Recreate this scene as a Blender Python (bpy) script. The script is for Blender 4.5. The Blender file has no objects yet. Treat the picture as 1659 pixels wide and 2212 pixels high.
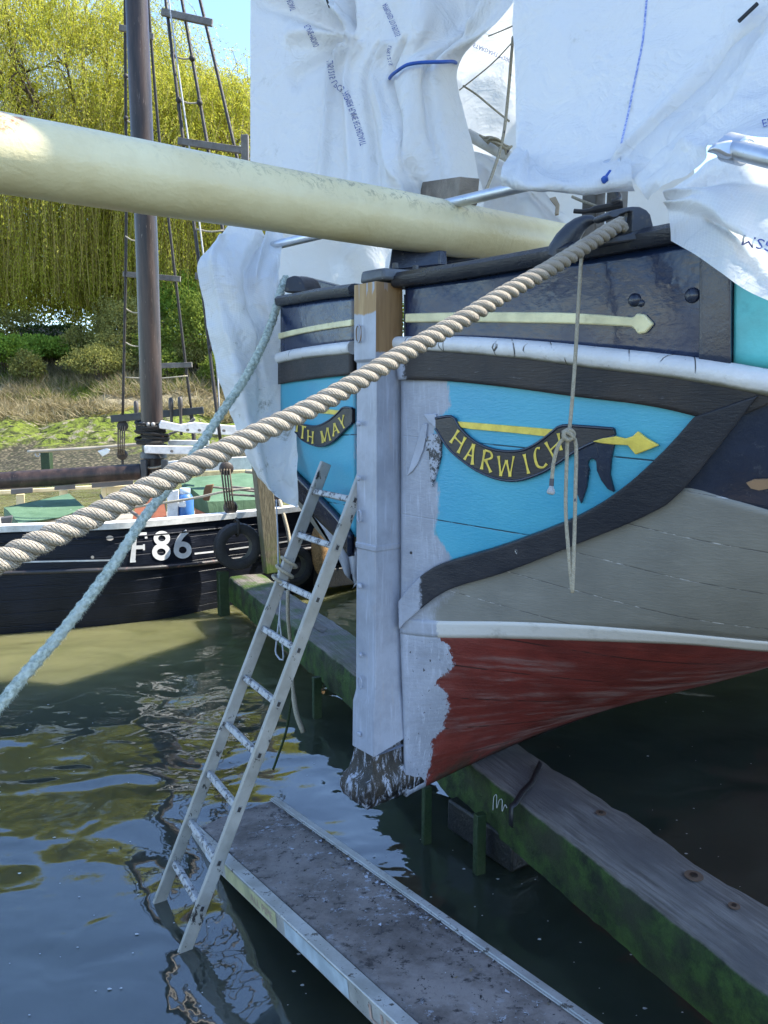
import bpy, bmesh, math, random
import numpy as np
from mathutils import Vector, Matrix, noise as mnoise
from mathutils.bvhtree import BVHTree
C = bpy.context
SC = C.scene
R = math.radians
random.seed(7)
rng = np.random.default_rng(7)

# ------------------------------------------------------------------ camera
FPX, CX, CY, CAMH, PITCH = 1662.0, 829.5, 1106.0, 2.2, R(8.0)
cp_, sp_ = math.cos(PITCH), math.sin(PITCH)
cam = bpy.data.cameras.new('camera'); cam_o = bpy.data.objects.new('camera', cam)
SC.collection.objects.link(cam_o)
cam.sensor_fit = 'VERTICAL'; cam.sensor_height = 36.0; cam.lens = 36.0 * FPX / 2212.0
cam.clip_start = 0.05; cam.clip_end = 3000
cam_o.location = (0, 0, CAMH); cam_o.rotation_euler = (R(90) - PITCH, 0, 0)
SC.camera = cam_o

# ------------------------------------------------------------------ sky, sun, exposure
SUN = Vector((0.64, 0.14, 0.755)).normalized()          # direction towards the sun
w = bpy.data.worlds.new('World'); SC.world = w; w.use_nodes = True
wn = w.node_tree.nodes; wl = w.node_tree.links
sky = wn.new('ShaderNodeTexSky'); sky.sky_type = 'NISHITA'; sky.sun_disc = False
sky.sun_elevation = math.asin(SUN.z); sky.sun_rotation = math.atan2(SUN.x, SUN.y)
sky.air_density = 1.0; sky.dust_density = 0.25; sky.ozone_density = 1.4
tint = wn.new('ShaderNodeMix'); tint.data_type = 'RGBA'; tint.blend_type = 'MULTIPLY'; tint.inputs[0].default_value = 1.0; tint.inputs[7].default_value = (0.87, 0.935, 1.02, 1)
wl.new(sky.outputs[0], tint.inputs[6]); wl.new(tint.outputs[2], wn['Background'].inputs[0]); wn['Background'].inputs[1].default_value = 0.15
sl = bpy.data.lights.new('sun', 'SUN'); sl.energy = 4.2; sl.angle = R(0.53); sl.color = (1.0, 0.94, 0.82)
so = bpy.data.objects.new('sun', sl); SC.collection.objects.link(so)
so.rotation_euler = SUN.to_track_quat('Z', 'Y').to_euler(); so.location = (6, 4, 12)
SC.view_settings.view_transform = 'Standard'; SC.view_settings.look = 'None'
SC.view_settings.exposure = 1.66; SC.view_settings.gamma = 1.0
SC.cycles.max_bounces = 8; SC.cycles.transparent_max_bounces = 16
SC.cycles.caustics_reflective = False; SC.cycles.caustics_refractive = False

# ------------------------------------------------------------------ picture point -> world point (used to survey positions)
def ray(px, py):
    u, v = (px - CX) / FPX, (CY - py) / FPX
    return Vector((u, cp_ + v * sp_, -sp_ + v * cp_))
CAM = Vector((0, 0, CAMH))
def pd(px, py, d): return CAM + ray(px, py) * d                    # at optical depth d
def py_(px, py, Y):
    r = ray(px, py); return CAM + r * (Y / r.y)
def pz(px, py, z):
    r = ray(px, py); return CAM + r * ((z - CAMH) / r.z)

# ------------------------------------------------------------------ object helpers
COL = SC.collection
def thing(name, label, cat, loc=(0, 0, 0), group=None):
    o = bpy.data.objects.new(name, None); COL.objects.link(o); o.location = loc
    o.empty_display_size = 0.1
    o['label'] = label; o['category'] = cat
    if group: o['group'] = group
    return o
def finish(me, mat, smooth=None):
    if mat is not None:
        for m in (mat if isinstance(mat, (list, tuple)) else [mat]): me.materials.append(m)
    if smooth is not None:
        me.polygons.foreach_set('use_smooth', [True] * len(me.polygons))
        if smooth < 180: me.set_sharp_from_angle(angle=R(smooth))
    me.update()
def part(name, mb, mat, parent, smooth=40, bevel=0, solid=0):
    me = mb.mesh(name); finish(me, mat, smooth)
    o = bpy.data.objects.new(name, me); COL.objects.link(o); o.parent = parent
    p = parent
    if p.type == 'EMPTY': o.matrix_parent_inverse = Matrix.Translation(-p.location)
    elif p.parent is None: o.matrix_parent_inverse = Matrix.Translation(-p.location)
    if p.type != 'EMPTY' and p.parent is not None: o.matrix_parent_inverse = Matrix.Identity(4)
    mods(o, bevel, solid); return o
def mods(o, bevel, solid):
    if solid:
        m = o.modifiers.new('solid', 'SOLIDIFY'); m.thickness = abs(solid); m.offset = -1 if solid > 0 else 1
    if bevel:
        m = o.modifiers.new('bevel', 'BEVEL'); m.width = bevel; m.segments = 2; m.limit_method = 'ANGLE'; m.angle_limit = R(35)
def single(name, mb, mat, label, cat, group=None, kind=None, smooth=40, bevel=0, solid=0, origin=None):
    v = np.array(mb.v, dtype=float)
    if origin is None: origin = Vector(((v[:, 0].min() + v[:, 0].max()) / 2, (v[:, 1].min() + v[:, 1].max()) / 2, v[:, 2].min()))
    mb.v = [tuple(q) for q in (v - np.array(origin))]
    me = mb.mesh(name); finish(me, mat, smooth)
    o = bpy.data.objects.new(name, me); COL.objects.link(o); o.location = origin
    if label: o['label'] = label
    if cat: o['category'] = cat
    if group: o['group'] = group
    if kind: o['kind'] = kind
    mods(o, bevel, solid); return o
def dup(root, delta, rotz=0, label=None):
    r = root.copy(); COL.objects.link(r)
    r.location = Vector(root.location) + Vector(delta); r.rotation_euler.z += rotz
    if label: r['label'] = label
    for ch in list(root.children):
        c = ch.copy(); COL.objects.link(c); c.parent = r; c.matrix_parent_inverse = ch.matrix_parent_inverse.copy()
        for g in ch.children:
            d = g.copy(); COL.objects.link(d); d.parent = c; d.matrix_parent_inverse = g.matrix_parent_inverse.copy()
    return r

class MB:
    def __init__(s): s.v = []; s.f = []; s.uv = None
    def mesh(s, name):
        me = bpy.data.meshes.new(name); me.from_pydata([tuple(q) for q in s.v], [], s.f)
        if s.uv is not None:
            l = me.uv_layers.new(name='UVMap')
            idx = np.empty(len(me.loops), dtype=np.int32); me.loops.foreach_get('vertex_index', idx)
            l.data.foreach_set('uv', np.array(s.uv, dtype=np.float32)[idx].ravel())
        return me
    def add(s, vs, fs):
        n = len(s.v); s.v += [tuple(q) for q in vs]; s.f += [tuple(i + n for i in f) for f in fs]; return n
    def box(s, c, size, ax=None):
        c = Vector(c); X, Y, Z = [Vector(q) for q in (ax or ((1, 0, 0), (0, 1, 0), (0, 0, 1)))]
        h = [k / 2 for k in size]
        vs = [c + X * (h[0] * i) + Y * (h[1] * j) + Z * (h[2] * k) for k in (-1, 1) for j in (-1, 1) for i in (-1, 1)]
        s.add(vs, [(0, 2, 3, 1), (4, 5, 7, 6), (0, 1, 5, 4), (2, 6, 7, 3), (0, 4, 6, 2), (1, 3, 7, 5)])
    def beam(s, a, b, wdt, h, up=(0, 0, 1)):
        a, b = Vector(a), Vector(b); d = (b - a); L = d.length; d.normalize()
        sd = d.cross(Vector(up)).normalized(); u = sd.cross(d)
        s.box((a + b) / 2, (L, wdt, h), (d, sd, u))
    def hexa(s, bot, top):
        s.add(list(bot) + list(top), [(3, 2, 1, 0), (4, 5, 6, 7), (0, 1, 5, 4), (1, 2, 6, 5), (2, 3, 7, 6), (3, 0, 4, 7)])
    def prism(s, poly, vec):
        n = len(poly); vec = Vector(vec)
        s.add(list(poly) + [Vector(q) + vec for q in poly],
              [tuple(range(n - 1, -1, -1)), tuple(range(n, 2 * n))] + [(i, (i + 1) % n, n + (i + 1) % n, n + i) for i in range(n)])
    def tube(s, pts, rad, n=10, caps=True, closed=False):
        pts = [Vector(q) for q in pts]; m = len(pts)
        rad = [rad] * m if not hasattr(rad, '__len__') else rad
        T = []
        for i in range(m):
            a = pts[(i - 1) % m] if (closed or i > 0) else pts[0]
            b = pts[(i + 1) % m] if (closed or i < m - 1) else pts[-1]
            t = (b - a); T.append(t.normalized() if t.length > 1e-9 else Vector((0, 0, 1)))
        ref = Vector((0, 0, 1)) if abs(T[0].z) < 0.9 else Vector((1, 0, 0))
        N = T[0].cross(ref).normalized(); vs = []
        for i in range(m):
            N = (N - T[i] * N.dot(T[i])).normalized(); B = T[i].cross(N)
            for k in range(n):
                a = 2 * math.pi * k / n
                vs.append(pts[i] + (N * math.cos(a) + B * math.sin(a)) * rad[i])
        fs = []
        for i in range(m if closed else m - 1):
            j = (i + 1) % m
            for k in range(n):
                fs.append((i * n + k, i * n + (k + 1) % n, j * n + (k + 1) % n, j * n + k))
        if caps and not closed:
            fs.append(tuple(range(n - 1, -1, -1))); fs.append(tuple((m - 1) * n + k for k in range(n)))
        s.add(vs, fs)
    def grid(s, P, uv=None, flip=False):
        r, c = len(P), len(P[0]); vs = [q for row in P for q in row]
        fs = [(i * c + j, i * c + j + 1, (i + 1) * c + j + 1, (i + 1) * c + j) for i in range(r - 1) for j in range(c - 1)]
        if flip: fs = [f[::-1] for f in fs]
        s.add(vs, fs)
        if uv is not None:
            s.uv = (s.uv or []) + [q for row in uv for q in row]
    def ball(s, c, r, n=10, m=7, sc=(1, 1, 1)):
        c = Vector(c); vs = []
        for i in range(m + 1):
            t = math.pi * i / m
            for k in range(n):
                a = 2 * math.pi * k / n
                vs.append(c + Vector((r * sc[0] * math.sin(t) * math.cos(a), r * sc[1] * math.sin(t) * math.sin(a), r * sc[2] * math.cos(t))))
        fs = [(i * n + k, (i + 1) * n + k, (i + 1) * n + (k + 1) % n, i * n + (k + 1) % n) for i in range(m) for k in range(n)]
        s.add(vs, fs)

def cr(pts, n):
    """Catmull-Rom through tuples/Vectors, resampled to n points by chord length."""
    P = np.array([tuple(p) for p in pts], dtype=float)
    if len(P) == 2:
        t = np.linspace(0, 1, n)[:, None]; return P[0] * (1 - t) + P[1] * t
    d = np.r_[0, np.cumsum(np.linalg.norm(np.diff(P, axis=0), axis=1))]
    E = np.vstack([2 * P[0] - P[1], P, 2 * P[-1] - P[-2]])
    out = []
    for s in np.linspace(0, d[-1], n):
        i = min(max(np.searchsorted(d, s) - 1, 0), len(P) - 2)
        t = (s - d[i]) / max(d[i + 1] - d[i], 1e-9)
        a, b, c, e = E[i], E[i + 1], E[i + 2], E[i + 3]
        out.append(0.5 * ((2 * b) + (-a + c) * t + (2 * a - 5 * b + 4 * c - e) * t * t + (-a + 3 * b - 3 * c + e) * t ** 3))
    return np.array(out)
def V(a): return Vector(tuple(a))
def path3(pts, n):
    """pts: (px, py, depth); smooth path in the world with 1/depth kept linear in picture distance."""
    return [V(q) for q in cr([pd(*p) for p in pts], n)]

# ------------------------------------------------------------------ materials
MATS = {}
class NT:
    def __init__(s, name):
        s.m = bpy.data.materials.new(name); s.m.use_nodes = True
        s.n = s.m.node_tree.nodes; s.l = s.m.node_tree.links
        s.b = s.n['Principled BSDF']; s.out = s.n['Material Output']
        s.tc = s.n.new('ShaderNodeTexCoord'); MATS[name] = s.m
    def node(s, t, **k):
        q = s.n.new(t)
        for a, v in k.items(): setattr(q, a, v)
        return q
    def put(s, sock, v):
        if hasattr(v, 'is_output') or hasattr(v, 'links'): s.l.new(v, sock)
        else:
            if isinstance(v, (tuple, list)) and len(v) == 3 and sock.type == 'RGBA': v = (*v, 1)
            sock.default_value = v
    def math(s, op, a, b=0.0, c=None, clamp=False):
        q = s.node('ShaderNodeMath', operation=op, use_clamp=clamp); s.put(q.inputs[0], a); s.put(q.inputs[1], b)
        if c is not None: s.put(q.inputs[2], c)
        return q.outputs[0]
    def mapr(s, v, lo, hi, a=0.0, b=1.0, smooth=True):
        q = s.node('ShaderNodeMapRange'); q.interpolation_type = 'SMOOTHSTEP' if smooth else 'LINEAR'
        s.put(q.inputs[0], v); q.inputs[1].default_value = lo; q.inputs[2].default_value = hi
        q.inputs[3].default_value = a; q.inputs[4].default_value = b; return q.outputs[0]
    def coord(s, stretch=(1, 1, 1), src='Object', rot=(0, 0, 0)):
        v = s.tc.outputs[src]
        if any(rot):
            k = s.node('ShaderNodeMapping'); s.l.new(v, k.inputs[0]); k.inputs[2].default_value = rot; v = k.outputs[0]
        q = s.node('ShaderNodeMapping'); s.l.new(v, q.inputs[0]); q.inputs[3].default_value = stretch
        return q.outputs[0]
    def noise(s, scale, detail=5, stretch=(1, 1, 1), src='Object', rough=0.6, dist=0, rot=(0, 0, 0)):
        q = s.node('ShaderNodeTexNoise'); s.l.new(s.coord(stretch, src, rot), q.inputs['Vector'])
        q.inputs['Scale'].default_value = scale; q.inputs['Detail'].default_value = detail
        q.inputs['Roughness'].default_value = rough; q.inputs['Distortion'].default_value = dist
        return q.outputs[0]
    def voro(s, scale, stretch=(1, 1, 1), feature='F1', src='Object', rnd=1.0):
        q = s.node('ShaderNodeTexVoronoi', feature=feature); s.l.new(s.coord(stretch, src), q.inputs['Vector'])
        q.inputs['Scale'].default_value = scale; q.inputs['Randomness'].default_value = rnd; return q
    def mix(s, f, a, b, blend='MIX'):
        q = s.node('ShaderNodeMix', data_type='RGBA', blend_type=blend); s.put(q.inputs[0], f); s.put(q.inputs[6], a); s.put(q.inputs[7], b)
        return q.outputs[2]
    def ramp(s, f, stops):
        q = s.node('ShaderNodeValToRGB'); s.l.new(f, q.inputs[0]); e = q.color_ramp.elements
        while len(e) < len(stops): e.new(0.5)
        for k, (p, c) in enumerate(stops): e[k].position = p; e[k].color = (*c, 1)
        return q.outputs[0]
    def sep(s, src='Object'):
        q = s.node('ShaderNodeSeparateXYZ'); s.l.new(s.tc.outputs[src], q.inputs[0]); return q.outputs
    def bump(s, h, strength=0.3, dist=0.01, prev=None):
        q = s.node('ShaderNodeBump'); s.put(q.inputs['Height'], h); q.inputs['Strength'].default_value = strength
        q.inputs['Distance'].default_value = dist
        if prev is not None: s.l.new(prev, q.inputs['Normal'])
        return q.outputs[0]
    def fin(s, col, rough=0.6, nrm=None, metal=0.0, spec=0.5, coat=0.0):
        s.put(s.b.inputs['Base Color'], col); s.put(s.b.inputs['Roughness'], rough)
        s.put(s.b.inputs['Metallic'], metal); s.b.inputs['Specular IOR Level'].default_value = spec
        s.b.inputs['Coat Weight'].default_value = coat
        if nrm is not None: s.l.new(nrm, s.b.inputs['Normal'])
        return s.m

def paint(name, col, dirt=(0.1, 0.09, 0.07), var=0.18, rough=0.45, grain=(1, 1, 1), gscale=40, bump=0.25, dirt_amt=0.5, chips=None, chipcol=(0.6, 0.6, 0.62), scale=6, metal=0, spec=0.5, coat=0.0):
    t = NT(name)
    n1 = t.noise(scale, 6)
    c = t.mix(t.mapr(n1, 0.3, 0.7), tuple(k * (1 - var) for k in col), tuple(min(1, k * (1 + var)) for k in col))
    n2 = t.noise(scale * 2.7, 8, rough=0.7)
    c = t.mix(t.math('MULTIPLY', t.mapr(n2, 0.56, 0.74), dirt_amt), c, dirt)
    if chips:
        n3 = t.noise(chips[0], 6, stretch=grain, rough=0.75)
        c = t.mix(t.mapr(n3, chips[1], chips[1] + 0.02), c, chipcol)
    g = t.noise(gscale, 6, stretch=grain, rough=0.65)
    nr = t.bump(g, bump, 0.006)
    rr = t.mapr(n2, 0.3, 0.7, rough * 0.8, min(1, rough * 1.3))
    return t.fin(c, rr, nr, metal, spec, coat)

# ------------------------------------------------------------------ barge: hull surface
A = Vector((math.cos(R(40)), math.sin(R(40)), 0)); P_ = Vector((A.y, -A.x, 0)); UP = Vector((0, 0, 1))   # aft, port
def FR(py): return py_(812 - (py - 620) * 0.0055, py, 3.16)          # front port corner of the stem
SW = 0.157
ROOT = Vector((-0.035, 3.16, 0)) - P_ * (SW / 2) + A * 0.12           # on the centreline
ZK, ZH, NF = 0.44, 2.26, 2.4
LS = np.arange(0, 5.2, 0.04); _pos = [np.array((0.0, SW / 2 - 0.004))]          # (aft, side)
for l in LS[1:]:
    ph = 85 if l < 1.25 else (85 - (l - 1.25) * 62 if l < 2.6 else max(1.4, 1.4))
    _pos.append(_pos[-1] + 0.04 * np.array((math.cos(R(ph)), math.sin(R(ph)))))
TS = np.arange(-0.02, 1.42, 0.02)
def hull_pt(i, t, sgn, inset=0.0):
    l = LS[i]; s, b = _pos[i]
    tt = min(max(t, 0), 1); f = 1 - (1 - tt) ** NF
    ks = 0.9 * l
    aft = ks + (s - ks) * f; side = (SW / 2 - 0.012) + (b - (SW / 2 - 0.012)) * f
    side = max(0.02, side - inset); aft += inset * (1 if l < 1.6 else 0)
    q = ROOT + A * aft + P_ * (side * sgn); q.z = ZK + t * ZH; return q
def hull_bvh(sgn):
    vs = [hull_pt(i, t, sgn) for i in range(len(LS)) for t in TS]; n = len(TS)
    fs = [(i * n + j, i * n + j + 1, (i + 1) * n + j + 1, (i + 1) * n + j) for i in range(len(LS) - 1) for j in range(n - 1)]
    return BVHTree.FromPolygons(vs, fs), vs, n
BV = {1: hull_bvh(1), -1: hull_bvh(-1)}
def hit(px, py, sgn=1, off=0.0):
    """surveyed picture point -> (point on hull lifted by off, girth distance from stem, height)"""
    r = ray(px, py).normalized(); bv, vs, n = BV[sgn]
    loc, nr, idx, d = bv.ray_cast(CAM, r)
    if loc is None:
        loc, nr, idx, d = bv.find_nearest(pd(px, py, 3.0))
    if nr.dot(r) > 0: nr = -nr
    i = idx // (n - 1); a = vs[i * n + idx % (n - 1)]; b = vs[(i + 1) * n + idx % (n - 1)]
    e = b - a; k = max(0, min(1, (loc - a).dot(e) / max(e.length_squared, 1e-9)))
    return loc + nr * off, LS[i] + 0.04 * k, loc.z, nr
def band(top, bot, nc, nr, sgn=1, off=0.0, lin=False):
    mb = MB(); tp = cr(top, nc) if not lin else cr(top, nc); bt = cr(bot, nc); Pg, U = [], []
    for r in range(nr):
        k = r / (nr - 1); row, ur = [], []
        for c in range(nc):
            x, y = tp[c] * (1 - k) + bt[c] * k
            q, l, z, _ = hit(x, y, sgn, off); row.append(q); ur.append((l, z))
        Pg.append(row); U.append(ur)
    mi, mj = nr // 2, nc // 2; a_, b_, c_ = Pg[mi - 1][mj], Pg[mi - 1][mj + 1], Pg[mi][mj]; fl_ = (b_ - a_).cross(c_ - a_).dot(CAM - a_) < 0
    mb.grid(Pg, U, flip=fl_); return mb
def poly_on_hull(poly, sgn=1, off=0.01, thick=0.012):
    """closed outline laid on the hull as a solid plate"""
    mb = MB(); top = []; bot = []
    for x, y in poly:
        q, l, z, nr = hit(x, y, sgn, 0); top.append(q + nr * (off)); bot.append(q + nr * (off - thick))
    n = len(poly)
    bm = bmesh.new(); vt = [bm.verts.new(q) for q in top]; vb = [bm.verts.new(q) for q in bot]
    bm.faces.new(vt); bm.faces.new(vb[::-1])
    for i in range(n): bm.faces.new((vt[i], vb[i], vb[(i + 1) % n], vt[(i + 1) % n]))
    bmesh.ops.triangulate(bm, faces=[f for f in bm.faces if len(f.verts) > 4])
    bmesh.ops.recalc_face_normals(bm, faces=bm.faces)
    bm.verts.index_update()
    mb.v = [tuple(v.co) for v in bm.verts]; mb.f = [tuple(v.index for v in f.verts) for f in bm.faces]; bm.free(); return mb
def strip_on(pairs, n, fn):
    """ribbon between two matched outlines, fn(x,y) -> point"""
    a = cr([p[0] for p in pairs], n); b = cr([p[1] for p in pairs], n); return a, b

# ------------------------------------------------------------------ barge paint
def curve_mask(t, pts, zlo=0.3, zr=2.8, lr=1.2, soft=0.012, amp=0.05, nscale=14, stretch=(1, 1, 1)):
    """mask = 1 nearer the stem than the brushed edge given as (z, l) points; UV holds (l, z) in metres"""
    u = t.sep('UV'); z = t.math('MULTIPLY', t.math('SUBTRACT', u[1], zlo), 1 / zr)
    q = t.node('ShaderNodeFloatCurve'); t.l.new(z, q.inputs['Value']); cu = q.mapping.curves[0]
    P = sorted([((a - zlo) / zr, b / lr) for a, b in pts])
    P = [(0, P[0][1])] + P + [(1, P[-1][1])]
    while len(cu.points) < len(P): cu.points.new(0.5, 0.5)
    for k, (a, b) in enumerate(P): cu.points[k].location = (a, b); cu.points[k].handle_type = 'VECTOR'
    q.mapping.update()
    l = t.math('MULTIPLY', q.outputs[0], lr)
    n = t.math('MULTIPLY', t.math('SUBTRACT', t.noise(nscale, 8, rough=0.7, stretch=stretch), 0.5), amp)
    n2 = t.math('MULTIPLY', t.math('SUBTRACT', t.noise(70, 6, rough=0.75, stretch=(1.6, 1.6, .5)), 0.5), amp * 1.1 + .02)
    return t.mapr(t.math('SUBTRACT', t.math('ADD', t.math('ADD', l, n), n2), u[0]), -soft, soft)
def lz(pts, sgn=1):
    out = []
    for x, y in pts:
        q, l, z, _ = hit(x, y, sgn); out.append((z, l))
    return out
PRIM = (0.36, 0.39, 0.475)
NAVY = (0.007, 0.016, 0.052); BLACKW = (0.022, 0.022, 0.026); CREAM = (0.72, 0.66, 0.40); BLUE = (0.055, 0.36, 0.56)
def primer_part(t):
    n = t.noise(5, 8, rough=.7); c = t.mix(t.mapr(n, 0.35, 0.65), tuple(k * 0.78 for k in PRIM), PRIM)
    c = t.mix(t.mapr(t.noise(34, 5, stretch=(1.5, 1.5, .12), rough=.7), .52, .72), c, tuple(k * 1.18 for k in PRIM))
    c = t.mix(t.math('MULTIPLY', t.mapr(t.noise(15, 8, rough=.78), .60, .72), .55), c, (0.23, 0.23, 0.25))
    return t.mix(t.mapr(t.noise(48, 6, rough=.8), .70, .72), c, (0.10, 0.10, 0.12))
def crackle(t, scale=26, stretch=(1, 1, 3)):
    n = t.noise(scale, 4, stretch=stretch, dist=1.6); return n

def mat_bulwark():
    t = NT('bulwark_black_paint')
    n = t.noise(5, 6); c = t.mix(t.mapr(n, 0.3, 0.7), NAVY, (0.010, 0.022, 0.066))
    c = t.mix(t.mapr(t.noise(60, 5, stretch=(1, 1, 2.5), rough=0.75), 0.70, 0.74), c, (0.09, 0.10, 0.13))
    u = t.sep('UV')
    m = t.mapr(t.math('ADD', u[0], t.math('MULTIPLY', t.noise(24, 8, rough=0.8), 0.08)), 0.075, 0.06)
    c = t.mix(m, c, PRIM)
    w = t.noise(30, 3, stretch=(1, 1, 2.2), dist=0.4); h = t.noise(7, 3)
    nb = t.bump(w, 0.16, 0.005, t.bump(h, 0.2, 0.03))
    return t.fin(c, t.mapr(n, 0.3, 0.7, 0.16, 0.32), nb, spec=0.5)
def mat_woodband():
    t = NT('worn_black_wood_band')
    g = t.noise(18, 7, stretch=(1, 1, 9), rough=0.7)
    c = t.mix(t.mapr(t.noise(3.5, 5), 0.35, 0.65), BLACKW, (0.045, 0.038, 0.036))
    c = t.mix(t.mapr(g, 0.61, 0.68), c, (0.12, 0.115, 0.12))
    c = t.mix(t.mapr(t.noise(26, 6, rough=0.8), 0.72, 0.74), c, (0.55, 0.56, 0.6))
    u = t.sep('UV')
    m = t.mapr(t.math('ADD', u[0], t.math('MULTIPLY', t.noise(20, 8, rough=0.8), 0.10)), 0.115, 0.10)
    c = t.mix(m, c, PRIM)
    return t.fin(c, t.mapr(g, 0.3, 0.7, 0.28, 0.5), t.bump(g, 0.55, 0.006), spec=0.3)
def mat_panel(sgn, pts):
    t = NT('turquoise_bow_paint' if sgn > 0 else 'turquoise_bow_paint_starboard')
    n = t.noise(2.2, 6); c = t.mix(t.mapr(n, 0.3, 0.7), (0.052, 0.32, 0.50), (0.080, 0.39, 0.545))
    c = t.mix(t.mapr(t.noise(1.2, 3), 0.5, 0.8), c, (0.06, 0.42, 0.52))
    # old weed and yellow smears low by the stem
    u = t.sep('UV')
    st = t.noise(7, 9, stretch=(1.6, 1.6, 0.8), rough=0.72, dist=1.5)
    near = t.math('MULTIPLY', t.mapr(u[0], 0.32, 0.12), t.mapr(u[1], 1.85, 1.65))
    c = t.mix(t.math('MULTIPLY', t.mapr(st, 0.50, 0.66), near), c, (0.17, 0.20, 0.06))
    c = t.mix(t.mapr(t.noise(46, 6, stretch=(1, 1, 7), rough=0.8), 0.73, 0.76), c, (0.75, 0.72, 0.55))
    # plank seams
    seam = t.math('ABSOLUTE', t.math('SUBTRACT', t.math('FRACT', t.math('MULTIPLY', t.math('ADD', u[1], t.math('ADD', 0.075, t.math('MULTIPLY', u[0], 0.045))), 1 / 0.33)), 0.5))
    sm = t.math('MULTIPLY', t.mapr(seam, 0.012, 0.004), t.mapr(t.noise(9, 4), 0.36, 0.5))
    c = t.mix(sm, c, (0.012, 0.05, 0.08))
    pm = curve_mask(t, pts, amp=0.035, soft=0.01)
    c = t.mix(pm, c, primer_part(t))
    h = t.math('SUBTRACT', t.noise(40, 5, stretch=(1, 1, 3)), t.math('MULTIPLY', sm, 2.0))
    return t.fin(c, t.mapr(n, 0.3, 0.7, 0.30, 0.48), t.bump(h, 0.3, 0.006), spec=0.5)
def mat_lower(sgn, pts):
    t = NT('weathered_lower_planking' if sgn > 0 else 'weathered_lower_planking_starboard')
    u = t.sep('UV')
    n = t.noise(2.5, 7); c = t.mix(t.mapr(n, 0.3, 0.7), (0.175, 0.175, 0.168), (0.235, 0.235, 0.222))
    c = t.mix(t.mapr(t.noise(3.1, 5, stretch=(1, 1, 3)), 0.55, 0.75), c, (0.26, 0.255, 0.24))
    seam = t.math('ABSOLUTE', t.math('SUBTRACT', t.math('FRACT', t.math('MULTIPLY', t.math('ADD', u[1], t.math('MULTIPLY', u[0], 0.13)), 1 / 0.155)), 0.5))
    sm = t.mapr(seam, 0.016, 0.006)
    c = t.mix(t.math('MULTIPLY', sm, t.mapr(t.noise(22, 6), 0.48, 0.58)), c, (0.50, 0.50, 0.52))
    c = t.mix(t.math('MULTIPLY', sm, t.mapr(t.noise(12, 6), 0.56, 0.44)), c, (0.10, 0.10, 0.10))
    c = t.mix(t.mapr(t.noise(55, 6, stretch=(1, 1, 6), rough=0.8), 0.735, 0.75), c, (0.5, 0.5, 0.5))
    c = t.mix(curve_mask(t, pts, amp=0.10, soft=0.05), c, primer_part(t))
    return t.fin(c, 0.5, t.bump(t.math('SUBTRACT', t.noise(30, 6, stretch=(1, 1, 4)), sm), 0.3, 0.008))
def mat_white(pts, sgn=1):
    t = NT('boot_top_white')
    c = t.mix(t.mapr(t.noise(7, 7, rough=0.7), 0.55, 0.75), (0.58, 0.57, 0.56), (0.36, 0.35, 0.33))
    c = t.mix(t.mapr(t.noise(16, 6, stretch=(1, 1, 4), rough=0.8), 0.69, 0.71), c, (0.05, 0.035, 0.03))
    c = t.mix(curve_mask(t, pts, amp=0.09, soft=0.008, nscale=30), c, primer_part(t))
    return t.fin(c, 0.5, t.bump(t.noise(40, 6), 0.3, 0.006))
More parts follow.
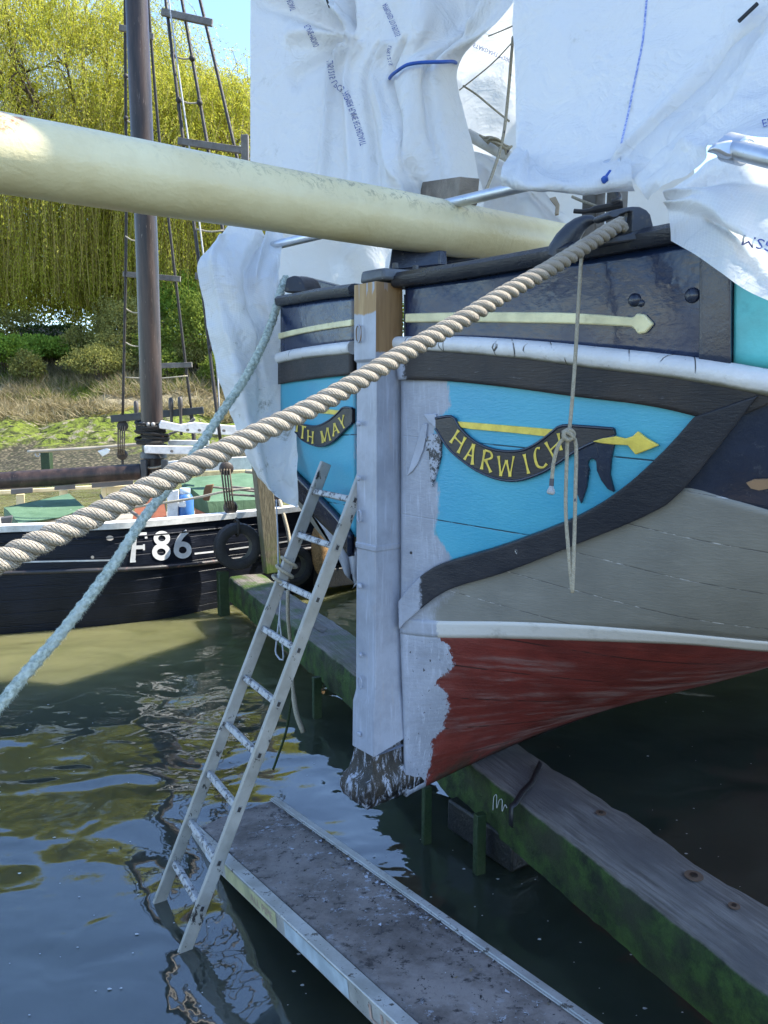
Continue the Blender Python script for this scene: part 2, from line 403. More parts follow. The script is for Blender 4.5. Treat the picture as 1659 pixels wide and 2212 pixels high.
def mat_red(pts, sgn=1):
    t = NT('red_antifouling' if sgn > 0 else 'red_antifouling_starboard')
    u = t.sep('UV')
    n = t.noise(4, 7); c = t.mix(t.mapr(n, 0.3, 0.7), (0.10, 0.018, 0.014), (0.17, 0.030, 0.023))
    # worn streaks following the planks
    q = t.node('ShaderNodeCombineXYZ'); t.l.new(t.math('MULTIPLY', u[0], 1.3), q.inputs[0]); t.l.new(t.math('MULTIPLY', u[1], 15), q.inputs[1])
    nz = t.node('ShaderNodeTexNoise'); t.l.new(q.outputs[0], nz.inputs['Vector']); nz.inputs['Scale'].default_value = 1.4; nz.inputs['Detail'].default_value = 9; nz.inputs['Roughness'].default_value = 0.62
    stk = nz.outputs[0]
    zone = t.math('MULTIPLY', t.mapr(u[0], 0.05, 0.5), t.mapr(u[1], 1.22, 1.08))
    patch = t.mapr(t.noise(2.1, 5, stretch=(1, 1, 2.2)), .40, .62)
    c = t.mix(t.math('MULTIPLY', t.mapr(stk, 0.44, 0.66), t.math('MULTIPLY', t.math('MULTIPLY', zone, patch), 0.95)), c, (0.23, 0.155, 0.15))
    sf = t.math('ABSOLUTE', t.math('SUBTRACT', t.math('FRACT', t.math('MULTIPLY', t.math('ADD', u[1], t.math('MULTIPLY', u[0], .06)), 1 / .17)), .5)); c = t.mix(t.math('MULTIPLY', t.mapr(sf, .03, .01), t.mapr(t.noise(8, 5), .42, .55)), c, (0.035, 0.012, 0.010))
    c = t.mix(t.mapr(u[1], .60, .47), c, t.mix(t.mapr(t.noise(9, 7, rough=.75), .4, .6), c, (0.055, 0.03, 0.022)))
    c = t.mix(t.mapr(stk, 0.70, 0.74), c, (0.05, 0.02, 0.018))
    c = t.mix(t.mapr(t.noise(70, 5, rough=0.8, stretch=(1, 1, 0.7)), 0.75, 0.77), c, (0.5, 0.45, 0.46))
    pm = curve_mask(t, pts, amp=0.11, soft=0.006, nscale=16)
    drip = t.math('MULTIPLY', t.mapr(t.noise(42, 4, stretch=(1, 1, 0.12), rough=0.6), 0.60, 0.64), t.math('MULTIPLY', t.mapr(u[0], 0.24, 0.17), t.mapr(u[1], 0.86, 0.72)))
    pc = t.mix(t.mapr(t.noise(60, 4, stretch=(1, 1, 0.6)), 0.66, 0.7), primer_part(t), (0.05, 0.05, 0.06))
    c = t.mix(t.math('MAXIMUM', pm, drip), c, pc)
    hh = t.math('ADD', t.math('MULTIPLY', stk, 1.5), t.noise(36, 7, rough=0.7))
    return t.fin(c, t.mapr(stk, 0.3, 0.7, 0.36, 0.6), t.bump(hh, 0.45, 0.009))
M_NAVY = paint('navy_gloss', (0.014, 0.02, 0.042), dirt=(0.10, 0.11, 0.12), dirt_amt=0.35, rough=0.22, bump=0.3, scale=9, spec=0.6)
M_CAP = paint('rail_cap_black', (0.016, 0.018, 0.026), dirt=(0.14, 0.14, 0.14), dirt_amt=0.45, rough=0.3, bump=0.4, grain=(1, 1, 4), chips=(14, 0.70), chipcol=(0.2, 0.22, 0.24))
M_IRON = paint('cast_iron_black', (0.03, 0.033, 0.042), dirt=(0.16, 0.13, 0.08), dirt_amt=0.5, rough=0.34, bump=0.55, gscale=30, scale=12, chips=(20, 0.71), chipcol=(0.16, 0.15, 0.13))
M_CREAM = paint('cream_moulding', CREAM, dirt=(0.28, 0.23, 0.12), dirt_amt=0.5, rough=0.4, scale=9)
def mat_strake():
    t = NT('rubbing_strake_white'); n = t.noise(6, 8, rough=.7); c = t.mix(t.mapr(n, .35, .7), (0.60, 0.60, 0.62), (0.72, 0.72, 0.74))
    c = t.mix(t.math('MULTIPLY', t.mapr(t.noise(15, 9, rough=.8), .56, .68), .6), c, (0.25, 0.23, 0.19))
    ed = t.voro(7.5, (1, 1, .18), 'DISTANCE_TO_EDGE').outputs['Distance']; cr_ = t.math('MULTIPLY', t.mapr(ed, .020, .004), t.mapr(t.noise(8, 5), .48, .56)); c = t.mix(cr_, c, (0.04, 0.038, 0.035))
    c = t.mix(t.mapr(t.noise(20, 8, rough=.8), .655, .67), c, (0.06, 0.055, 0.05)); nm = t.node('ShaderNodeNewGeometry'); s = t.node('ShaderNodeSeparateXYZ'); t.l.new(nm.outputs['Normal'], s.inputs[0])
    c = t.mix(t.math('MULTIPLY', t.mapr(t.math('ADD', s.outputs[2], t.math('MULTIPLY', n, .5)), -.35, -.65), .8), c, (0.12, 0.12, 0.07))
    return t.fin(c, t.mapr(n, .3, .7, .35, .55), t.bump(t.math('SUBTRACT', t.noise(30, 7), t.math('MULTIPLY', cr_, 2)), .5, .008))
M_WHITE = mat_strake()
M_YEL = paint('yellow_lettering', (0.72, 0.56, 0.10), dirt=(0.3, 0.24, 0.08), dirt_amt=0.4, rough=0.4, scale=20)
M_SCROLL = paint('scroll_black', (0.024, 0.022, 0.026), dirt=(0.09, 0.085, 0.085), dirt_amt=0.5, rough=0.35, grain=(1, 1, 5), scale=14)
M_DARKHULL = paint('dark_hull_inside', (0.02, 0.02, 0.022))
M_TURQ = paint('turquoise_topsides', (0.10, 0.47, 0.52), dirt=(0.05, 0.2, 0.25), dirt_amt=0.35, rough=0.4, scale=5)
def mat_stem():
    t = NT('primed_stem_timber'); g = t.sep('Generated') ; o = t.node('ShaderNodeNewGeometry')
    z = t.node('ShaderNodeSeparateXYZ'); t.l.new(o.outputs['Position'], z.inputs[0]); z = z.outputs
    nrm = t.node('ShaderNodeSeparateXYZ'); t.l.new(t.tc.outputs['Normal'], nrm.inputs[0])
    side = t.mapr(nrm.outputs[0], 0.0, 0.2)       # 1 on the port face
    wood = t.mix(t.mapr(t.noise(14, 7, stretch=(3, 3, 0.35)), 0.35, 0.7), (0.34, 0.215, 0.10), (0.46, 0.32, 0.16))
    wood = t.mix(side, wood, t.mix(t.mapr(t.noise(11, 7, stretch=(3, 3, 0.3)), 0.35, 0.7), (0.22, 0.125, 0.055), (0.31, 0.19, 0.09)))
    pr = primer_part(t)
    pr = t.mix(t.math('MULTIPLY', t.mapr(t.noise(24, 6, stretch=(2, 2, 0.2)), 0.6, 0.72), 0.35), pr, (0.42, 0.36, 0.33))
    nz = t.math('MULTIPLY', t.math('SUBTRACT', t.noise(17, 8, rough=0.7, stretch=(1, 1, 0.5)), 0.5), 0.05)
    lim = t.math('SUBTRACT', 2.565, t.math('MULTIPLY', side, 0.155))
    m = t.mapr(t.math('SUBTRACT', t.math('ADD', z[2], nz), lim), 0.004, -0.004)
    dr = t.math('MULTIPLY', t.mapr(t.noise(38, 3, stretch=(1, 1, 0.02)), 0.56, 0.60), t.mapr(t.math('ADD', z[2], t.math('MULTIPLY', t.noise(14, 2, stretch=(1, 1, 0.01)), 0.30)), 2.80, 2.81))
    dr = t.math('MULTIPLY', dr, t.math('SUBTRACT', 1.0, t.math('MULTIPLY', side, 0.7)))
    topl = t.mapr(z[2], 2.706, 2.712)
    m = t.math('MAXIMUM', m, t.math('MAXIMUM', dr, topl))
    c = t.mix(m, wood, pr)
    c = t.mix(t.mapr(t.noise(30, 7, rough=0.8), 0.735, 0.75), c, (0.30, 0.32, 0.40))
    return t.fin(c, t.math('ADD', 0.34, t.math('MULTIPLY', t.math('SUBTRACT', 1.0, m), 0.3)), t.bump(t.noise(26, 7, stretch=(2, 2, 0.5), rough=0.7), 0.3, 0.006))
def mat_rot():
    t = NT('tarred_forefoot')
    n = t.noise(9, 9, rough=0.75); c = t.mix(t.mapr(n, 0.4, 0.7), (0.006, 0.0055, 0.006), (0.045, 0.033, 0.023))
    m = t.mapr(t.noise(30, 8, stretch=(1, 1, 0.30), rough=0.78, dist=0.6), 0.52, 0.56); m = t.math('MULTIPLY', m, t.mapr(t.noise(11, 6, rough=.7), .36, .52))
    c = t.mix(m, c, PRIM); return t.fin(c, 0.4, t.bump(t.noise(22, 9, rough=0.8), .6, 0.012))

# ------------------------------------------------------------------ barge: assembly
barge = thing('sailing_barge', 'large blunt bowed sailing barge with turquoise name panels, red bottom and cream bowsprit', 'sailing barge', tuple(ROOT) [:2] + (0.45,))
# inner shell: closes the hull behind the painted planking (both sides), with a deck
mb = MB(); nl = len(LS)
for sgn in (1, -1):
    Pg = [[hull_pt(i, t, sgn, 0.10) for t in np.linspace(0.0, 0.98, 24)] for i in range(0, nl, 2)]
    Pg.append([p + A * 9 for p in Pg[-1]])
    mb.grid(Pg, flip=(sgn < 0))
part('hull_shell', mb, M_DARKHULL, barge, solid=0.02)
mb = MB(); L_ = [hull_pt(i, 0.80, 1, 0.08) for i in range(0, nl, 3)]; R_ = [hull_pt(i, 0.80, -1, 0.08) for i in range(0, nl, 3)]
mb.grid([[a, b] for a, b in zip(L_ + [L_[-1] + A * 9], R_ + [R_[-1] + A * 9])])
part('deck', mb, paint('deck_planks', (0.25, 0.22, 0.18), grain=(1, 6, 1)), barge)
mb = MB(); L_ = [hull_pt(i, 0.02, 1) for i in range(0, nl, 3)]; R_ = [hull_pt(i, 0.02, -1) for i in range(0, nl, 3)]
mb.grid([[a, b] for a, b in zip(L_ + [L_[-1] + A * 9], R_ + [R_[-1] + A * 9])])
part('bottom_planking', mb, M_DARKHULL, barge)

T_RAIL = [(862, 623), (1000, 604), (1200, 572), (1400, 538), (1480, 524), (1580, 505), (1760, 474)]
T_WTOP = [(858, 727), (1000, 727), (1150, 736), (1300, 750), (1450, 766), (1570, 782), (1760, 816)]
T_WBOT = [(858, 757), (1000, 765), (1150, 779), (1300, 799), (1450, 817), (1600, 843), (1760, 878)]
T_BTOP = [(866, 820), (970, 823), (1100, 836), (1250, 856), (1400, 874), (1506, 897)]
T_LIN = [(866, 1296), (890, 1266), (950, 1219), (1100, 1171), (1250, 1112), (1350, 1050), (1440, 970), (1506, 897)]
T_LOUT = [(866, 1356), (890, 1332), (970, 1272), (1100, 1229), (1250, 1170), (1400, 1108), (1470, 1062), (1560, 955), (1640, 850)]
def cut(line, x0, x1, n=14):
    L = cr(line, 200); L = L[(L[:, 0] >= x0 - 1) & (L[:, 0] <= x1 + 1)]; return [tuple(q) for q in L[np.linspace(0, len(L) - 1, n).astype(int)]]
bul = part('bulwark', band(cut(T_RAIL, 876, 1578, 20), [(x, y + 4) for x, y in cut(T_WTOP, 876, 1578, 20)], 90, 16), mat_bulwark(), barge, 180, solid=0.03)
part('topside_planking', band(cut(T_RAIL, 1582, 1740, 8), [(x, y + 4) for x, y in cut(T_WTOP, 1582, 1740, 8)], 20, 10, off=-0.012), M_TURQ, barge, 180, solid=0.03)
part('bulwark_edge_trim', band([(1514, 540), (1582, 530)], [(1512, 778), (1580, 790)], 8, 12, off=0.012), M_NAVY, barge, 60, solid=0.03, bevel=0.004)
# panel, bands and bottom
prim_panel = lz([(966, 824), (969, 850), (972, 880), (950, 900), (940, 930), (930, 990), (948, 1060), (947, 1110), (938, 1150), (962, 1185), (975, 1205)])
LINm = [(x, y + 6) for x, y in T_LIN]
panel = part('bow_panel', band([(866, y) if i == 0 else (x, y - 5) for i, (x, y) in enumerate(T_BTOP)], LINm, 100, 40), mat_panel(1, prim_panel), barge, 180, solid=0.03)
part('upper_band', band([(x, y - 6) for x, y in T_WBOT[:-1]][:6] + [(1690, 858)], [(866, 820), (970, 823), (1100, 836), (1250, 856), (1400, 874), (1506, 897), (1560, 915)], 90, 8, off=0.018), mat_woodband(), barge, 180, solid=0.03)
part('sheer_planking', band([(1506, 897), (1600, 852), (1740, 872)], [(1450, 1085), (1560, 1092), (1740, 1130)], 40, 14, off=-0.004), M_NAVY, barge, 180, solid=0.03)
t = NT('worn_lower_band'); g = t.noise(16, 7, stretch=(1.5, 1.5, 4), rough=0.7); u = t.sep('UV')
c = t.mix(t.mapr(t.noise(3, 6), 0.35, 0.65), (0.020, 0.022, 0.030), (0.038, 0.038, 0.046))
c = t.mix(t.mapr(t.noise(19, 8, rough=0.8), 0.68, 0.70), c, (0.62, 0.63, 0.66))
c = t.mix(t.mapr(t.math('ADD', u[0], t.math('MULTIPLY', t.noise(14, 8, rough=0.75), 0.12)), 0.235, 0.215), c, primer_part(t))
M_LB = t.fin(c, 0.36, t.bump(g, 0.5, 0.008), spec=.3)
part('lower_band', band(T_LIN, T_LOUT, 110, 9, off=0.03), M_LB, barge, 180, solid=0.035, bevel=0.004)
T_WL1 = [(864, 1334), (945, 1341), (1100, 1343), (1250, 1350), (1450, 1366), (1659, 1386), (1740, 1388)]
T_WL2 = [(864, 1368), (945, 1376), (1100, 1378), (1300, 1384), (1500, 1392), (1659, 1406), (1740, 1400)]
lo_top = [(864, 1340), (890, 1325), (970, 1262), (1100, 1219), (1250, 1160), (1400, 1098), (1470, 1055), (1580, 1080), (1750, 1130)]
prim_low = lz([(1000, 1250), (960, 1290), (935, 1320), (935, 1345)])
prim_red = lz([(945, 1348), (948, 1378), (975, 1400), (978, 1440), (958, 1458), (940, 1478), (968, 1500), (966, 1545), (958, 1572), (935, 1598), (931, 1640), (922, 1690)])
part('lower_planking', band(lo_top, [(x, y + 2) for x, y in T_WL1], 90, 20), mat_lower(1, prim_low), barge, 180, solid=0.02)
part('waterline_stripe', band(T_WL1, T_WL2, 90, 5, off=0.004), mat_white(prim_red), barge, 180, solid=0.02)
T_KEEL = [(878, 1722), (905, 1706), (1050, 1636), (1150, 1593), (1270, 1547), (1400, 1508), (1500, 1485), (1570, 1467), (1650, 1445), (1740, 1415)]
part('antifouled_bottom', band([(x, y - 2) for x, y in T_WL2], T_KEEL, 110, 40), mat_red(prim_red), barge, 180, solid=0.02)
# keel lip: the real lower edge, closes under the planking
mb = MB(); e = [hit(x, y - 4)[0] for x, y in cr(T_KEEL[:8], 40)]
# starboard side
S_RAIL = [(764, 639), (700, 646), (640, 655), (606, 660)]; S_WT = [(764, 738), (700, 746), (640, 755), (606, 762)]
S_WB = [(764, 764), (700, 770), (640, 778), (606, 786)]; S_PT = [(764, 810), (700, 816), (640, 824), (606, 830)]
S_LI = [(766, 1156), (740, 1118), (700, 1075), (640, 1015), (606, 985)]; S_LO = [(766, 1200), (740, 1163), (700, 1122), (640, 1062), (606, 1032)]
part('bulwark', band(S_RAIL, [(x, y + 4) for x, y in S_WT], 24, 10, -1), MATS['bulwark_black_paint'], barge, 180, solid=0.03)
mb = MB(); mb.tube([hit(x, (y + y2) / 2, -1, 0.004)[0] for (x, y), (x2, y2) in zip(cr(S_WT, 24), cr(S_WB, 24))], 0.03, 12); part('rubbing_strake', mb, M_WHITE, barge, 60)
part('upper_band', band([(x, y - 6) for x, y in S_WB], S_PT, 24, 8, -1, 0.015), MATS['worn_black_wood_band'], barge, 180, solid=0.03)
part('bow_panel', band([(x, y - 4) for x, y in S_PT], [(x, y + 4) for x, y in S_LI], 30, 24, -1), mat_panel(-1, lz([(766, 900), (766, 1000)], -1)), barge, 180, solid=0.03)
part('lower_band', band(S_LI, S_LO, 24, 8, -1, 0.03), M_NAVY, barge, 180, solid=0.03)
part('lower_planking', band([(x, y - 8) for x, y in S_LO], [(768, 1330), (760, 1250), (752, 1200), (745, 1165)], 20, 14, -1), paint('starboard_primer', PRIM, dirt_amt=0.3), barge, 180, solid=0.02)
# planking carried on aft, past the surveyed bow
M_AFT = {'topside_planking': M_TURQ, 'rubbing_strake': M_WHITE, 'sheer_planking': M_NAVY, 'lower_planking': paint('aft_grey_planking', (0.20, 0.20, 0.19), dirt_amt=.3, scale=3), 'waterline_stripe': paint('aft_white_stripe', (0.55, 0.54, 0.53), dirt_amt=.4), 'antifouled_bottom': paint('aft_red_bottom', (0.16, 0.03, 0.022), dirt=(0.2, 0.13, 0.12), dirt_amt=.6, scale=3)}
for sgn, i0 in ((1, 37), (-1, 29)):
    for nm, za, zb_, ins in (('topside_planking', 2.36, 2.70, .024), ('rubbing_strake', 2.25, 2.37, .004), ('sheer_planking', 1.66, 2.26, .024), ('lower_planking', 1.32, 1.67, .022), ('waterline_stripe', 1.24, 1.33, .021), ('antifouled_bottom', .45, 1.25, .022)):
        Pg = [[hull_pt(i, (zz - ZK) / ZH, sgn, ins) for zz in np.linspace(za, zb_, 9)] for i in range(i0, len(LS), 3)]; Pg.append([p + A * 9 for p in Pg[-1]])
        mb = MB(); mb.grid(Pg, flip=(sgn < 0)); part(nm, mb, M_AFT[nm], barge, 180)
# cream arrow mouldings
CT = [(880, 678), (1000, 675), (1150, 675), (1250, 677), (1372, 686)]; CB = [(880, 697), (1000, 696), (1150, 698), (1250, 700), (1368, 706)]
ctr = [((a[0] + b[0]) / 2, (a[1] + b[1]) / 2) for a, b in zip(CT, CB)]
arrow_t = [tuple(q) for q in cr(CT, 30)]; arrow_b = [tuple(q) for q in cr(CB, 30)]
mo = part('arrow_moulding', poly_on_hull(arrow_t + [(1380, 677), (1396, 680), (1414, 700), (1398, 719), (1383, 722), (1376, 712)] + arrow_b[::-1], 1, 0.016, 0.02), M_CREAM, barge, 30, bevel=0.005)
S_CT = [(764, 690), (700, 700), (640, 712), (606, 720)]; S_CB = [(764, 704), (700, 713), (640, 724), (606, 733)]
part('arrow_moulding', poly_on_hull([tuple(q) for q in cr(S_CT, 12)] + [tuple(q) for q in cr(S_CB, 12)][::-1], -1, 0.014, 0.018), M_CREAM, barge, 30, bevel=0.004)
# white rubbing strake (half round)
mb = MB(); a = cr([(x, y) for x, y in T_WTOP], 120); b = cr(T_WBOT, 120); ring = 9; Pg = []
for i in range(120):
    row = []; pa, pb = hit(*a[i])[0], hit(*b[i])[0]; nr = hit(*((a[i] + b[i]) / 2))[3]; c_ = (pa + pb) / 2; hh = (pa - pb) / 2
    for k in range(ring):
        th = math.pi * k / (ring - 1); row.append(c_ + hh * (math.cos(th) * 1.02) + nr * (math.sin(th) * hh.length * 1.15))
    Pg.append(row)
mb.grid(Pg, flip=True); mb.add(Pg[0], [tuple(range(ring))])
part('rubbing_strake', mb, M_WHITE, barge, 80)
# rail cap and its beadings
def rail(line, sgn, depth_in, h, off, name, mat, x0=None):
    mb = MB(); rows = []
    for x, y in cr(line, 70):
        q, l, z, nr = hit(x, y, sgn); nh = Vector((nr.x, nr.y, 0)).normalized()
        o0 = q + nh * off; i0 = q - nh * depth_in
        rnd = 0.35 * h
        rows.append([o0 - nh * 0.012, o0 + UP * 0.008, o0 + UP * (h - rnd) + nh * 0.004, o0 + UP * (h - 0.005) - nh * 0.012, o0 + UP * h - nh * 0.03, i0 + UP * h, i0])
    n = len(rows[0]); mb.grid([r + [r[0]] for r in rows])
    mb.add(rows[0], [tuple(range(n))]); mb.add(rows[-1], [tuple(range(n - 1, -1, -1))])
    return part(name, mb, mat, barge, 50)
rail(T_RAIL, 1, 0.16, 0.062, 0.045, 'rail_cap', M_CAP)
rail([(766, 640), (700, 647), (640, 657), (606, 662)], -1, 0.12, 0.055, 0.03, 'rail_cap', M_CAP)
# stem post
mb = MB(); lv = [(607, .142, 0, 0), (775, .15, 0, 0), (781, .15, -.010, -.004), (1000, .165, -.010, -.004), (1180, .195, -.010, -.002), (1182, .196, -.006, 0), (1192, .197, -.006, 0), (1194, .198, -.011, -.003), (1400, .232, -.010, -.002), (1508, .255, -.010, -.002), (1534, .262, 0.002, 0.005), (1634, .275, 0.004, 0.007)]
rows = []
for y, d, fw, sd in lv:
    fr = FR(y) - A * (fw + 0.0) + P_ * sd; fl = FR(y) - P_ * (SW - sd * 0 + fw * 0.6) - A * fw; bv = 0.016
    z = fr.z; br = FR(y) + P_ * sd + A * d; bl = FR(y) - P_ * SW + A * (d - .02)
    row = [fr, fl + P_ * bv, fl + A * bv, bl, br]
    for q in row: q.z = z
    rows.append(row)
sh = [r + [r[0]] for r in rows]
# the painted sleeve ends on a slanted line: higher aft
for q, dz in ((3, .06), (4, .055), (2, .02)): sh[-1][q] = sh[-1][q] + UP * dz
mb.grid(sh, flip=False); mb.add(rows[0], [(0, 1, 2, 3, 4)]); mb.add(rows[-1], [(4, 3, 2, 1, 0)])
bm = bmesh.new(); me = mb.mesh('tmp'); bm.from_mesh(me); bmesh.ops.remove_doubles(bm, verts=bm.verts, dist=1e-5); bmesh.ops.recalc_face_normals(bm, faces=bm.faces); bm.verts.index_update()
mb = MB(); mb.v = [tuple(v.co) for v in bm.verts]; mb.f = [tuple(v.index for v in f.verts) for f in bm.faces]; bm.free()
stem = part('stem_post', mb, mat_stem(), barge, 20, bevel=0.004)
mb = MB(); rows = []
for k, (dy, gr, fwd, dd) in enumerate([(1596, -.014, -.016, .265), (1620, -.014, -.016, .265), (1640, -.012, -.014, .268), (1662, -.008, -.008, .28), (1684, -.002, .006, .295), (1692, .004, .034, .30), (1706, .008, .046, .305), (1722, .008, .046, .31), (1736, .004, .036, .305), (1748, -.014, .012, .295)]):
    c0 = FR(dy); z = c0.z; cor = [c0 + P_ * gr - A * (.008 + fwd), c0 - P_ * (SW + gr) - A * (.008 + fwd), c0 - P_ * (SW + gr) + A * dd, c0 + P_ * gr + A * dd]; row = []
    for e in range(4):
        for m_ in range(9):
            p = cor[e].lerp(cor[(e + 1) % 4], m_ / 9); p.z = z; nz_ = Vector((mnoise.noise(p * 16), mnoise.noise(p * 16 + Vector((9, 0, 0))), mnoise.noise(p * 16 + Vector((0, 7, 0))))) * .007 + Vector((mnoise.noise(p * 55), mnoise.noise(p * 55 + Vector((4, 0, 0))), 0)) * .004
            row.append(p + nz_)
    rows.append(row)
mb.grid([r + [r[0]] for r in rows], flip=True); mb.add(rows[-1], [tuple(range(36))])
part('forefoot', mb, mat_rot(), barge, 55)
# bolt heads and recess on the stem face
def on_stem(px, py):
    r = ray(px, py); n = -A; o = FR(py) - A * 0.0105; k = (o - CAM).dot(n) / r.dot(n); return CAM + r * k
for (x, y, rr) in ((774, 915, .012), (774, 1033, .012), (776, 1266, .013), (778, 1415, .010), (776, 1586, .011)):
    c0 = on_stem(x, y); pts = [c0 - A * k for k in (-.004, .002, .0045, .0055)]; mb = MB()
    mb.tube(pts, [rr, rr, rr * .8, rr * .3], 14); part('bolt_head', mb, MATS['primed_stem_timber'], stem, 50)
def recess(px, py, w_, h_, name='recess'):
    c0 = on_stem(px, py); o2 = []
    for a in np.linspace(0, 2 * math.pi, 29)[:-1]:
        o2.append(c0 + P_ * (w_ * math.cos(a)) + UP * (h_ * math.copysign(abs(math.sin(a)) ** 0.7, math.sin(a))))
    mb = MB(); n = len(o2)
    mb.tube(o2, 0.0035, 6, closed=True); return mb
t = NT('primer_groove'); M_GROOVE = t.fin(t.mix(t.noise(20), tuple(k * .78 for k in PRIM), tuple(k * .62 for k in PRIM)), 0.5)
for (x, y, a_, b_) in ((774, 721, .016, .034), (776, 1115, .013, .024), (777, 1475, .013, .026)):
    part('recess_rim', recess(x, y, a_, b_), MATS['primed_stem_timber'], stem, 60)
# name scrolls with hand cut letters
def Z7(p): return (796.3 + p[0] / 2.5, 796.3 + p[1] / 2.5)
def Z5(p): return (398 + p[0] / 3.125, 531 + p[1] / 3.125)
sc_top = [(372, 268), (462, 258), (500, 315), (570, 382), (650, 424), (740, 443), (830, 440), (900, 412), (965, 368), (1012, 330), (1060, 305), (1200, 312), (1333, 322)]
sc_bot = [(372, 322), (405, 375), (450, 437), (520, 497), (600, 550), (700, 590), (790, 601), (870, 586), (960, 550), (1040, 500), (1125, 443), (1230, 392), (1341, 358)]
def scroll(tops, bots, Zf, sgn, label=None):
    a = [Zf(p) for p in cr(tops, 40)]; b = [Zf(p) for p in cr(bots, 40)]
    o = part('name_scroll', poly_on_hull(a + b[::-1], sgn, 0.014, 0.018), M_SCROLL, barge, 30, bevel=0.004)
    mb = MB(); mb.tube([hit(x, y, sgn, 0.013)[0] for x, y in a], 0.0055, 8); mb.tube([hit(x, y, sgn, 0.013)[0] for x, y in b], 0.0055, 8)
    part('scroll_edge', mb, M_NAVY, o, 60); return o
def stroke_mesh(strokes, Zf, sgn, off):
    """strokes: list of polylines of (x, y, halfwidth) in surveyed units"""
    mb = MB()
    for st in strokes:
        P = cr(st, max(8, 6 * len(st)));
        L, Rr = [], []
        for i in range(len(P)):
            d = P[min(i + 1, len(P) - 1)][:2] - P[max(i - 1, 0)][:2]; d = d / max(np.linalg.norm(d), 1e-6); n_ = np.array((-d[1], d[0]))
            L.append(P[i][:2] + n_ * P[i][2]); Rr.append(P[i][:2] - n_ * P[i][2])
        rows = [[hit(*Zf(q), sgn, off)[0] for q in L], [hit(*Zf(q), sgn, off + 0.0015)[0] for q in (np.array(L) + np.array(Rr)) / 2], [hit(*Zf(q), sgn, off)[0] for q in Rr]]
        mb.grid(rows)
    return mb
def ln(x0, y0, x1, y1, wd=6.0, fl=1.55):
    m = ((x0 + x1) / 2, (y0 + y1) / 2)
    return [(x0, y0, wd * fl), (x0 + (x1 - x0) * .22, y0 + (y1 - y0) * .22, wd), (m[0], m[1], wd * .85), (x0 + (x1 - x0) * .78, y0 + (y1 - y0) * .78, wd), (x1, y1, wd * fl)]
s1 = scroll(sc_top, sc_bot, Z7, 1)
har = [ln(500, 330, 455, 398), ln(536, 368, 496, 452), ln(478, 368, 518, 408, 4.5),
       ln(580, 405, 530, 488, 5), ln(580, 405, 572, 515, 6.5), ln(550, 462, 578, 472, 4),
       ln(640, 437, 622, 540), [(640, 437, 5), (672, 450, 5), (676, 478, 6), (634, 492, 4)], ln(645, 492, 672, 556, 6),
       ln(714, 468, 726, 575, 5.5), ln(726, 575, 756, 490, 4), ln(756, 490, 776, 578, 5.5), ln(776, 578, 796, 468, 4),
       ln(852, 458, 876, 562, 6),
       [(938, 426, 7), (918, 428, 4), (910, 470, 7), (925, 520, 7), (955, 528, 5), (975, 508, 8)],
       ln(968, 394, 1018, 485, 6), ln(1036, 345, 1052, 436, 6), ln(990, 440, 1048, 384, 4.5)]
part('lettering', stroke_mesh(har, Z7, 1, 0.016), M_YEL, s1, 180)
s2 = scroll([(765, 1190), (800, 1202), (900, 1216), (980, 1186), (1050, 1132), (1090, 1092), (1150, 1096)], [(765, 1252), (812, 1306), (900, 1346), (965, 1344), (1030, 1310), (1100, 1240), (1150, 1196)], Z5, -1)
may = [ln(786, 1182, 776, 1252, 5), ln(800, 1202, 842, 1222, 5), ln(822, 1212, 814, 1298, 6), ln(856, 1240, 854, 1318, 5), ln(888, 1250, 884, 1332, 5), ln(856, 1282, 886, 1290, 4),
       ln(944, 1248, 954, 1328, 5), ln(944, 1248, 968, 1318, 5), ln(968, 1318, 986, 1226, 4), ln(986, 1226, 1006, 1312, 5), ln(1032, 1196, 1026, 1284, 4.5), ln(1032, 1196, 1064, 1262, 5.5), ln(1030, 1252, 1050, 1240, 3.5), ln(1062, 1160, 1084, 1196, 5), ln(1096, 1140, 1084, 1196, 4), ln(1084, 1196, 1100, 1230, 5)]
part('lettering', stroke_mesh(may[:6], Z5, -1, 0.016), M_YEL, s2, 180); part('lettering', stroke_mesh(may[6:], Z5, -1, 0.016), M_YEL, s2, 180)
# spears
def hp(poly, Zf, sgn, off, th): return poly_on_hull([Zf(p) for p in poly], sgn, off, th)
part('spear_moulding', hp([(478, 284), (560, 290), (780, 308), (1016, 328), (975, 365), (780, 345), (560, 326), (500, 316)], Z7, 1, 0.010, 0.012), M_YEL, barge, 30, bevel=0.003)
part('spear_moulding', hp([(1222, 388), (1280, 370), (1345, 360), (1400, 372), (1440, 358), (1466, 333), (1510, 368), (1580, 408), (1520, 432), (1455, 458), (1432, 432), (1412, 408), (1330, 404), (1270, 398)], Z7, 1, 0.020, 0.012), M_YEL, barge, 30, bevel=0.003)
part('spear_moulding', hp([(880, 1096), (960, 1102), (1070, 1112), (1050, 1142), (960, 1132), (880, 1124)], Z5, -1, 0.010, 0.012), M_YEL, barge, 30, bevel=0.003)
